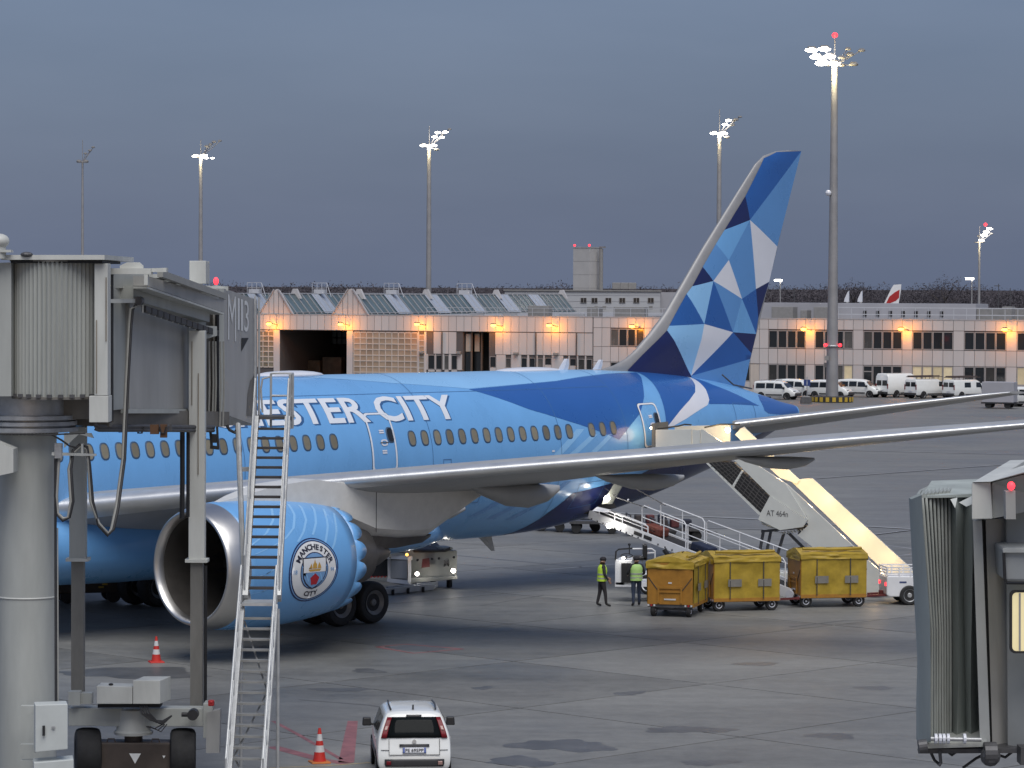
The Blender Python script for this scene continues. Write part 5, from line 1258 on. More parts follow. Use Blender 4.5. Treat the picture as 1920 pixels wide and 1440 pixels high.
for sg in (-1, 1):
    MB().cyl(mid2 + xa * (sg * (HW + .1)) + Vector((0, .3, -.05)), Vector((mid2.x + sg * (HW + .1), mid2.y + .3, 0)), .04).build('landing_post', M_galv, stc)

# bolts and grime on the bridge
M_grime = mat('rust_run', (.26, .23, .19), .8, var=.35, scale=6, streak=6)
for x, y0, y1, D in ((181, 600, 738, 65.185), (199, 520, 640, 65.185), (372, 700, 890, 72.38), (360, 640, 760, 72.38)): MB().bb(bp(x, y0, D).x - .012, bp(x, y0, D).x + .012, bp(x, y0, D).y - .004, bp(x, y0, D).y, bp(x, y1, D).z, bp(x, y0, D).z).build('rust_run', M_grime, br)
for k in range(24):
    a = radians(190 + k * 7); MB().box((c.x + .64 * cos(a), c.y + .64 * sin(a), bp(28, 812, 66.4).z), (.04, .04, .05)).build('flange_bolt', M_darksteel, br)
# ------------------------------------------------------------------ bridge head at the right edge
rbo = at(1850, 1400, 38); rbo.z = 0
rb_ = thing('bridge_head', 'grey boarding bridge head at right edge with folded fabric canopy and lit window', 'boarding bridge', rbo, 0)
def rp(px, py, D=38.0): return at(px, py, D) - rbo
M_fab = mat('canopy_fabric', (0.35, 0.385, 0.365), 0.75, var=.16, scale=2.5, streak=5, bump=.3, bscale=5)
M_fabdark = mat('canopy_fold_dark', (0.055, 0.062, 0.06), 0.8, var=.25, scale=3)  # dark bellows fabric behind the pale ribs
M_ribs = mat('canopy_rib', (0.31, 0.33, 0.31), 0.6, var=.1)
M_head = mat('head_wall_paint', (0.38, 0.395, 0.39), 0.45, var=.07, scale=2)
def hexr(name, A, B, C, D_, depth, m, bevel=0.0): return hexa(name, A, B, C, D_, depth, m, rb_, bevel)
# leading fabric edge
def strip_fab(name, left, right, m, thick=.05, D0=38.0, D1=38.0):
    n = len(left); b = MB(); L_ = [rp(x, y, D0) for x, y in left]; R_ = [rp(x, y, D1) for x, y in right]
    dv = Vector((0, thick, 0))
    rings = [[L_[i], R_[i], R_[i] + dv, L_[i] + dv] for i in range(n)]
    return b.loft(rings).build(name, m, rb_, smooth=30)
ys = [938, 1000, 1080, 1160, 1240, 1320, 1392]
def lx(y): return 1709 + 16 * min(1, (y - 938) / 300) - (2 if y > 1300 else 0)
strip_fab('canopy_edge', [(lx(y), y - (0 if i else 2)) for i, y in enumerate(ys)], [(1728 + 17 * min(1, (y - 938) / 240), y - (0 if i else 10)) for i, y in enumerate(ys)], M_fab, .25, 37.6, 37.3)
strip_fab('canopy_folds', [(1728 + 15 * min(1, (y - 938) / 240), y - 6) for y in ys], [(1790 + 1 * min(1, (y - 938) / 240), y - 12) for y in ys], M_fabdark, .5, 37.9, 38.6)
for k in range(9):
    x0, x1 = 1722 + k * 7.2, 1742 + k * 5.0
    pts = [rp(x0 - 2 + k * .3, 931 - k * .8, 37.75 + k * .07)] + [rp(x0 + (x1 - x0) * min(1, (y - 932) / 250) ** .9, y, 37.7 + k * .07) for y in (936, 960, 1020, 1100, 1180, 1260, 1340, 1388)]
    MB().tube(pts, .018, 6).build('canopy_rib', M_ribs, rb_, smooth=60)
    MB().tube([rp(x0 - 2, 931 - k, 37.7 + k * .07), rp(x0 + 3, 922 - k * .6, 38.6 + k * .05), rp(x0 + 20, 914 - k, 40)], .022, 6).build('canopy_top_rib', M_ribs, rb_)
xs_f = [(1782, 1795), (1795, 1808), (1808, 1822), (1822, 1836)]
for k, (a, b_) in enumerate(xs_f):
    strip_fab('canopy_panel', [(a + [4, 0, 2, 0][k] * (y - 930) / 460 + [0, 3, -2, 2][k] * sin(y * .011 + k), y) for y in [932, 980, 1060, 1140, 1220, 1300, 1388]],
              [(b_ + [0, 2, 0, 0][k] * (y - 930) / 460 + [3, -2, 2, 0][k] * sin(y * .011 + k + 1), y - 2) for y in [932, 980, 1060, 1140, 1220, 1300, 1388]], M_fab, .06, [38.3, 38.05, 38.35, 38.1][k], [38.05, 38.35, 38.1, 38.4][k])
MB().add([rp(1798, 942, 38), rp(1822, 930, 38), rp(1823, 945, 37.9), rp(1812, 950, 37.9)], [(0, 1, 2, 3)]).add([rp(1782, 936, 38), rp(1795, 933, 38), rp(1791, 953, 37.9)], [(0, 1, 2)]).build('canopy_flap', mat('pale_flap', (.5, .52, .5), .6, var=.1), rb_)
hexr('canopy_roof', rp(1728, 930, 37.8), rp(1728, 934, 37.8), rp(1824, 932, 38.2), rp(1824, 926, 38.2), (.4, 2.2, .05), M_fab)
# steel posts and header
hexr('door_post', rp(1824, 976, 37.6), rp(1838, 1404, 37.6), rp(1857, 1404, 37.6), rp(1841, 976, 37.6), (.05, .4, 0), M_head)
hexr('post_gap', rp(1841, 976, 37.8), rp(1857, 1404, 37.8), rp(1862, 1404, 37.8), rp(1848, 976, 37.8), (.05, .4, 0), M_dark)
hexr('wall_panel', rp(1848, 974, 37.75), rp(1861, 1400, 37.75), rp(1890, 1400, 37.9), rp(1888, 972, 37.9), (.05, 1.5, 0), M_brpanel)
hexr('cab_wall', rp(1887, 950, 37.7), rp(1890, 1402, 37.7), rp(2010, 1402, 37.0), rp(2010, 930, 37.0), (.1, 1.5, 0), M_head)
hexr('header_beam', rp(1822, 905, 37.2), rp(1822, 974, 37.2), rp(1861, 973, 37.2), rp(1857, 904, 37.2), (1.2, 5.0, 0), M_brlight, .01)
hexr('roof_slab', rp(1822, 904, 37.2), rp(1857, 903, 37.1), rp(1990, 866, 36.0), rp(1990, 850, 39.5), (.1, .3, -.02), M_brlight)
hexr('roof_fascia', rp(1860, 905, 37.25), rp(1862, 972, 37.3), rp(1990, 946, 37.1), rp(1990, 872, 36.4), (.1, .4, 0), M_br)
hexr('beacon_post', rp(1885, 921, 36.6), rp(1886, 974, 36.6), rp(1905, 974, 36.6), rp(1904, 920, 36.6), (0, .15, 0), M_brpanel, .005)
q = rp(1896, 911, 36.6); MB().ball(q, .045, 10, 6, 0, (1, 1, 1.1)).build('red_beacon', M_redglow, rb_, smooth=80)
hexr('window_hood', rp(1881, 1027, 37.0), rp(1885, 1090, 37.0), rp(2000, 1092, 36.6), rp(2000, 1025, 36.6), (.02, .9, 0), M_head, .03)
hexr('hood_trim', rp(1880, 1029, 36.95), rp(1881, 1036, 36.95), rp(2000, 1036, 36.5), rp(2000, 1028, 36.5), (.02, .1, 0), M_brlight)
MB().tube([rp(1882, 1036, 36.95), rp(1884, 1085, 36.95), rp(1889, 1093, 36.95), rp(2000, 1094, 36.5)], .018, 6).build('hood_seal', M_black, rb_)
def rr_px(x0, x1, y0, y1, r, D):
    pts = []
    for cx, cy, t0 in ((x1 - r, y0 + r, -90), (x1 - r, y1 - r, 0), (x0 + r, y1 - r, 90), (x0 + r, y0 + r, 180)):
        for k in range(5):
            t = radians(t0 + 22.5 * k); pts.append(rp(cx + r * cos(t), cy + r * sin(t), D))
    return pts
o_, i_ = rr_px(1894, 1975, 1107, 1225, 9, 36.9), rr_px(1898, 1971, 1111, 1221, 8, 36.9)
n = len(o_); f = MB().add(o_ + i_, [(k, (k + 1) % n, n + (k + 1) % n, n + k) for k in range(n)]).build('cab_window', M_black, rb_)
md = f.modifiers.new('t', 'SOLIDIFY'); md.thickness = .06
MB().add(rr_px(1897, 1972, 1110, 1222, 8, 36.93), [tuple(range(20))]).build('lit_pane', mat('lit_cab_pane', (.3, .26, .16), .3, var=.2, scale=2, emit=(1.0, .86, .50), es=.34), f)
MB().beam(rp(1912, 1112, 36.9), rp(1912, 1220, 36.9), .02).build('pane_post', M_frame, f)
# sill, bumpers and hoses
hexr('sill', rp(1724, 1394, 37.4), rp(1724, 1404, 37.4), rp(1850, 1400, 37.4), rp(1850, 1391, 37.4), (.2, 1.5, 0), M_br)
hexr('sill_beam', rp(1720, 1405, 37.6), rp(1722, 1413, 37.6), rp(1920, 1412, 37.4), rp(1920, 1403, 37.4), (.2, 1.2, 0), M_darksteel)
b = MB(); b.cyl(rp(1745, 1385, 37.3), rp(1840, 1387, 37.3), .025); b.build('bumper_rod', M_steel, rb_)
for x in (1752, 1760, 1767, 1775, 1806): MB().cyl(rp(x, 1385, 37.3), rp(x + 5, 1385, 37.3), .06, n=12).build('bumper_roller', M_palegrey, rb_)
MB().cyl(rp(1722, 1400, 37.3), rp(1738, 1398, 37.3), .08).build('pivot', M_darksteel, rb_)
MB().cyl(rp(1845, 1412, 37.3), rp(1868, 1412, 37.3), .13).ball(rp(1857, 1418, 37.3), .12).build('pivot', M_darksteel, rb_)
MB().tube([rp(1762, 1408, 37.5), rp(1764, 1430, 37.5), rp(1760, 1436, 37.5)], .02, 6).build('drop_stay', M_darksteel, rb_)
for pts in ([(1745, 1410), (1752, 1425), (1760, 1432)], [(1775, 1408), (1785, 1416), (1795, 1408)], [(1805, 1440), (1830, 1422), (1850, 1412)], [(1870, 1415), (1885, 1420), (1900, 1408), (1915, 1404)]):
    MB().tube([rp(x, y, 37.6) for x, y in pts], .018, 6).build('hose', M_cable, rb_, smooth=60)
MB().box(rp(1920, 1415, 37.3), (.12, .3, .2)).build('bracket', M_darksteel, rb_)
MB().cyl(rp(1985, 1412, 39), Vector((rp(1985, 1412, 39).x, rp(1985, 1412, 39).y, 0)), .3, n=20).build('support_leg', M_br, rb_)

hexr('tunnel', rp(2010, 930, 37.0), rp(2010, 1402, 37.0), rp(2010, 1402, 37.0) + Vector((9, -5, 0)), rp(2010, 930, 37.0) + Vector((9, -5, 0)), (1.2, 2.2, 0), M_head)
# ------------------------------------------------------------------ small white hatchback seen from behind
M_carw = mat('white_car_paint', (0.80, 0.81, 0.79), 0.22, var=.03, coat=.6)
M_carglass = mat('tinted_car_glass', (0.008, 0.010, 0.011), 0.1, var=.1, spec=.07)
M_trim = mat('grey_plastic_trim', (0.045, 0.045, 0.048), 0.5, var=.12)
M_tail = mat('tail_light_red', (0.17, 0.008, 0.014), 0.3, var=.12, scale=6, spec=.3)
M_tailclear = mat('tail_light_clear', (0.42, 0.25, 0.22), 0.15, var=.1)
M_plate = mat('number_plate', (0.62, 0.63, 0.66), 0.4, var=0)
M_plateblue = mat('plate_blue_band', (0.05, 0.09, 0.30), 0.4, var=0)
M_headl = mat('headlight_glass', (0.55, 0.56, 0.58), 0.12, .4, var=.05)
def wheel(parent, x, y, r, w, rimm=None, name='wheel'):
    Mx = Matrix.Translation((x, y, r))
    o = MB().lathe([(-w * .38, r * .62), (-w * .5, r * .7), (-w * .5, r * .9), (-w * .38, r), (w * .38, r), (w * .5, r * .9), (w * .5, r * .7), (w * .38, r * .62)], 26, 0, Mx).build(name, M_rubber, parent, smooth=40)
    b = MB()
    for sg in (-1, 1): b.lathe([(sg * w * .4, r * .62), (sg * w * .5, r * .66), (sg * w * .34, r * .55), (sg * w * .32, r * .3), (sg * w * .44, r * .2), (sg * w * .44, .005)], 20, 0, Mx, False, False)
    b.build('rim', rimm or M_steel, o, smooth=40)
    return o
cg = gnd(777, 1466)
hb = thing('white_hatchback', 'small white hatchback with black mirrors and number plate FE 695PP seen from behind', 'car', (cg.x, cg.y, 0), radians(5.0))
# profile tables over height: rear face position, rear half width, full half width
ZS = [.20, .30, .45, .62, .75, .88, .98, 1.12, 1.28, 1.40, 1.47, 1.52]
REARY = [.10, .03, .0, .02, .07, .10, .12, .17, .25, .33, .37, .52]
FULLW = [.74, .80, .825, .83, .83, .825, .81, .765, .705, .655, .61, .50]
REARW = [.66, .72, .745, .745, .735, .725, .71, .67, .615, .57, .54, .42]
def tabz(T, z):
    for i in range(len(ZS) - 1):
        if z <= ZS[i + 1]: t = (z - ZS[i]) / (ZS[i + 1] - ZS[i]); return T[i] + (T[i + 1] - T[i]) * t
    return T[-1]
def half_ring(f):                     # f(i) -> (half width, y, z)
    P = [f(i) for i in range(len(ZS))]
    return [(-w, y, z) for w, y, z in P] + [(w, y, z) for w, y, z in reversed(P)]
def st(k):
    if k == 0: return lambda i: (REARW[i], REARY[i], ZS[i])
    if k == 1: return lambda i: ((REARW[i] + FULLW[i]) / 2 + .02, REARY[i] + .04, ZS[i])
    if k == 2: return lambda i: (FULLW[i] - .01, REARY[i] + .13, ZS[i])
    if k == 3: return lambda i: (FULLW[i], REARY[i] * .6 + .38, ZS[i] + (.015 if i == 11 else 0))
    if k == 4: return lambda i: (FULLW[i], 1.2, ZS[i] + (.03 if i == 11 else 0))
    if k == 5: return lambda i: (FULLW[i], 2.1, ZS[i] + (.025 if i == 11 else 0))
    if k == 6: return lambda i: (FULLW[i] * .985, 2.45 + (.45 * (1 - (ZS[i] - .98) / .54) if ZS[i] > .98 else .45), ZS[i])
    if k == 7: return lambda i: (FULLW[min(i, 6)] * .95, 3.1 + .1 * min(i, 4) * .1, min(ZS[i], .98 + (i - 6) * .004 if i > 6 else ZS[i]))
    return lambda i: (FULLW[min(i, 6)] * .80, 3.6 - .02 * max(0, i - 3), min(ZS[i], .82 + .002 * i))
rings = [half_ring(st(k)) for k in range(9)]
n = len(rings[0]); b = MB().loft(rings, 0, cap=False)
for rr_i in (0, 8):
    o0 = rr_i * n
    b.f += [(o0 + i, o0 + i + 1, o0 + n - 2 - i, o0 + n - 1 - i) for i in range(n // 2 - 1)]; b.mi += [0] * (n // 2 - 1)
body = b.build('body', M_carw, hb, smooth=38)
md = body.modifiers.new('s', 'SUBSURF'); md.levels = 1; md.render_levels = 1
def rface(x, z, o=.012): 
    w = tabz(REARW, z); return Vector((x, tabz(REARY, z) - o + (.05 * max(0, (abs(x) / w - .75)) * 4 * .3), z))
def rpatch(name, x0, x1, z0, z1, m, o=.014, parent=None, nx=6, nz=5, r=0.0, mirror=False, xf=None):
    vs_ = []; 
    for j in range(nz + 1):
        z = z0 + (z1 - z0) * j / nz
        for i in range(nx + 1):
            x = x0 + (x1 - x0) * i / nx
            if xf: x = xf(x, z)
            vs_.append(rface(x, z, o))
    fs = [(j * (nx + 1) + i, j * (nx + 1) + i + 1, (j + 1) * (nx + 1) + i + 1, (j + 1) * (nx + 1) + i) for j in range(nz) for i in range(nx)]
    ob = MB().add(vs_, fs).build(name, m, parent or hb, smooth=60)
    md = ob.modifiers.new('t', 'SOLIDIFY'); md.thickness = .02; md.offset = 1 if False else -1
    return ob
tw = lambda x, z: x * tabz(REARW, z) / .71
rpatch('rear_window', -.62, .62, .965, 1.40, M_carglass, .016, xf=tw)
for sg in (-1, 1):
    a, b_ = (.61, .735) if sg > 0 else (-.735, -.61)
    tl_ = rpatch('tail_light', a, b_, .96, 1.40, M_tail, .03, xf=tw)
    rpatch('reversing_lamp', a + .03, b_ - .03, 1.13, 1.22, M_tailclear, .046, tl_, xf=tw)
rpatch('brake_light', -.17, .17, 1.415, 1.45, M_trim, .04)
rpatch('boot_handle', -.33, .33, .775, .83, M_trim, .03)
pl = rpatch('number_plate', -.26, .26, .64, .755, M_plate, .03)
for sg in (-1, 1): rpatch('plate_band', sg * .235 - .022, sg * .235 + .022, .642, .753, M_plateblue, .034, pl)
text_on('plate_text', 'FE 695PP', None, M_black, pl, -.2, .2, .662, .735, 0, .02, xf=lambda u, v: rface(u, v, .04))
rpatch('bumper_insert', -.66, .66, .335, .505, M_trim, .02, xf=lambda x, z: x * (1 - .25 * max(0, (.40 - z) * 2)))
bi = rpatch('fog_lamp', .52, .62, .375, .46, M_tailclear, .034); rpatch('fog_lamp', -.62, -.52, .375, .46, M_tail, .034)
Mx = Matrix.Translation((0, tabz(REARY, .88) - .01, .885)) @ Matrix.Rotation(pi / 2, 4, 'Z')
MB().lathe([(-.02, .045), (.02, .045), (.024, .035), (.02, .02)], 20, 0, Mx).build('round_badge', M_alu, hb)
for (z0, x0, x1) in ((.60, -.56, .56),): rpatch('boot_seam', x0, x1, z0 - .004, z0 + .004, M_trim, .016)
for sg in (-1, 1): rpatch('boot_seam', sg * .56 - .004, sg * .56 + .004, .60, .94, M_trim, .016); rpatch('bumper_seam', min(sg * .56, sg * .74), max(sg * .56, sg * .74), .70, .706, M_trim, .016)
for sg in (-1, 1):
    MB().tube([(sg * .50, .62, 1.535), (sg * .52, 1.2, 1.575), (sg * .5, 1.9, 1.565)], .022, 6).build('roof_bar', M_trim, hb)
    m = MB(); m.box((sg * .955, 2.42, 1.03), (.21, .14, .19), taper=.85); m.beam((sg * .80, 2.45, .95), (sg * .9, 2.44, .99), .05); m.build('door_mirror', M_black, hb, bevel=.06)
    sw = MB(); 
    for y0, y1, zt in ((.52, 1.32, 1.38), (1.4, 2.28, 1.39)):
        P = []
        for y, z in ((y0, 1.0), (y1, 1.0), (y1 - .0, zt), (y0 + .1, zt)): P.append((sg * (tabz(FULLW, z) + .012), y, z))
        sw.add(P, [(0, 1, 2, 3)])
    sw.build('side_window', M_glass, hb)
    MB().bb(sg * .835, sg * .825, 1.22, 1.36, .86, .89).bb(sg * .835, sg * .825, .62, .76, .88, .91).build('door_handle', M_carw, hb)
    MB().beam((sg * .838, .7, .56), (sg * .838, 2.6, .56), .02, .1).build('side_moulding', M_trim, hb)
    for y in (.62, 2.92):
        wheel(hb, sg * .74, y, .295, .19)
        MB().lathe([(sg * .80, .34), (sg * .83, .36)], 24, 0, Matrix.Translation((0, y, .30))).build('wheel_arch', M_dark, hb)
MB().bb(-.62, .62, .1, 3.3, .16, .24).build('underbody', M_black, hb)
MB().prism([(0, 0), (.12, 0), (.03, .1)], -.02, .02, 0, Matrix.Translation((0, .62, 1.53)) @ Matrix.Rotation(pi / 2, 4, 'Z')).build('roof_aerial', M_black, hb)
ws = MB().add([(-.62, 2.93, 1.0), (.62, 2.93, 1.0), (.5, 2.5, 1.44), (-.5, 2.5, 1.44)], [(0, 1, 2, 3)]).build('windscreen', M_glass, hb)
bl = MB(); bl.box((-.3, 1.5, .98), (.45, .15, .5)); bl.box((.3, 1.5, .98), (.45, .15, .5)); bl.build('seat', M_trim, hb)

# ------------------------------------------------------------------ vans parked along the office wing
def carbody(stn, name, m, parent):
    rings = []
    for y, zb, zm, zr, wb_, wm_, wr in stn:
        rings.append([(-wb_ * .93, y, zb), (-wb_, y, zb + .12), (-wm_, y, zm), (-(wm_ * .35 + wr * .65), y, zr - (zr - zm) * .18), (-wr * .85, y, zr - .02), (0, y, zr + .02), (wr * .85, y, zr - .02), (wm_ * .35 + wr * .65, y, zr - (zr - zm) * .18), (wm_, y, zm), (wb_, y, zb + .12), (wb_ * .93, y, zb)])
    return MB().loft(rings).build(name, m, parent, smooth=40)
def van(label, px, py, heading, kind, text=None, group='white vans parked along the office wing'):
    g = gnd(px, py)
    rz = atan2(heading[1], heading[0]) - pi / 2
    t = thing('parked_van', label, 'van', (g.x, g.y, 0), rz, group)
    if kind == 'small':
        L, W, H = 4.5, .90, 1.84
        S_ = [(-L/2, .35, .95, 1.45, W*.9, W*.92, .70), (-L/2+.1, .3, .98, 1.76, W*.97, W*.97, .76), (-1.0, .26, 1.0, H, W, W, .78), (.35, .26, 1.0, H-.02, W, W, .77), (.85, .26, 1.0, H-.16, W, W, .74), (1.42, .28, 1.0, 1.16, W, W*.97, .74), (1.95, .3, .86, 1.0, W*.96, W*.92, .68), (L/2, .35, .6, .74, W*.84, W*.8, .55)]
        wins = [(-1.95, -.95, 1.08, 1.58), (-.85, .0, 1.08, 1.6), (.1, 1.05, 1.06, 1.55)]; wy = (-1.38, 1.42); wr = .32; wsx = (1.42, 1.12, .95, 1.62)
    else:
        L, W, H = (5.5, 1.0, 2.45) if kind == 'high' else (5.1, .95, 1.95)
        S_ = [(-L/2, .4, 1.1, H-.12, W*.95, W*.95, W*.82), (-L/2+.1, .34, 1.1, H, W, W, W*.86), (.6, .3, 1.1, H, W, W, W*.86), (1.05, .3, 1.1, H-.15, W, W, W*.84), (1.75, .32, 1.1, 1.3, W, W*.97, .8), (2.3, .36, .95, 1.08, W*.96, W*.9, .7), (L/2, .4, .65, .8, W*.85, W*.8, .6)]
        wins = [(.55, 1.35, 1.2, 1.68)] if kind != 'mid' else [(-1.2, -.3, 1.15, 1.65), (.45, 1.3, 1.15, 1.65)]
        wy = (-1.6, 1.65); wr = .34; wsx = (1.75, 1.25, 1.15, H - .25)
    carbody(S_, 'body', M_carw, t)
    for sg in (-1, 1):
        sw = MB()
        for y0, y1, z0, z1 in wins: sw.add([(sg * (W * 1.0 + .004), y0, z0), (sg * (W * 1.0 + .004), y1, z0), (sg * (W * .93 + .012), y1 - .22 * (y1 > .3), z1), (sg * (W * .93 + .012), y0 + .04, z1)], [(0, 1, 2, 3)])
        sw.build('side_window', M_glass, t)
        MB().box((sg * (W + .14), 1.15, 1.12), (.2, .12, .22)).build('mirror', M_black, t)
        MB().box((sg * W * .62, L / 2 - .16, .80), (.36, .2, .16)).build('headlight', M_headl, t)
        MB().box((sg * W * .86, -L / 2 + .0, 1.15), (.12, .06, .5)).build('tail_light', M_tail, t)
        MB().bb(sg * (W + .006), sg * W, wy[0] + .5, wy[1] - .5, .36, .5).build('side_moulding', M_trim, t)
        for y in wy:
            MB().lathe([(sg * (W - .2), wr + .07), (sg * (W + .008), wr + .07)], 20, 0, Matrix.Translation((0, y, wr))).build('wheel_arch', M_dark, t)
            wheel(t, sg * (W - .1), y, wr, .24)
    a, z0, y1, z1 = wsx
    MB().add([(-W * .82, a + .01, z0 + .04), (W * .82, a + .01, z0 + .04), (W * .7, y1 + .04, z1), (-W * .7, y1 + .04, z1)], [(0, 1, 2, 3)]).build('windscreen', M_glass, t)
    MB().box((0, L / 2 - .02, .48), (W * 1.62, .22, .3)).build('front_bumper', M_trim, t, bevel=.05)
    MB().box((0, -L / 2 + .0, .45), (W * 1.7, .16, .22)).build('rear_bumper', M_trim, t)
    for sg in (-1, 1): MB().add([(sg * .06, -L / 2 - .012, 1.2), (sg * W * .78, -L / 2 - .012, 1.2), (sg * W * .74, -L / 2 - .0, min(H - .3, 1.75)), (sg * .06, -L / 2 - .0, min(H - .3, 1.75))], [(0, 1, 2, 3)]).build('rear_window', M_glass if kind != 'rack' or text else M_carw, t)
    MB().box((0, -L / 2 - .02, .72), (.5, .02, .12)).build('number_plate', M_plate, t)
    if kind in ('rack', 'mid'):
        r = MB()
        for sg in (-1, 1): r.beam((sg * .75, -L / 2 + .1, H + .22), (sg * .75, 1.2, H + .22), .06)
        for k in range(6): r.beam((-.8, -L / 2 + .2 + k * .6, H + .2), (.8, -L / 2 + .2 + k * .6, H + .2), .05); r.beam((.7, -L / 2 + .2 + k * .6, H), (.7, -L / 2 + .2 + k * .6, H + .2), .04)
        r.beam((-.4, -L / 2, H + .3), (-.4, 1.0, H + .3), .12); r.beam((.2, -L / 2 + .1, H + .3), (.2, 1.3, H + .3), .1); r.build('roof_rack', mat('rack_brown', (.08, .06, .055), .6, var=.2), t)
    if kind == 'small' and text: 
        r = MB()
        for y in (-1.4, -.5, .2): r.beam((-.75, y, H + .06), (.75, y, H + .06), .06)
        r.build('roof_bars', M_steel, t)
    return t
hx = (.88, -.47); hn = (.80, .60)
van('white compact van with roof bars nearest the aircraft tail cone', 1457, 748, hx, 'small', 'bars')
van('white compact van half hidden behind the van with roof bars', 1494, 744, hx, 'small')
van('white compact van partly covered by the tall mast', 1557, 746, hx, 'small')
van('white compact van just right of the tall mast', 1612, 744, hx, 'small')
van('white high roof van seen from behind, tallest of the parked vans', 1690, 744, hn, 'high', 'service')
van('white van with brown roof rack and plain rear doors', 1741, 746, hn, 'rack', 'airport')
van('white van with roof rack and dark rear windows', 1812, 747, hn, 'mid', 'airport')
van('white compact van furthest right behind the grey trailer', 1866, 742, hx, 'small')
van('white compact van cut by the right picture edge', 1932, 762, hx, 'small')
g = gnd(1874, 765)
tr = thing('box_trailer', 'grey box trailer standing beyond the tailplane tip', 'trailer', (g.x, g.y, 0), FRZ)
MB().bb(-1.5, 1.5, -.95, .95, .55, 2.45).build('box', M_setback, tr, bevel=.03); MB().bb(-1.55, 1.55, -1, 1, .42, .55).build('chassis', M_black, tr)
for x in (-.9, .9):
    for y in (-.8, .8): Mx = MB().cyl((x, y - .1, .3), (x, y + .1, .3), .3, n=18).build('wheel', M_rubber, tr)
MB().beam((1.5, 0, .5), (2.6, 0, .5), .1).build('drawbar', M_darksteel, tr)
# blue sign and low planter by the vans
g = gnd(1513, 747); sg_ = thing('blue_sign', 'small blue sign on a post between two white vans', 'sign', (g.x, g.y, 0), radians(-10))
MB().cyl((0, 0, 0), (0, 0, 2.2), .04).build('post', M_steel, sg_); MB().bb(-.33, .33, -.03, .0, 1.25, 1.9).build('sign_plate', mat('sign_blue', rgb(52, 72, 128), .4, var=.05), sg_)
MB().bb(-.04, .04, -.036, -.031, 1.4, 1.65).bb(-.04, .04, -.036, -.031, 1.7, 1.78).build('sign_symbol', M_palegrey, sg_)
g = gnd(1511, 756); tag(MB().box((0, 0, .3), (1.1, .7, .6), taper=.9).box((0, 0, .66), (.9, .5, .12), taper=.7).build('concrete_block', M_darksteel, loc=g), 'dark squat block on the apron before the blue sign', 'block')

# ------------------------------------------------------------------ traffic cones
M_conered = mat('cone_red', rgb(196, 52, 44), .5, var=.08); M_conewhite = mat('cone_white', (.62, .62, .62), .5, var=.06)
def cone(label, px, py, h, basem):
    g = gnd(px, py); t = thing('traffic_cone', label, 'traffic cone', (g.x, g.y, 0), .3, 'red and white traffic cones')
    MB().box((0, 0, .02), (h * .56, h * .56, .04), taper=.95).build('base', basem, t, bevel=.01)
    Rz = Matrix.Rotation(-pi / 2, 4, 'Y'); r = lambda k: h * (.19 - .155 * k)
    for k0, k1, m in ((0, .28, M_conered), (.28, .48, M_conewhite), (.48, .62, M_conered), (.62, .82, M_conewhite), (.82, 1.0, M_conered)):
        MB().lathe([(.04 + k0 * (h - .04), r(k0)), (.04 + k1 * (h - .04), r(k1))], 24, 0, Rz, k0 == 0, k1 == 1).build('band', m, t, smooth=40)
cone('red and white traffic cone in front of the engine inlet', 293, 1242, .76, M_conered)
cone('red and white traffic cone on the ground left of the white hatchback', 599, 1430, .80, mat('cone_base_orange', rgb(190, 110, 50), .6, var=.15))

# ------------------------------------------------------------------ yellow luggage carts
M_tarp = mat('yellow_tarpaulin', (0.38, 0.26, 0.025), .5, var=.22, scale=2.5, bump=.5, bscale=4)
M_orange = mat('orange_steel', (0.35, 0.165, 0.022), .5, var=.2, scale=2.5)
M_patch = mat('grey_vinyl_patch', (0.20, 0.19, 0.17), .45, var=.15)
M_redbar = mat('drawbar_red', (0.12, 0.02, 0.02), .5, var=.2)
M_hazard = mat('hazard_white', (.6, .6, .6), .5)
def tarp_sheet(p00, p10, p11, p01, nx, nz, amp, seed, nrm):
    vs_ = []; p00, p10, p11, p01 = (Vector(p) for p in (p00, p10, p11, p01)); nrm = Vector(nrm)
    for j in range(nz + 1):
        for i in range(nx + 1):
            u, v = i / nx, j / nz
            p = p00.lerp(p10, u).lerp(p01.lerp(p11, u), v)
            q = noise.noise(Vector((u * 4 + seed, v * 2.0, seed))) + .45 * noise.noise(Vector((u * 9, v * 3 + seed, 2)))
            e = min(1, 6 * min(u, 1 - u, v + .1, 1 - v + .1))
            vs_.append(p + nrm * (amp * q * e))
    return vs_, [(j * (nx + 1) + i, j * (nx + 1) + i + 1, (j + 1) * (nx + 1) + i + 1, (j + 1) * (nx + 1) + i) for j in range(nz) for i in range(nx)]
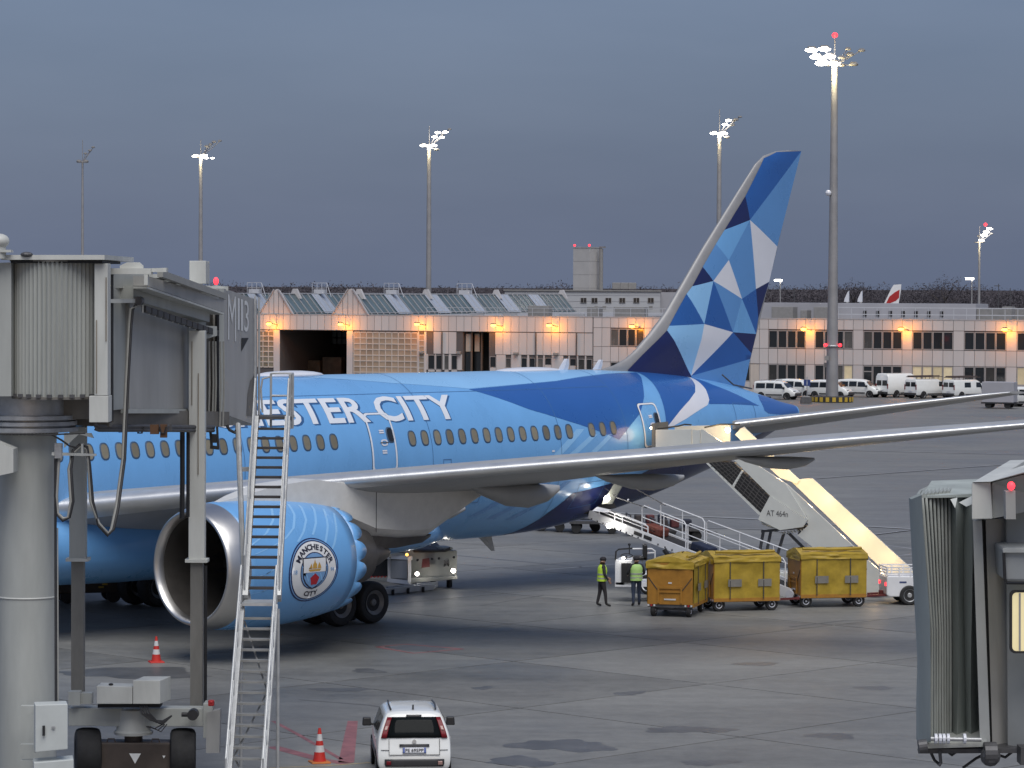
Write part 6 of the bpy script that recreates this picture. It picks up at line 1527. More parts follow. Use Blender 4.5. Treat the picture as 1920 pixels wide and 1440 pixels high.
def cart(label, px, py, rz, D=None):
    g = gnd(px, py); t = thing('luggage_cart', label, 'luggage cart', (g.x, g.y, 0), rz, 'yellow covered luggage carts')
    L, W, z0, z1 = 1.16, .77, .42, 1.82
    b = MB(); b.bb(-L, L, -W, W, z0 - .1, z0); b.bb(-L + .1, L - .1, -.1, .1, .28, z0 - .1); b.beam((-.85, -W + .1, .25), (-.85, W - .1, .25), .09); b.beam((.85, -W + .1, .25), (.85, W - .1, .25), .09)
    b.build('chassis', M_darksteel, t)
    MB().bb(-L - .02, L + .02, -W - .03, -W - .0, z0 - .08, z0 + .04).build('side_sill', M_orange, t)
    for sg in (-1, 1):
        e = MB(); x = sg * L
        e.bb(x - .03, x + .03, -W, W, z0, z1 - .1); e.prism([(-W, z1 - .1), (W, z1 - .1), (W - .25, z1 + .08), (-W + .25, z1 + .08)], x - .03, x + .03, axis='x')
        wl_ = e.build('end_wall', M_orange, t, bevel=.01)
        ox = x + sg * .035
        MB().bb(ox, ox + sg * .03, -.42, .42, .95, 1.03).bb(ox, ox + sg * .03, -.42, .42, .82, .87).bb(ox, ox + sg * .04, -.42, -.36, z0 + .05, .95).bb(ox, ox + sg * .04, .36, .42, z0 + .05, .95).build('end_rail', M_orange, wl_)
        MB().beam((ox, -.42, .9), (ox, -.74, z1 - .5), .025).beam((ox, .42, .9), (ox, .74, z1 - .5), .025).build('strap', M_trim, wl_)
        for k in range(3):
            for s2 in (-1, 1): MB().bb(ox, ox + sg * .01, s2 * (.5 + .1 * k), s2 * (.56 + .1 * k), z0 - .06, z0 + .0).build('hazard_mark', M_hazard if k % 2 == 0 else M_red, wl_)
        MB().bb(ox, ox + sg * .012, -.06, .06, 1.12, 1.17).build('stencil_mark', M_hazard, wl_); MB().bb(ox, ox + sg * .012, -.2, .2, .57, .62).build('stencil_mark', M_hazard, wl_)
    for sg in (-1, 1):
        v, f = tarp_sheet((-L - .01, sg * (W + .02), z0 + .03), (L + .01, sg * (W + .02), z0 + .03), (L + .01, sg * (W + .04), z1), (-L - .01, sg * (W + .04), z1), 40, 18, .045, px + sg * 3, (0, sg, 0))
        cu = MB().add(v, f).build('side_curtain', M_tarp, t, smooth=60)
        for x in (-.45, .62):
            MB().bb(x - .24, x + .24, sg * (W + .075), sg * (W + .085), .85, 1.1).build('vinyl_patch', M_patch, cu)
        for x in (-.62, .58): MB().beam((x, sg * (W + .08), z0), (x, sg * (W + .07), z1 - .12), .03, .02).build('strap', M_trim, cu)
    v, f = tarp_sheet((-L - .05, -W - .06, z1 + .02), (L + .05, -W - .06, z1 + .02), (L + .02, 0, z1 + .2), (-L - .02, 0, z1 + .2), 40, 12, .06, px, (0, 0, 1))
    r = MB().add(v, f)
    v, f = tarp_sheet((-L - .02, 0, z1 + .2), (L + .02, 0, z1 + .2), (L + .05, W + .06, z1 + .02), (-L - .05, W + .06, z1 + .02), 40, 12, .06, px + 9, (0, 0, 1)); r.add(v, f)
    for sg in (-1, 1):
        v, f = tarp_sheet((-L - .05, sg * (W + .06), z1 + .02), (L + .05, sg * (W + .06), z1 + .02), (L + .05, sg * (W + .08), z1 - .14), (-L - .05, sg * (W + .08), z1 - .14), 24, 4, .05, px + 4, (0, sg, 0)); r.add(v, f)
        v, f = tarp_sheet((sg * (L + .05), -W - .06, z1 + .02), (sg * (L + .05), W + .06, z1 + .02), (sg * (L + .07), W + .05, z1 - .2), (sg * (L + .07), -W - .05, z1 - .2), 16, 5, .06, px + 6 + sg, (sg, 0, 0)); r.add(v, f)
        v, f = tarp_sheet((sg * (L + .05), -W - .06, z1 + .02), (sg * (L + .05), 0, z1 + .02), (sg * (L + .02), 0, z1 + .2), (sg * (L + .02), -.1, z1 + .2), 6, 3, .02, 1, (sg, 0, 0)); r.add(v, f)
        v, f = tarp_sheet((sg * (L + .05), W + .06, z1 + .02), (sg * (L + .05), 0, z1 + .02), (sg * (L + .02), 0, z1 + .2), (sg * (L + .02), .1, z1 + .2), 6, 3, .02, 1, (sg, 0, 0)); r.add(v, f)
    rf = r.build('tarpaulin_roof', M_tarp, t, smooth=60)
    MB().tube([(-L + .1, -W + .22, z1 + .2), (0, -W + .2, z1 + .17), (L - .1, -W + .22, z1 + .2)], .05, 8).build('rolled_flap', M_tarp, rf, smooth=60)
    for x in (-.95, .95):
        for y in (-.6, .6):
            Mx = Matrix.Translation((x, y, .22)) @ Matrix.Rotation(pi / 2, 4, 'Z')
            w = MB().lathe([(-.06, .12), (-.08, .15), (-.075, .2), (-.04, .22), (.04, .22), (.075, .2), (.08, .15), (.06, .12)], 22, 0, Mx).build('wheel', M_rubber, t, smooth=40)
            MB().lathe([(-.07, .12), (-.04, .04), (-.085, .03), (-.085, .004)], 16, 0, Mx, False, False).lathe([(.07, .12), (.04, .04), (.085, .03), (.085, .004)], 16, 0, Mx, False, False).build('rim', M_palegrey, w, smooth=40)
    MB().beam((L, 0, .3), (L + .95, 0, .33), .07).box((L + .95, 0, .33), (.12, .12, .08)).build('drawbar', M_redbar, t)
    return t
cart('yellow covered luggage cart turned end on, leftmost of the three', 1270, 1151, radians(75))
cart('yellow covered luggage cart in the middle of the three', 1386, 1142, radians(15))
cart('yellow covered luggage cart nearest the white tow tractor', 1550, 1135, radians(12))

# ------------------------------------------------------------------ white tow tractor
g = gnd(1705, 1131); tg = thing('tow_tractor', 'white tow tractor with rail cage pulling the yellow luggage carts', 'tow tractor', (g.x, g.y, 0), radians(6))
b = MB(); b.prism([(-.95, .35), (-.95, .95), (-.9, 1.02), (.35, 1.0), (.5, .75), (1.7, .72), (1.75, .4), (1.7, .3), (-.85, .28)], -.62, .62, 0); b.build('body', M_white, tg, bevel=.04)
for x in (-.15, 1.25):
    for y in (-.6, .6):
        wheel(tg, 0, 0, .34, .26).location = (x, y, 0); tg.children[-1].rotation_euler = (0, 0, pi / 2)
    MB().lathe([(-.635, .42), (-.60, .42)], 28, 0, Matrix.Translation((x, 0, .36)) @ Matrix.Rotation(pi / 2, 4, 'Z')).build('wheel_arch', M_dark, tg)
for y in (-.5, .5):
    MB().box((-.965, y, .72), (.03, .09, .12)).build('tail_lamp', M_redglow, tg)
r = MB()
for z in (1.1, 1.2, 1.3):
    for y in (-.6, .6): r.beam((-.93, y, z), (.3, y, z), .04)
    r.beam((-.93, -.6, z), (-.93, .6, z), .04)
for x in (-.93, -.5, -.1, .3):
    for y in (-.6, .6): r.beam((x, y, 1.0), (x, y, 1.32), .045)
r.build('rail_cage', M_white, tg)
MB().box((.5, -.3, .95), (.4, .42, .1)).box((.3, -.3, 1.15), (.1, .42, .4)).box((.5, .3, .95), (.4, .42, .1)).build('seat', M_black, tg, bevel=.03); MB().tube([(1.0 + .02, -.3 + .16 * cos(a), 1.1 + .16 * sin(a)) for a in [2 * pi * k / 14 for k in range(14)]], .015, 5, closed=True).build('steering_wheel', M_black, tg)
MB().bb(-.5, -.25, -.626, -.621, .76, .82).build('side_badge', mat('badge_blue', (.04, .06, .16), .4), tg)
MB().beam((-.95, 0, .36), (-1.5, 0, .34), .07).box((-1.0, 0, .36), (.15, .2, .2)).build('tow_hook', M_redbar, tg)
# ------------------------------------------------------------------ belt loader
P1, P2 = at(1122, 962, 118.5), at(1500, 1112, 112.2)
ax_ = (P2 - P1); bl_o = Vector(((P1.x + P2.x) / 2, (P1.y + P2.y) / 2, 0))
bl_ = thing('belt_loader', 'white belt loader with raised conveyor and handrails reaching the open cargo hold', 'belt loader', bl_o, 0)
a0, a1 = P1 - bl_o, P2 - bl_o; dr_ = (a1 - a0).normalized(); sd = Vector((-dr_.y, dr_.x, 0)).normalized(); upv = sd.cross(dr_) * -1
if upv.z < 0: upv = -upv
if sd.y > 0: sd = -sd                        # sd points to the viewer
Wb = .5
def bq(t, s, h): return a0.lerp(a1, t) + sd * s + upv * h
for s_ in (-1, 1):
    f = MB().beam(bq(0, s_ * Wb, -.02), bq(.60, s_ * Wb, -.02), .08, .30, up=upv).beam(bq(.602, s_ * Wb, .0), bq(1, s_ * Wb, .0), .09, .34, up=upv).build('conveyor_frame', M_white, bl_)
    if s_ > 0:
        for k in range(2): MB().beam(bq(.235 + k * .05, Wb + .045, -.02), bq(.275 + k * .05, Wb + .045, -.02), .012, .13, up=upv).build('dark_plate', M_black, f)
        for k in range(7): MB().box(bq(.36 + k * .035, Wb + .05, -.1), (.06, .02, .06)).build('frame_bolt', M_darksteel, f)
        for k in range(9): MB().box(bq(.02 + k * .03, Wb + .05, -.14), (.05, .02, .05)).build('frame_bolt', M_black, f)
MB().add([bq(0, -Wb + .05, .07), bq(1, -Wb + .05, .07), bq(1, Wb - .05, .07), bq(0, Wb - .05, .07)], [(0, 1, 2, 3)]).build('belt', mat('belt_rubber', (.025, .024, .025), .6, var=.2), bl_)
MB().beam(bq(0, 0, -.02), bq(1, 0, -.02), .8, .1, up=upv).build('belt_bed', M_darksteel, bl_)
for t_ in (0, 1): MB().cyl(bq(t_, -Wb, .0), bq(t_, Wb, .0), .11, n=14).build('end_roller', M_black, bl_)
MB().cyl(bq(1.0, Wb + .02, -.02), bq(1.0, Wb + .1, -.02), .16, n=18).build('roller_cover', M_palegrey, bl_)
for x, dz in ((-.02, .1),): 
    for s_ in (-1, 1): MB().cyl(bq(x, s_ * Wb, .1), bq(x, s_ * (Wb + .18), .1), .16, n=14).build('bumper_wheel', M_rubber, bl_)
def railseg(s_, t0, t1, h0, h1, posts):
    r = MB(); c0, c1 = bq(t0, s_, .12), bq(t1, s_, .12); u = Vector((0, 0, 1))
    r.tube([c0, c0 + u * h0 * .9, c0 + u * h0 + dr_ * .1, c1 + u * h1 - dr_ * .1, c1 + u * h1 * .9, c1], .024, 6)
    r.tube([c0 + u * h0 * .55, c1 + u * h1 * .55], .018, 6)
    for k in range(1, posts): p = c0.lerp(c1, k / posts); r.tube([p, p + u * (h0 + (h1 - h0) * k / posts)], .02, 6)
    r.build('handrail', M_white, bl_, smooth=50)
railseg(Wb + .02, .05, .17, .25, .25, 1); railseg(Wb + .02, .13, .30, .28, .28, 1)
railseg(Wb + .02, .27, .49, .95, .95, 2); railseg(Wb + .02, .50, .97, .95, 1.0, 3)
railseg(-Wb - .02, .27, .49, 1.0, 1.0, 2); railseg(-Wb - .02, .50, .99, 1.0, 1.05, 3)
MB().tube([bq(.02, Wb, 1.2), bq(.12, Wb, .95), bq(.27, Wb, 1.0)], .02, 6).tube([bq(.05, -Wb, 1.3), bq(.27, -Wb, 1.05)], .02, 6).build('folding_rail', M_darksteel, bl_)
# chassis and driver's stand
gch = gnd(1310, 1118) - bl_o
dxy = Vector((dr_.x, dr_.y, 0)).normalized(); Mc = Matrix.Translation((gch.x, gch.y, 0)) @ Matrix.Rotation(atan2(dxy.y, dxy.x), 4, 'Z')
MB().bb(-2.6, 2.4, -.85, .85, .4, .75, 0, Mc).build('chassis', M_white, bl_, bevel=.03)
MB().bb(-1.0, -.6, -.4, .4, .75, 1.5, 0, Mc).bb(1.0, 1.3, -.4, .4, .6, .9, 0, Mc).build('lift_frame', M_darksteel, bl_)
for x in (-1.7, 1.6):
    for y in (-.75, .75):
        w = wheel(bl_, 0, 0, .36, .24); p = Mc @ Vector((x, y, 0)); w.location = (p.x, p.y, 0); w.rotation_euler = (0, 0, atan2(dxy.y, dxy.x) + pi / 2)
c0 = gnd(1182, 1097) - bl_o
q = lambda px, py, D=112.8: at(px, py, D) - bl_o
cabb = hexa('driver_box', q(1153, 1050), q(1153, 1097), q(1186, 1099), q(1186, 1050), (.25, 1.4, 0), M_white, bl_, .02)
hexa('foot_well', q(1165, 1056, 112.75), q(1165, 1092, 112.75), q(1184, 1092, 112.75), q(1184, 1056, 112.75), (0, .03, 0), M_dark, cabb)
hexa('deck', q(1153, 1092), q(1153, 1100), q(1232, 1100), q(1232, 1092), (.25, 1.4, 0), M_white, bl_)
MB().tube([q(1154, 1050), q(1155, 1034), q(1160, 1030), q(1186, 1028)], .03, 6).build('guard_rail', M_black, bl_); 
MB().tube([q(1186, 1029), q(1222, 1029), q(1228, 1033), q(1228, 1055)], .03, 6).tube([q(1204, 1055), q(1204, 1042), q(1208, 1038), q(1228, 1036)], .025, 6).build('guard_rail', M_white, bl_)
MB().box(q(1200, 1046), (.5, .5, .14)).box(q(1209, 1035), (.16, .5, .55)).build('seat', M_black, bl_, bevel=.04)
s_c = q(1175, 1042, 113); MB().tube([s_c + Vector((.2 * cos(a), .12 * sin(a), .06 * sin(a))) for a in [2 * pi * k / 14 for k in range(14)]], .018, 5, closed=True).cyl(s_c, s_c + Vector((-.1, .1, -.4)), .025).build('steering_wheel', M_black, bl_)
MB().cyl(q(1180, 1040), q(1180, 1023), .02).ball(q(1180, 1021), .05).build('beacon_stalk', M_black, bl_)
lg_ = MB().ball(q(1169, 1047, 112.6), .05).build('work_lamp', M_lampglow, bl_)
MB().ball(q(1142, 986, 116.9), .10).build('work_lamp', M_lampglow, bl_)
lamp('work_light', q(1142, 988, 116.4), 2.5, (1, .93, .8), .1, parent=bl_)
MB().tube([q(1245, 1030, 113), q(1255, 1045, 113), q(1248, 1055, 113)], .09, 8).build('hydraulic_hose', M_black, bl_, smooth=60)
# suitcases on the belt
def suitcase(label, t_, s_, dims, m, h=.0):
    p = bq(t_, s_, .08 + dims[2] / 2 + h) + bl_o
    o = thing('suitcase', label, 'suitcase', p, 0)
    o.rotation_euler = (Matrix([dr_, -sd, upv]).transposed()).to_euler()
    MB().box((0, 0, 0), dims).build('shell', m, o, bevel=.05)
    MB().tube([(-.12, -dims[1] / 2 - .0, .0), (-.1, -dims[1] / 2 - .04, 0), (.1, -dims[1] / 2 - .04, 0), (.12, -dims[1] / 2, 0)], .012, 6).build('handle', M_black, o)
    for x in (-dims[0] / 2 + .06, dims[0] / 2 - .06): MB().box((x, dims[1] / 2 + .0, -.1), (.05, .05, .05)).build('castor', M_black, o)
suitcase('brown red suitcase lying highest on the conveyor belt', .30, .05, (.78, .5, .3), mat('brown_red_case', (.16, .045, .03), .5, var=.15))
suitcase('dark navy suitcase lower on the conveyor belt', .535, .05, (.85, .52, .3), mat('navy_case', (.015, .022, .05), .5, var=.2))
# open hold door and its light
cd_ = MB(); A0 = [at(1160, 893, 117.2), at(1176, 893, 117.6), at(1146, 945, 117.4), at(1128, 945, 117.0)]
inv = plane.matrix_basis.inverted() if False else (Matrix.Translation(AXO) @ Matrix.Rotation(TH, 4, 'Z')).inverted()
cd_.add([inv @ p for p in A0] + [inv @ (p + Vector((.05, .12, 0))) for p in A0], [(0, 1, 2, 3), (7, 6, 5, 4), (0, 4, 5, 1), (1, 5, 6, 2), (2, 6, 7, 3), (3, 7, 4, 0)])
cd_.build('hold_door', mat('hold_door_primer', (.40, .41, .36), .5, var=.1), plane)
hd = MB(); H0 = [at(1118, 946, 118.2), at(1150, 940, 118.5), at(1156, 952, 118.4), at(1122, 958, 118.0)]
hd.add([inv @ p for p in H0], [(0, 1, 2, 3)]); hd.build('hold_opening', M_dark, plane)
MB().add([inv @ p for p in (at(1110, 958, 117.4), at(1120, 950, 117.6), at(1146, 956, 117.6), at(1140, 961, 117.4))], [(0, 1, 2, 3)]).build('door_sill_plate', M_palegrey, plane)
MB().ball(inv @ at(1138, 935, 117.0), .11).build('hold_lamp', M_lampglow, plane); lamp('hold_light', inv @ at(1137, 940, 116.6), 5, (1, .92, .75), .35, parent=plane)
for x, y in ((1178, 937), (1090, 933)): MB().ball(inv @ at(x, y, 117.4), .035).build('marker_lamp', M_palegrey, plane)

# ------------------------------------------------------------------ passenger stairs at the rear door
so2 = gnd(1560, 1118); ps = thing('passenger_stairs', 'white mobile passenger stairs marked AT 464n leading up to the rear aircraft door', 'passenger stairs', (so2.x, so2.y, 0), 0)
def Dn(px): return 118.0 - (px - 1228) / 422 * 3.2
def sq(px, py, back=0.0):
    p = at(px, py, Dn(px)); return p + Vector((.37, .93, 0)) * back - ps.location
def wallpoly(name, pts, back, th_, m, parent=None, bevel=0.0):
    P = [sq(x, y, back) for x, y in pts]; dv = Vector((.37, .93, 0)) * th_; n = len(P)
    b = MB().add(P + [p + dv for p in P], [tuple(range(n)), tuple(range(2 * n - 1, n - 1, -1))] + [(i, (i + 1) % n, n + (i + 1) % n, n + i) for i in range(n)])
    return b.build(name, m, parent or ps, bevel=bevel)
M_stw = mat('stairs_white_paint', (.62, .635, .60), .4, var=.05, scale=1.5); M_mesh = mat('dark_mesh_panel', (.028, .027, .028), .5, var=.25, scale=12)
near_u = wallpoly('upper_side_wall', [(1319, 806), (1340, 820), (1472, 906), (1514, 974), (1443, 929), (1376, 862), (1328, 858)], 0, .07, M_stw)
near_l = wallpoly('lower_side_wall', [(1440, 904), (1473, 907), (1651, 1073), (1652, 1108), (1642, 1117), (1618, 1114), (1527, 1030), (1494, 1004), (1514, 985), (1512, 968)], .09, .07, M_stw)
wallpoly('mesh_panel', [(1326, 867), (1375, 866), (1390, 881), (1373, 911)], -.03, .06, M_mesh); wallpoly('mesh_panel', [(1376, 913), (1392, 884), (1443, 931), (1426, 961)], -.03, .06, M_mesh)
gr_ = MB()
for (p00, p10, p11, p01) in (((1326, 867), (1375, 866), (1390, 881), (1373, 911)), ((1376, 913), (1392, 884), (1443, 931), (1426, 961))):
    f2 = lambda u, v: sq(p00[0] * (1 - u) * (1 - v) + p10[0] * u * (1 - v) + p11[0] * u * v + p01[0] * (1 - u) * v, p00[1] * (1 - u) * (1 - v) + p10[1] * u * (1 - v) + p11[1] * u * v + p01[1] * (1 - u) * v, -.045)
    for k in range(1, 6): gr_.beam(f2(k / 6, 0), f2(k / 6, 1), .02)
    for k in range(1, 6): gr_.beam(f2(0, k / 6), f2(1, k / 6), .02)
gr_.build('mesh_grid', mat('mesh_wire', (.10, .095, .09), .5), ps)
wallpoly('lower_edge_beam', [(1322, 866), (1327, 866), (1427, 962), (1424, 966)], -.04, .1, M_stw); wallpoly('panel_post', [(1373, 911), (1391, 882), (1394, 884), (1377, 914)], -.05, .1, M_stw)
tp = wallpoly('marked_panel', [(1444, 930), (1514, 975), (1506, 988), (1463, 994), (1422, 974), (1427, 961)], -.04, .1, M_stw)
wallpoly('lower_flap', [(1421, 975), (1462, 994), (1440, 991), (1424, 984)], .3, .5, M_stw)
text_on('marking', 'AT 464n', None, M_darksteel, tp, 0, 1, 0, 1, 0, .0, xf=lambda u, v: sq(1438 + u * 40, 967 + u * 2.5 - v * 11, -.05))
far_u = wallpoly('far_side_wall', [(1355, 818), (1366, 806), (1372, 803), (1420, 850), (1478, 904), (1472, 911), (1440, 900)], 1.45, .07, M_stw)
far_l = wallpoly('far_side_wall', [(1462, 908), (1480, 902), (1501, 901), (1688, 1072), (1692, 1082), (1655, 1092), (1640, 1080)], 1.5, .07, M_stw)
top0, bot0 = Vector(sq(1340, 850, .75)), Vector(sq(1648, 1098, .75))
for k in range(26):
    p = top0.lerp(bot0, k / 25); MB().box((p.x, p.y, p.z), (.34, 1.02, .04), rz=atan2(-.37, .93)).build('step', M_darksteel, ps)
wallpoly('stair_soffit', [(1340, 858), (1640, 1106), (1634, 1112), (1334, 864)], .22, 1.1, M_darksteel)
# platform cabin at the door
cabn = wallpoly('platform_side', [(1229, 806), (1296, 805), (1296, 848), (1229, 856)], 0, .07, M_stw, bevel=.01)
wallpoly('platform_side', [(1298, 806), (1313, 806), (1313, 848), (1298, 848)], .03, .07, M_stw); wallpoly('platform_side', [(1314, 805), (1320, 806), (1362, 846), (1314, 850)], .0, .07, M_stw)
wallpoly('platform_side', [(1240, 802), (1345, 800), (1345, 846), (1240, 850)], 1.5, .07, M_stw)
wallpoly('platform_floor', [(1224, 850), (1345, 844), (1345, 848), (1224, 855)], .07, 1.4, M_darksteel)
wallpoly('rubber_bumper', [(1222, 795), (1228, 793), (1228, 860), (1222, 862)], 0, 1.5, mat('bumper_rubber', (.14, .145, .14), .7, var=.1))
MB().tube([sq(1232, 804, .05), sq(1262, 800, .6), sq(1272, 797, .7), sq(1285, 798, .7)], .03, 6).tube([sq(1316, 802, .3), sq(1340, 797, .7), sq(1368, 798, 1.2)], .03, 6).build('canopy_frame', M_black, ps)
for x, y in ((1352, 808),): MB().ball(sq(x, y, .8), .10).build('platform_lamp', M_warmglow, ps)
for x, y, e in ((1345, 812, 22), (1400, 850, 22), (1460, 890, 22), (1520, 940, 26), (1580, 1000, 26), (1640, 1055, 20)):
    lamp('step_light', sq(x, y, .55), e, (1, .66, .30), .12, parent=ps)
MB().ball(sq(1219, 803, .12), .05).beam(sq(1219, 801, .12), sq(1226, 799, .2), .03).build('canopy_lamp', M_warmglow, ps)
lamp('door_light', sq(1216, 808, .05), 16, (1, .60, .24), .45, parent=ps)
MB().bb(*[0] * 6) if False else None
# undercarriage of the stairs
und = MB()
for p_, q_ in (((1424, 996), (1412, 1062)), ((1438, 996), (1425, 1060)), ((1462, 1002), (1445, 1060)), ((1470, 1000), (1500, 1030)), ((1490, 1000), (1540, 1045)), ((1420, 998), (1505, 990))): und.beam(sq(*p_, .5), sq(*q_, .5), .09)
und.build('lift_frame', M_darksteel, ps)
und = MB()
for k in range(8): und.beam(sq(1462 + k * 6, 998 - k * .8, .15), sq(1466 + k * 6, 1002 - k * .8, .15), .05)
und.build('lift_teeth', M_brlight, ps)
chp = Vector(sq(1540, 1100, .7)); chz = Vector((-.93, .37, 0))
Mch = Matrix.Translation((chp.x, chp.y, 0)) @ Matrix.Rotation(atan2(-.37, .93), 4, 'Z')
MB().bb(-2.8, 1.6, -.85, .85, .35, .8, 0, Mch).build('chassis', M_stw, ps, bevel=.03)
for x in (-2.0, 1.15):
    for y in (-.8, .8):
        w = wheel(ps, 0, 0, .38, .24); p = Mch @ Vector((x, y, 0)); w.location = (p.x, p.y, 0); w.rotation_euler = (0, 0, atan2(-.37, .93) + pi / 2)

# ------------------------------------------------------------------ container loader behind the main wheels
lo = gnd(790, 1099); ld = thing('container_loader', 'white container loader marked M with two work lamps behind the main wheels', 'container loader', (lo.x, lo.y, 0), 0)
def lq(px, py, D=118.5): return at(px, py, D) - ld.location
def hexl(name, A, B, C, D_, depth, m, bevel=0.0, parent=None): return hexa(name, A, B, C, D_, depth, m, parent or ld, bevel)
M_ldw = mat('loader_grey_white', (.34, .345, .32), .5, var=.12, scale=2)
fr_ = hexl('front_body', lq(771, 1036), lq(771, 1090), lq(857, 1083, 117.5), lq(857, 1032, 117.5), (-.9, 2.2, 0), M_ldw, .02)
hexl('front_bumper', lq(768, 1084, 118.2), lq(768, 1094, 118.2), lq(858, 1086, 117.2), lq(858, 1080, 117.2), (-.2, .5, 0), M_ldw, .02)
hexl('side_body', lq(731, 1047, 120.5), lq(731, 1087, 120.5), lq(770, 1090), lq(770, 1046), (-.2, .6, 0), M_ldw, .01)
hexl('side_panel', lq(733, 1051, 120.3), lq(733, 1083, 120.3), lq(763, 1085, 118.3), lq(763, 1051, 118.3), (-.02, .05, 0), M_brpanel)
b = MB(); b.beam(lq(729, 1044, 120.4), lq(770, 1046, 118.2), .14); b.beam(lq(729, 1088, 120.4), lq(770, 1092, 118.2), .14); b.beam(lq(730, 1044, 120.4), lq(730, 1089, 120.4), .12); b.beam(lq(768, 1044, 118.2), lq(768, 1092, 118.2), .12); b.build('side_frame', M_white, ld)
hexl('side_step', lq(676, 1082, 121.5), lq(680, 1091, 121.5), lq(730, 1090, 120.4), lq(730, 1082, 120.4), (-.2, .6, 0), M_ldw)
for k in range(6): MB().add([lq(690 + k * 6.5, 1080, 120.2), lq(693 + k * 6.5, 1080, 120.2), lq(690 + k * 6.5, 1083, 120.2), lq(687 + k * 6.5, 1083, 120.2)], [(0, 1, 2, 3)]).build('hazard_mark', M_red, ld)
hexl('machine_bay', lq(686, 1052, 121.2), lq(686, 1080, 121.2), lq(728, 1082, 120.6), lq(728, 1048, 120.6), (-.2, .6, 0), M_dark)
b = MB(); b.beam(lq(686, 1024, 121), lq(770, 1032, 118.6), .16); b.beam(lq(690, 1034, 121), lq(768, 1040, 118.6), .1); b.beam(lq(745, 1018, 119.5), lq(772, 1036, 118.4), .22)
for x in (712, 732): b.beam(lq(x, 1024, 120.3), lq(x, 1046, 120), .08)
b.build('lift_platform', M_ldw, ld)
hexl('rear_deck', lq(690, 1018, 121.4), lq(690, 1042, 121.4), lq(770, 1040, 119), lq(765, 1012, 119), (-.1, 1.2, 0), M_dark)
hexl('cargo_awning', lq(764, 1008, 119.8), lq(776, 1034, 118.4), lq(832, 1030, 118.0), lq(808, 1007, 119.6), (-.6, 1.6, 0), M_black)
for pts in (((772, 1024), (795, 1022)), ((778, 1014), (790, 1018)), ((792, 1011), (800, 1018)), ((803, 1021), (808, 1022))): MB().beam(lq(*pts[0], 118.2), lq(*pts[1], 118.2), .06, .03).build('awning_bar', M_palegrey, ld)
MB().tube([lq(776, 1033, 118.3), lq(806, 1033, 118), lq(835, 1032, 117.6), lq(845, 1028, 117.4)], .06, 6).build('rolled_edge', M_black, ld)
hexl('cab_roof', lq(832, 1027, 117.6), lq(832, 1031, 117.6), lq(850, 1030, 117.3), lq(848, 1026, 117.3), (-.3, .8, 0), M_ldw)
for x, y, s_ in ((782, 1076, .07), (850, 1070, .08)): MB().ball(lq(x, y, 117.6 if x < 800 else 117.0), s_, 10, 6).build('work_lamp', M_lampglow, ld)
MB().ball(lq(763, 1040, 118.0), .05).build('amber_lamp', M_orangeglow, ld)
MB().add([lq(792, 1048, 118.0), lq(805, 1046, 117.85), lq(806, 1063, 117.85), lq(790, 1065, 118.0)], [(0, 1, 2, 3)]).build('red_notice', mat('notice_red', (.14, .03, .03), .5, var=.2), ld)
text_on('loader_letter', 'M', None, M_darksteel, ld, 0, 1, 0, 1, 0, .02, xf=lambda u, v: lq(832 + u * 10, 1063 - v * 13 - u, 117.6))
for x, y in ((783, 1050), (810, 1048), (823, 1047), (851, 1045)): MB().ball(lq(x, y, 118.0 - (x - 771) / 86 * .9), .05, 8, 5).build('port_hole', M_black, ld)
MB().bb(*[0]*6) if False else None
for x, D in ((775, 118.6), (812, 118.2), (842, 117.8)):
    p = lq(x, 1092, D); MB().cyl((p.x - .1, p.y + .5, .16), (p.x + .1, p.y + .5, .16), .16, n=16).cyl((p.x, p.y + .3, 0), (p.x, p.y + .3, .35), .06).build('wheel', M_rubber, ld)
# long ladder frame lying on the apron
lf = gnd(765, 1112); lfr = thing('ground_frame', 'long pale metal frame lying on the apron behind the main wheels', 'frame', (lf.x, lf.y, 0), 0)
p, q_ = gnd(718, 1117) - lf, gnd(812, 1108) - lf; e = Vector((.12, .9, 0)); b = MB()
for o in (Vector((0, 0, .15)), e + Vector((0, 0, .15))): b.beam(p + o, q_ + o, .1, .2)
for k in range(9): r0 = p.lerp(q_, k / 8); b.beam(r0 + Vector((0, 0, .12)), r0 + e + Vector((0, 0, .12)), .07)
b.build('frame_bars', mat('pale_frame', (.33, .35, .38), .5, .2, var=.15), lfr)
for k in (.2, .5, .8): r0 = p.lerp(q_, k); MB().cyl(r0 + Vector((-.05, -.08, .1)), r0 + Vector((.05, -.08, .1)), .1, n=12).build('castor', M_rubber, lfr)

# ------------------------------------------------------------------ empty dollies far behind the belt loader
def dolly(label, px, py, rz, load=False):
    g = gnd(px, py); t = thing('container_dolly', label, 'dolly', (g.x, g.y, 0), rz, 'low dark dollies behind the belt loader')
    MB().bb(-1.1, 1.1, -.75, .75, .42, .55).build('deck', M_darksteel, t)
    for x in (-.8, .8):
        for y in (-.6, .6): MB().cyl((x, y - .07, .22), (x, y + .07, .22), .22, n=16).build('wheel', M_rubber, t)
    MB().beam((1.1, 0, .4), (1.8, 0, .3), .08).beam((-1.05, -.7, .55), (-1.05, -.7, .95), .06).beam((-1.05, .7, .55), (-1.05, .7, .95), .06).beam((-1.05, -.7, .92), (-1.05, .7, .92), .05).build('end_rail', M_darksteel, t)
    if load:
        for k, (x, c) in enumerate(((-.6, (.06, .05, .05)), (-.1, (.12, .035, .035)), (.45, (.025, .03, .05)))):
            MB().box((x, -.1, .73), (.36, .5, .36)).build('bag', mat('bag_cloth_%d' % k, c, .7, var=.2), t, bevel=.05)
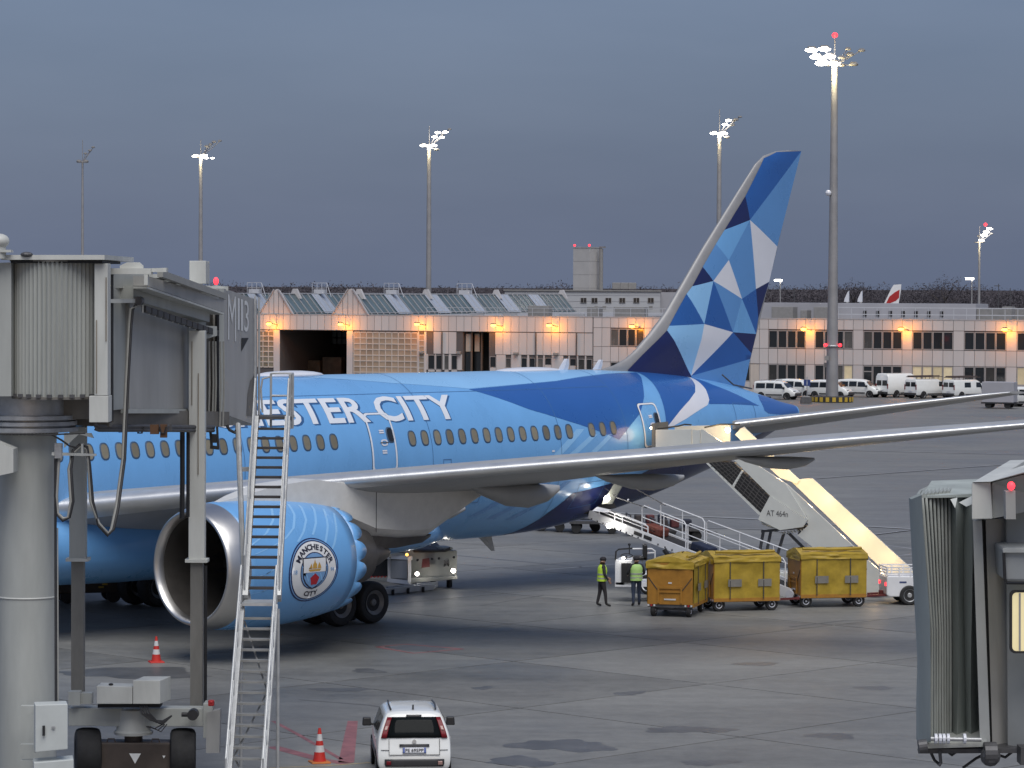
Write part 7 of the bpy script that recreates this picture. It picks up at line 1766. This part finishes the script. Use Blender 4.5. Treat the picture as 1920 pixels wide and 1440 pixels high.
dolly('low dark dolly furthest left under the aircraft belly', 1048, 993, .05); dolly('low dark dolly in the middle under the aircraft belly', 1082, 995, .02); dolly('low dark dolly next to the conveyor bumper wheel', 1114, 998, -.03)
dolly('dolly loaded with dark bags beyond the conveyor rails', 1222, 1003, .1, True); dolly('dolly with bags standing behind the upper handrail', 1268, 1012, .1, True)
# airliner parked beyond the office wing: white fin with a red band
fo = at(1668, 590, 430); fo.z = 0; pa = thing('parked_airliner', 'distant white airliner whose red banded tail fin shows above the office roof', 'airliner', fo, 0)
def fq(px, py, D=430): return at(px, py, D) - fo
def slab(name, pts, th_, m, parent=None, D=430):
    P = [fq(x, y, D) for x, y in pts]; dv = Vector((.1, th_, 0)); n = len(P)
    return MB().add([p - dv / 2 for p in P] + [p + dv / 2 for p in P], [tuple(range(n)), tuple(range(2 * n - 1, n - 1, -1))] + [(i, (i + 1) % n, n + (i + 1) % n, n + i) for i in range(n)]).build(name, m, parent or pa)
fn_ = slab('tail_fin', [(1645, 594), (1650, 585), (1655, 575), (1672, 540), (1676, 534), (1690, 533), (1689, 546), (1685, 570), (1682, 594)], .5, M_white)
slab('red_band', [(1660, 572), (1668, 556), (1678, 548), (1687, 543), (1686, 558), (1680, 564), (1670, 568)], .56, M_red, fn_)
MB().cyl(fq(1600, 603), fq(1690, 598), 1.6, .7, 20).build('fuselage', M_white, pa, smooth=50)
for x in (1588, 1613):
    w = slab('winglet', [(x - 5, 566), (x - 4, 560), (x + 2, 547), (x + 4, 545), (x + 4, 566)], .3, M_palegrey)
    MB().beam(fq(x, 566), fq(x + 4, 601), 1.2, .3).build('wing', M_acgrey, pa)
# striped object under the nose at far left
g = gnd(165, 1128); gp = thing('ground_power_unit', 'dark service unit with yellow and black stripes beneath the forward fuselage', 'service unit', (g.x, g.y, 0), .3)
MB().bb(-1.2, 1.2, -.6, .6, .35, 1.3).build('housing', mat('unit_brown', (.05, .04, .03), .6, var=.2), gp, bevel=.04)
for k in range(6): MB().box((.35 + .13 * k, -.62, .55 + .1 * k), (.18, .02, .06)).build('stripe', mat('warning_yellow', rgb(190, 160, 60), .5, var=.1), gp)
for x in (-.8, .8):
    for y in (-.5, .5): MB().cyl((x, y - .08, .25), (x, y + .08, .25), .25, n=16).build('wheel', M_rubber, gp)
# ------------------------------------------------------------------ ground crew
M_skin = mat('skin', (.36, .21, .15), .55, var=.05); M_jacket = mat('dark_jacket', (.025, .025, .03), .8, var=.25, scale=6); M_trous = mat('dark_trousers', (.03, .027, .03), .85, var=.25, scale=6)
M_jeans = mat('navy_work_trousers', (.03, .042, .075), .85, var=.25, scale=6); M_vest = mat('hi_vis_yellow', (.56, .80, .07), .6, var=.08, scale=5); M_vestdull = mat('hi_vis_green', (.40, .62, .20), .6, var=.1, scale=5)
M_reflect = mat('reflective_band', (.45, .47, .44), .35, .3, var=.05); M_cap = mat('dark_cap', (.02, .018, .022), .8, var=.2); M_boot = mat('black_boots', (.02, .02, .02), .6)
def person(label, px, py, face, arms, stride, trous, vest, H=1.74):
    g = gnd(px, py); t = thing('person', label, 'person', (g.x, g.y, 0), face)     # local +y is where the person looks
    k = H / 1.75
    J = {'pelvis': (0, 0, .95), 'waist': (0, .01, 1.1), 'chest': (0, .02, 1.30), 'neck': (0, .02, 1.47), 'headb': (0, .04, 1.56), 'headt': (0, .05, 1.68)}
    R = {'pelvis': .165, 'waist': .145, 'chest': .175, 'neck': .062, 'headb': .088, 'headt': .085}
    E_ = [('pelvis', 'waist'), ('waist', 'chest'), ('chest', 'neck'), ('neck', 'headb'), ('headb', 'headt')]
    for n_, sx in (('l', -1), ('r', 1)):
        st_ = stride * sx
        J['hip' + n_] = (sx * .1, 0, .90); J['knee' + n_] = (sx * .11, st_ * .5 + .03, .50); J['ank' + n_] = (sx * .12, st_, .10); J['toe' + n_] = (sx * .14, st_ + .17, .045)
        R['hip' + n_] = .105; R['knee' + n_] = .068; R['ank' + n_] = .05; R['toe' + n_] = .04
        E_ += [('pelvis', 'hip' + n_), ('hip' + n_, 'knee' + n_), ('knee' + n_, 'ank' + n_), ('ank' + n_, 'toe' + n_)]
        J['sho' + n_] = (sx * .19, .01, 1.41); el, wr, hd = arms[0 if sx < 0 else 1]
        J['elb' + n_], J['wri' + n_], J['han' + n_] = el, wr, hd
        R['sho' + n_] = .075; R['elb' + n_] = .05; R['wri' + n_] = .036; R['han' + n_] = .04
        E_ += [('chest', 'sho' + n_), ('sho' + n_, 'elb' + n_), ('elb' + n_, 'wri' + n_), ('wri' + n_, 'han' + n_)]
        h = Vector(hd); d = (h - Vector(wr)).normalized(); sdv = d.cross(Vector((sx, 0, .2))).normalized()
        for f in range(4):
            a = 'f%d%s' % (f, n_); off = sdv * (-.03 + .02 * f)
            J[a] = tuple(h + off + d * .045); J[a + 'b'] = tuple(h + off + d * (.085 - .008 * abs(f - 1)) + Vector((0, .012, 0))); R[a] = .012; R[a + 'b'] = .009
            E_ += [('han' + n_, a), (a, a + 'b')]
        a = 'th' + n_; J[a] = tuple(h - sdv * .05 + d * .01); R[a] = .012; E_ += [('wri' + n_, a)]
    names = list(J); me = bpy.data.meshes.new('body')
    me.from_pydata([tuple(c * k for c in J[n]) for n in names], [(names.index(a), names.index(b)) for a, b in E_], [])
    o = bpy.data.objects.new('body', me); COL.objects.link(o)
    md = o.modifiers.new('skin', 'SKIN'); 
    for i, n in enumerate(names):
        sv = me.skin_vertices[0].data[i]; r = R[n] * k
        sv.radius = (r * (1.12 if n in ('pelvis', 'waist', 'chest') else 1), r * (.72 if n in ('pelvis', 'waist', 'chest') else 1)); sv.use_root = n == 'pelvis'
    md.use_smooth_shade = True
    s2 = o.modifiers.new('sub', 'SUBSURF'); s2.levels = 2; s2.render_levels = 2
    dg = bpy.context.evaluated_depsgraph_get(); m2 = bpy.data.meshes.new_from_object(o.evaluated_get(dg)); bpy.data.objects.remove(o); m2.name = 'body'
    m2.materials.clear()
    for m in (M_skin, M_jacket, trous, M_boot): m2.materials.append(m)
    hands = [Vector(arms[0][2]) * k, Vector(arms[1][2]) * k]
    for p in m2.polygons:
        c = p.center
        if c.z > 1.49 * k: i = 0
        elif min((c - h).length for h in hands) < .1 * k: i = 0
        elif c.z < .12 * k: i = 3
        elif c.z < .93 * k and abs(c.x) < .26 * k: i = 2
        else: i = 1
        p.material_index = i; p.use_smooth = True
    b_o = bpy.data.objects.new('body', m2); COL.objects.link(b_o); b_o.parent = t
    # face
    hc = Vector((0, .05, 1.61)) * k
    f = MB(); f.ball(hc + Vector((0, .088, -.005)) * k, .014 * k, 8, 5, 0, (.8, 1, 1.5)); f.ball(hc + Vector((-.09, .0, 0)) * k, .02 * k, 8, 5, 0, (.5, 1, 1.5)); f.ball(hc + Vector((.09, .0, 0)) * k, .02 * k, 8, 5, 0, (.5, 1, 1.5)); f.build('face', M_skin, t, smooth=80)
    f = MB()
    for sx in (-1, 1): f.ball(hc + Vector((sx * .032, .077, .018)) * k, .011 * k, 8, 5)
    f.box(hc + Vector((0, .083, -.045)) * k, (.045 * k, .01, .01)); f.build('eyes_and_mouth', M_boot, t)
    c = MB(); c.ball(hc + Vector((0, -.005, .045)) * k, .112 * k, 16, 8, 0, (1, 1.05, .78)); c.build('cap', M_cap, t, smooth=80)
    # vest shell
    v = MB(); rings = []
    for z, wx, wy, y0 in ((.90, .215, .165, .0), (1.0, .215, .165, .0), (1.12, .205, .158, .01), (1.25, .22, .165, .02), (1.36, .225, .15, .015), (1.43, .19, .11, .015), (1.465, .105, .085, .015)):
        rings.append([(wx * k * cos(a), y0 + wy * k * sin(a), z * k) for a in [2 * pi * q / 20 for q in range(20)]])
    vs_ = v.loft(rings).build('vest', vest, t, smooth=60)
    for z in (1.0, 1.14):
        b = MB(); b.loft([[((.22 if z < 1.1 else .213) * k * cos(a), .005 + (.17 if z < 1.1 else .165) * k * sin(a), (z + dz) * k) for a in [2 * pi * q / 20 for q in range(20)]] for dz in (-.025, .025)], cap=False).build('reflective_band', M_reflect, vs_, smooth=60)
    return t
person('ground worker in dark cap and bright yellow vest walking beside the belt loader', 1128, 1138, radians(-75),
       (((-.26, .05, 1.16), (-.22, .24, 1.0), (-.2, .31, .96)), ((.27, .02, 1.15), (.24, .16, .95), (.23, .21, .88))), .13, M_trous, M_vest)
person('ground worker in green yellow vest and navy trousers seen from behind the leftmost cart', 1193, 1137, radians(8),
       (((-.30, .05, 1.16), (-.26, .25, 1.08), (-.24, .33, 1.08)), ((.29, .05, 1.15), (.24, .25, 1.08), (.22, .33, 1.08))), .10, M_jeans, M_vestdull)
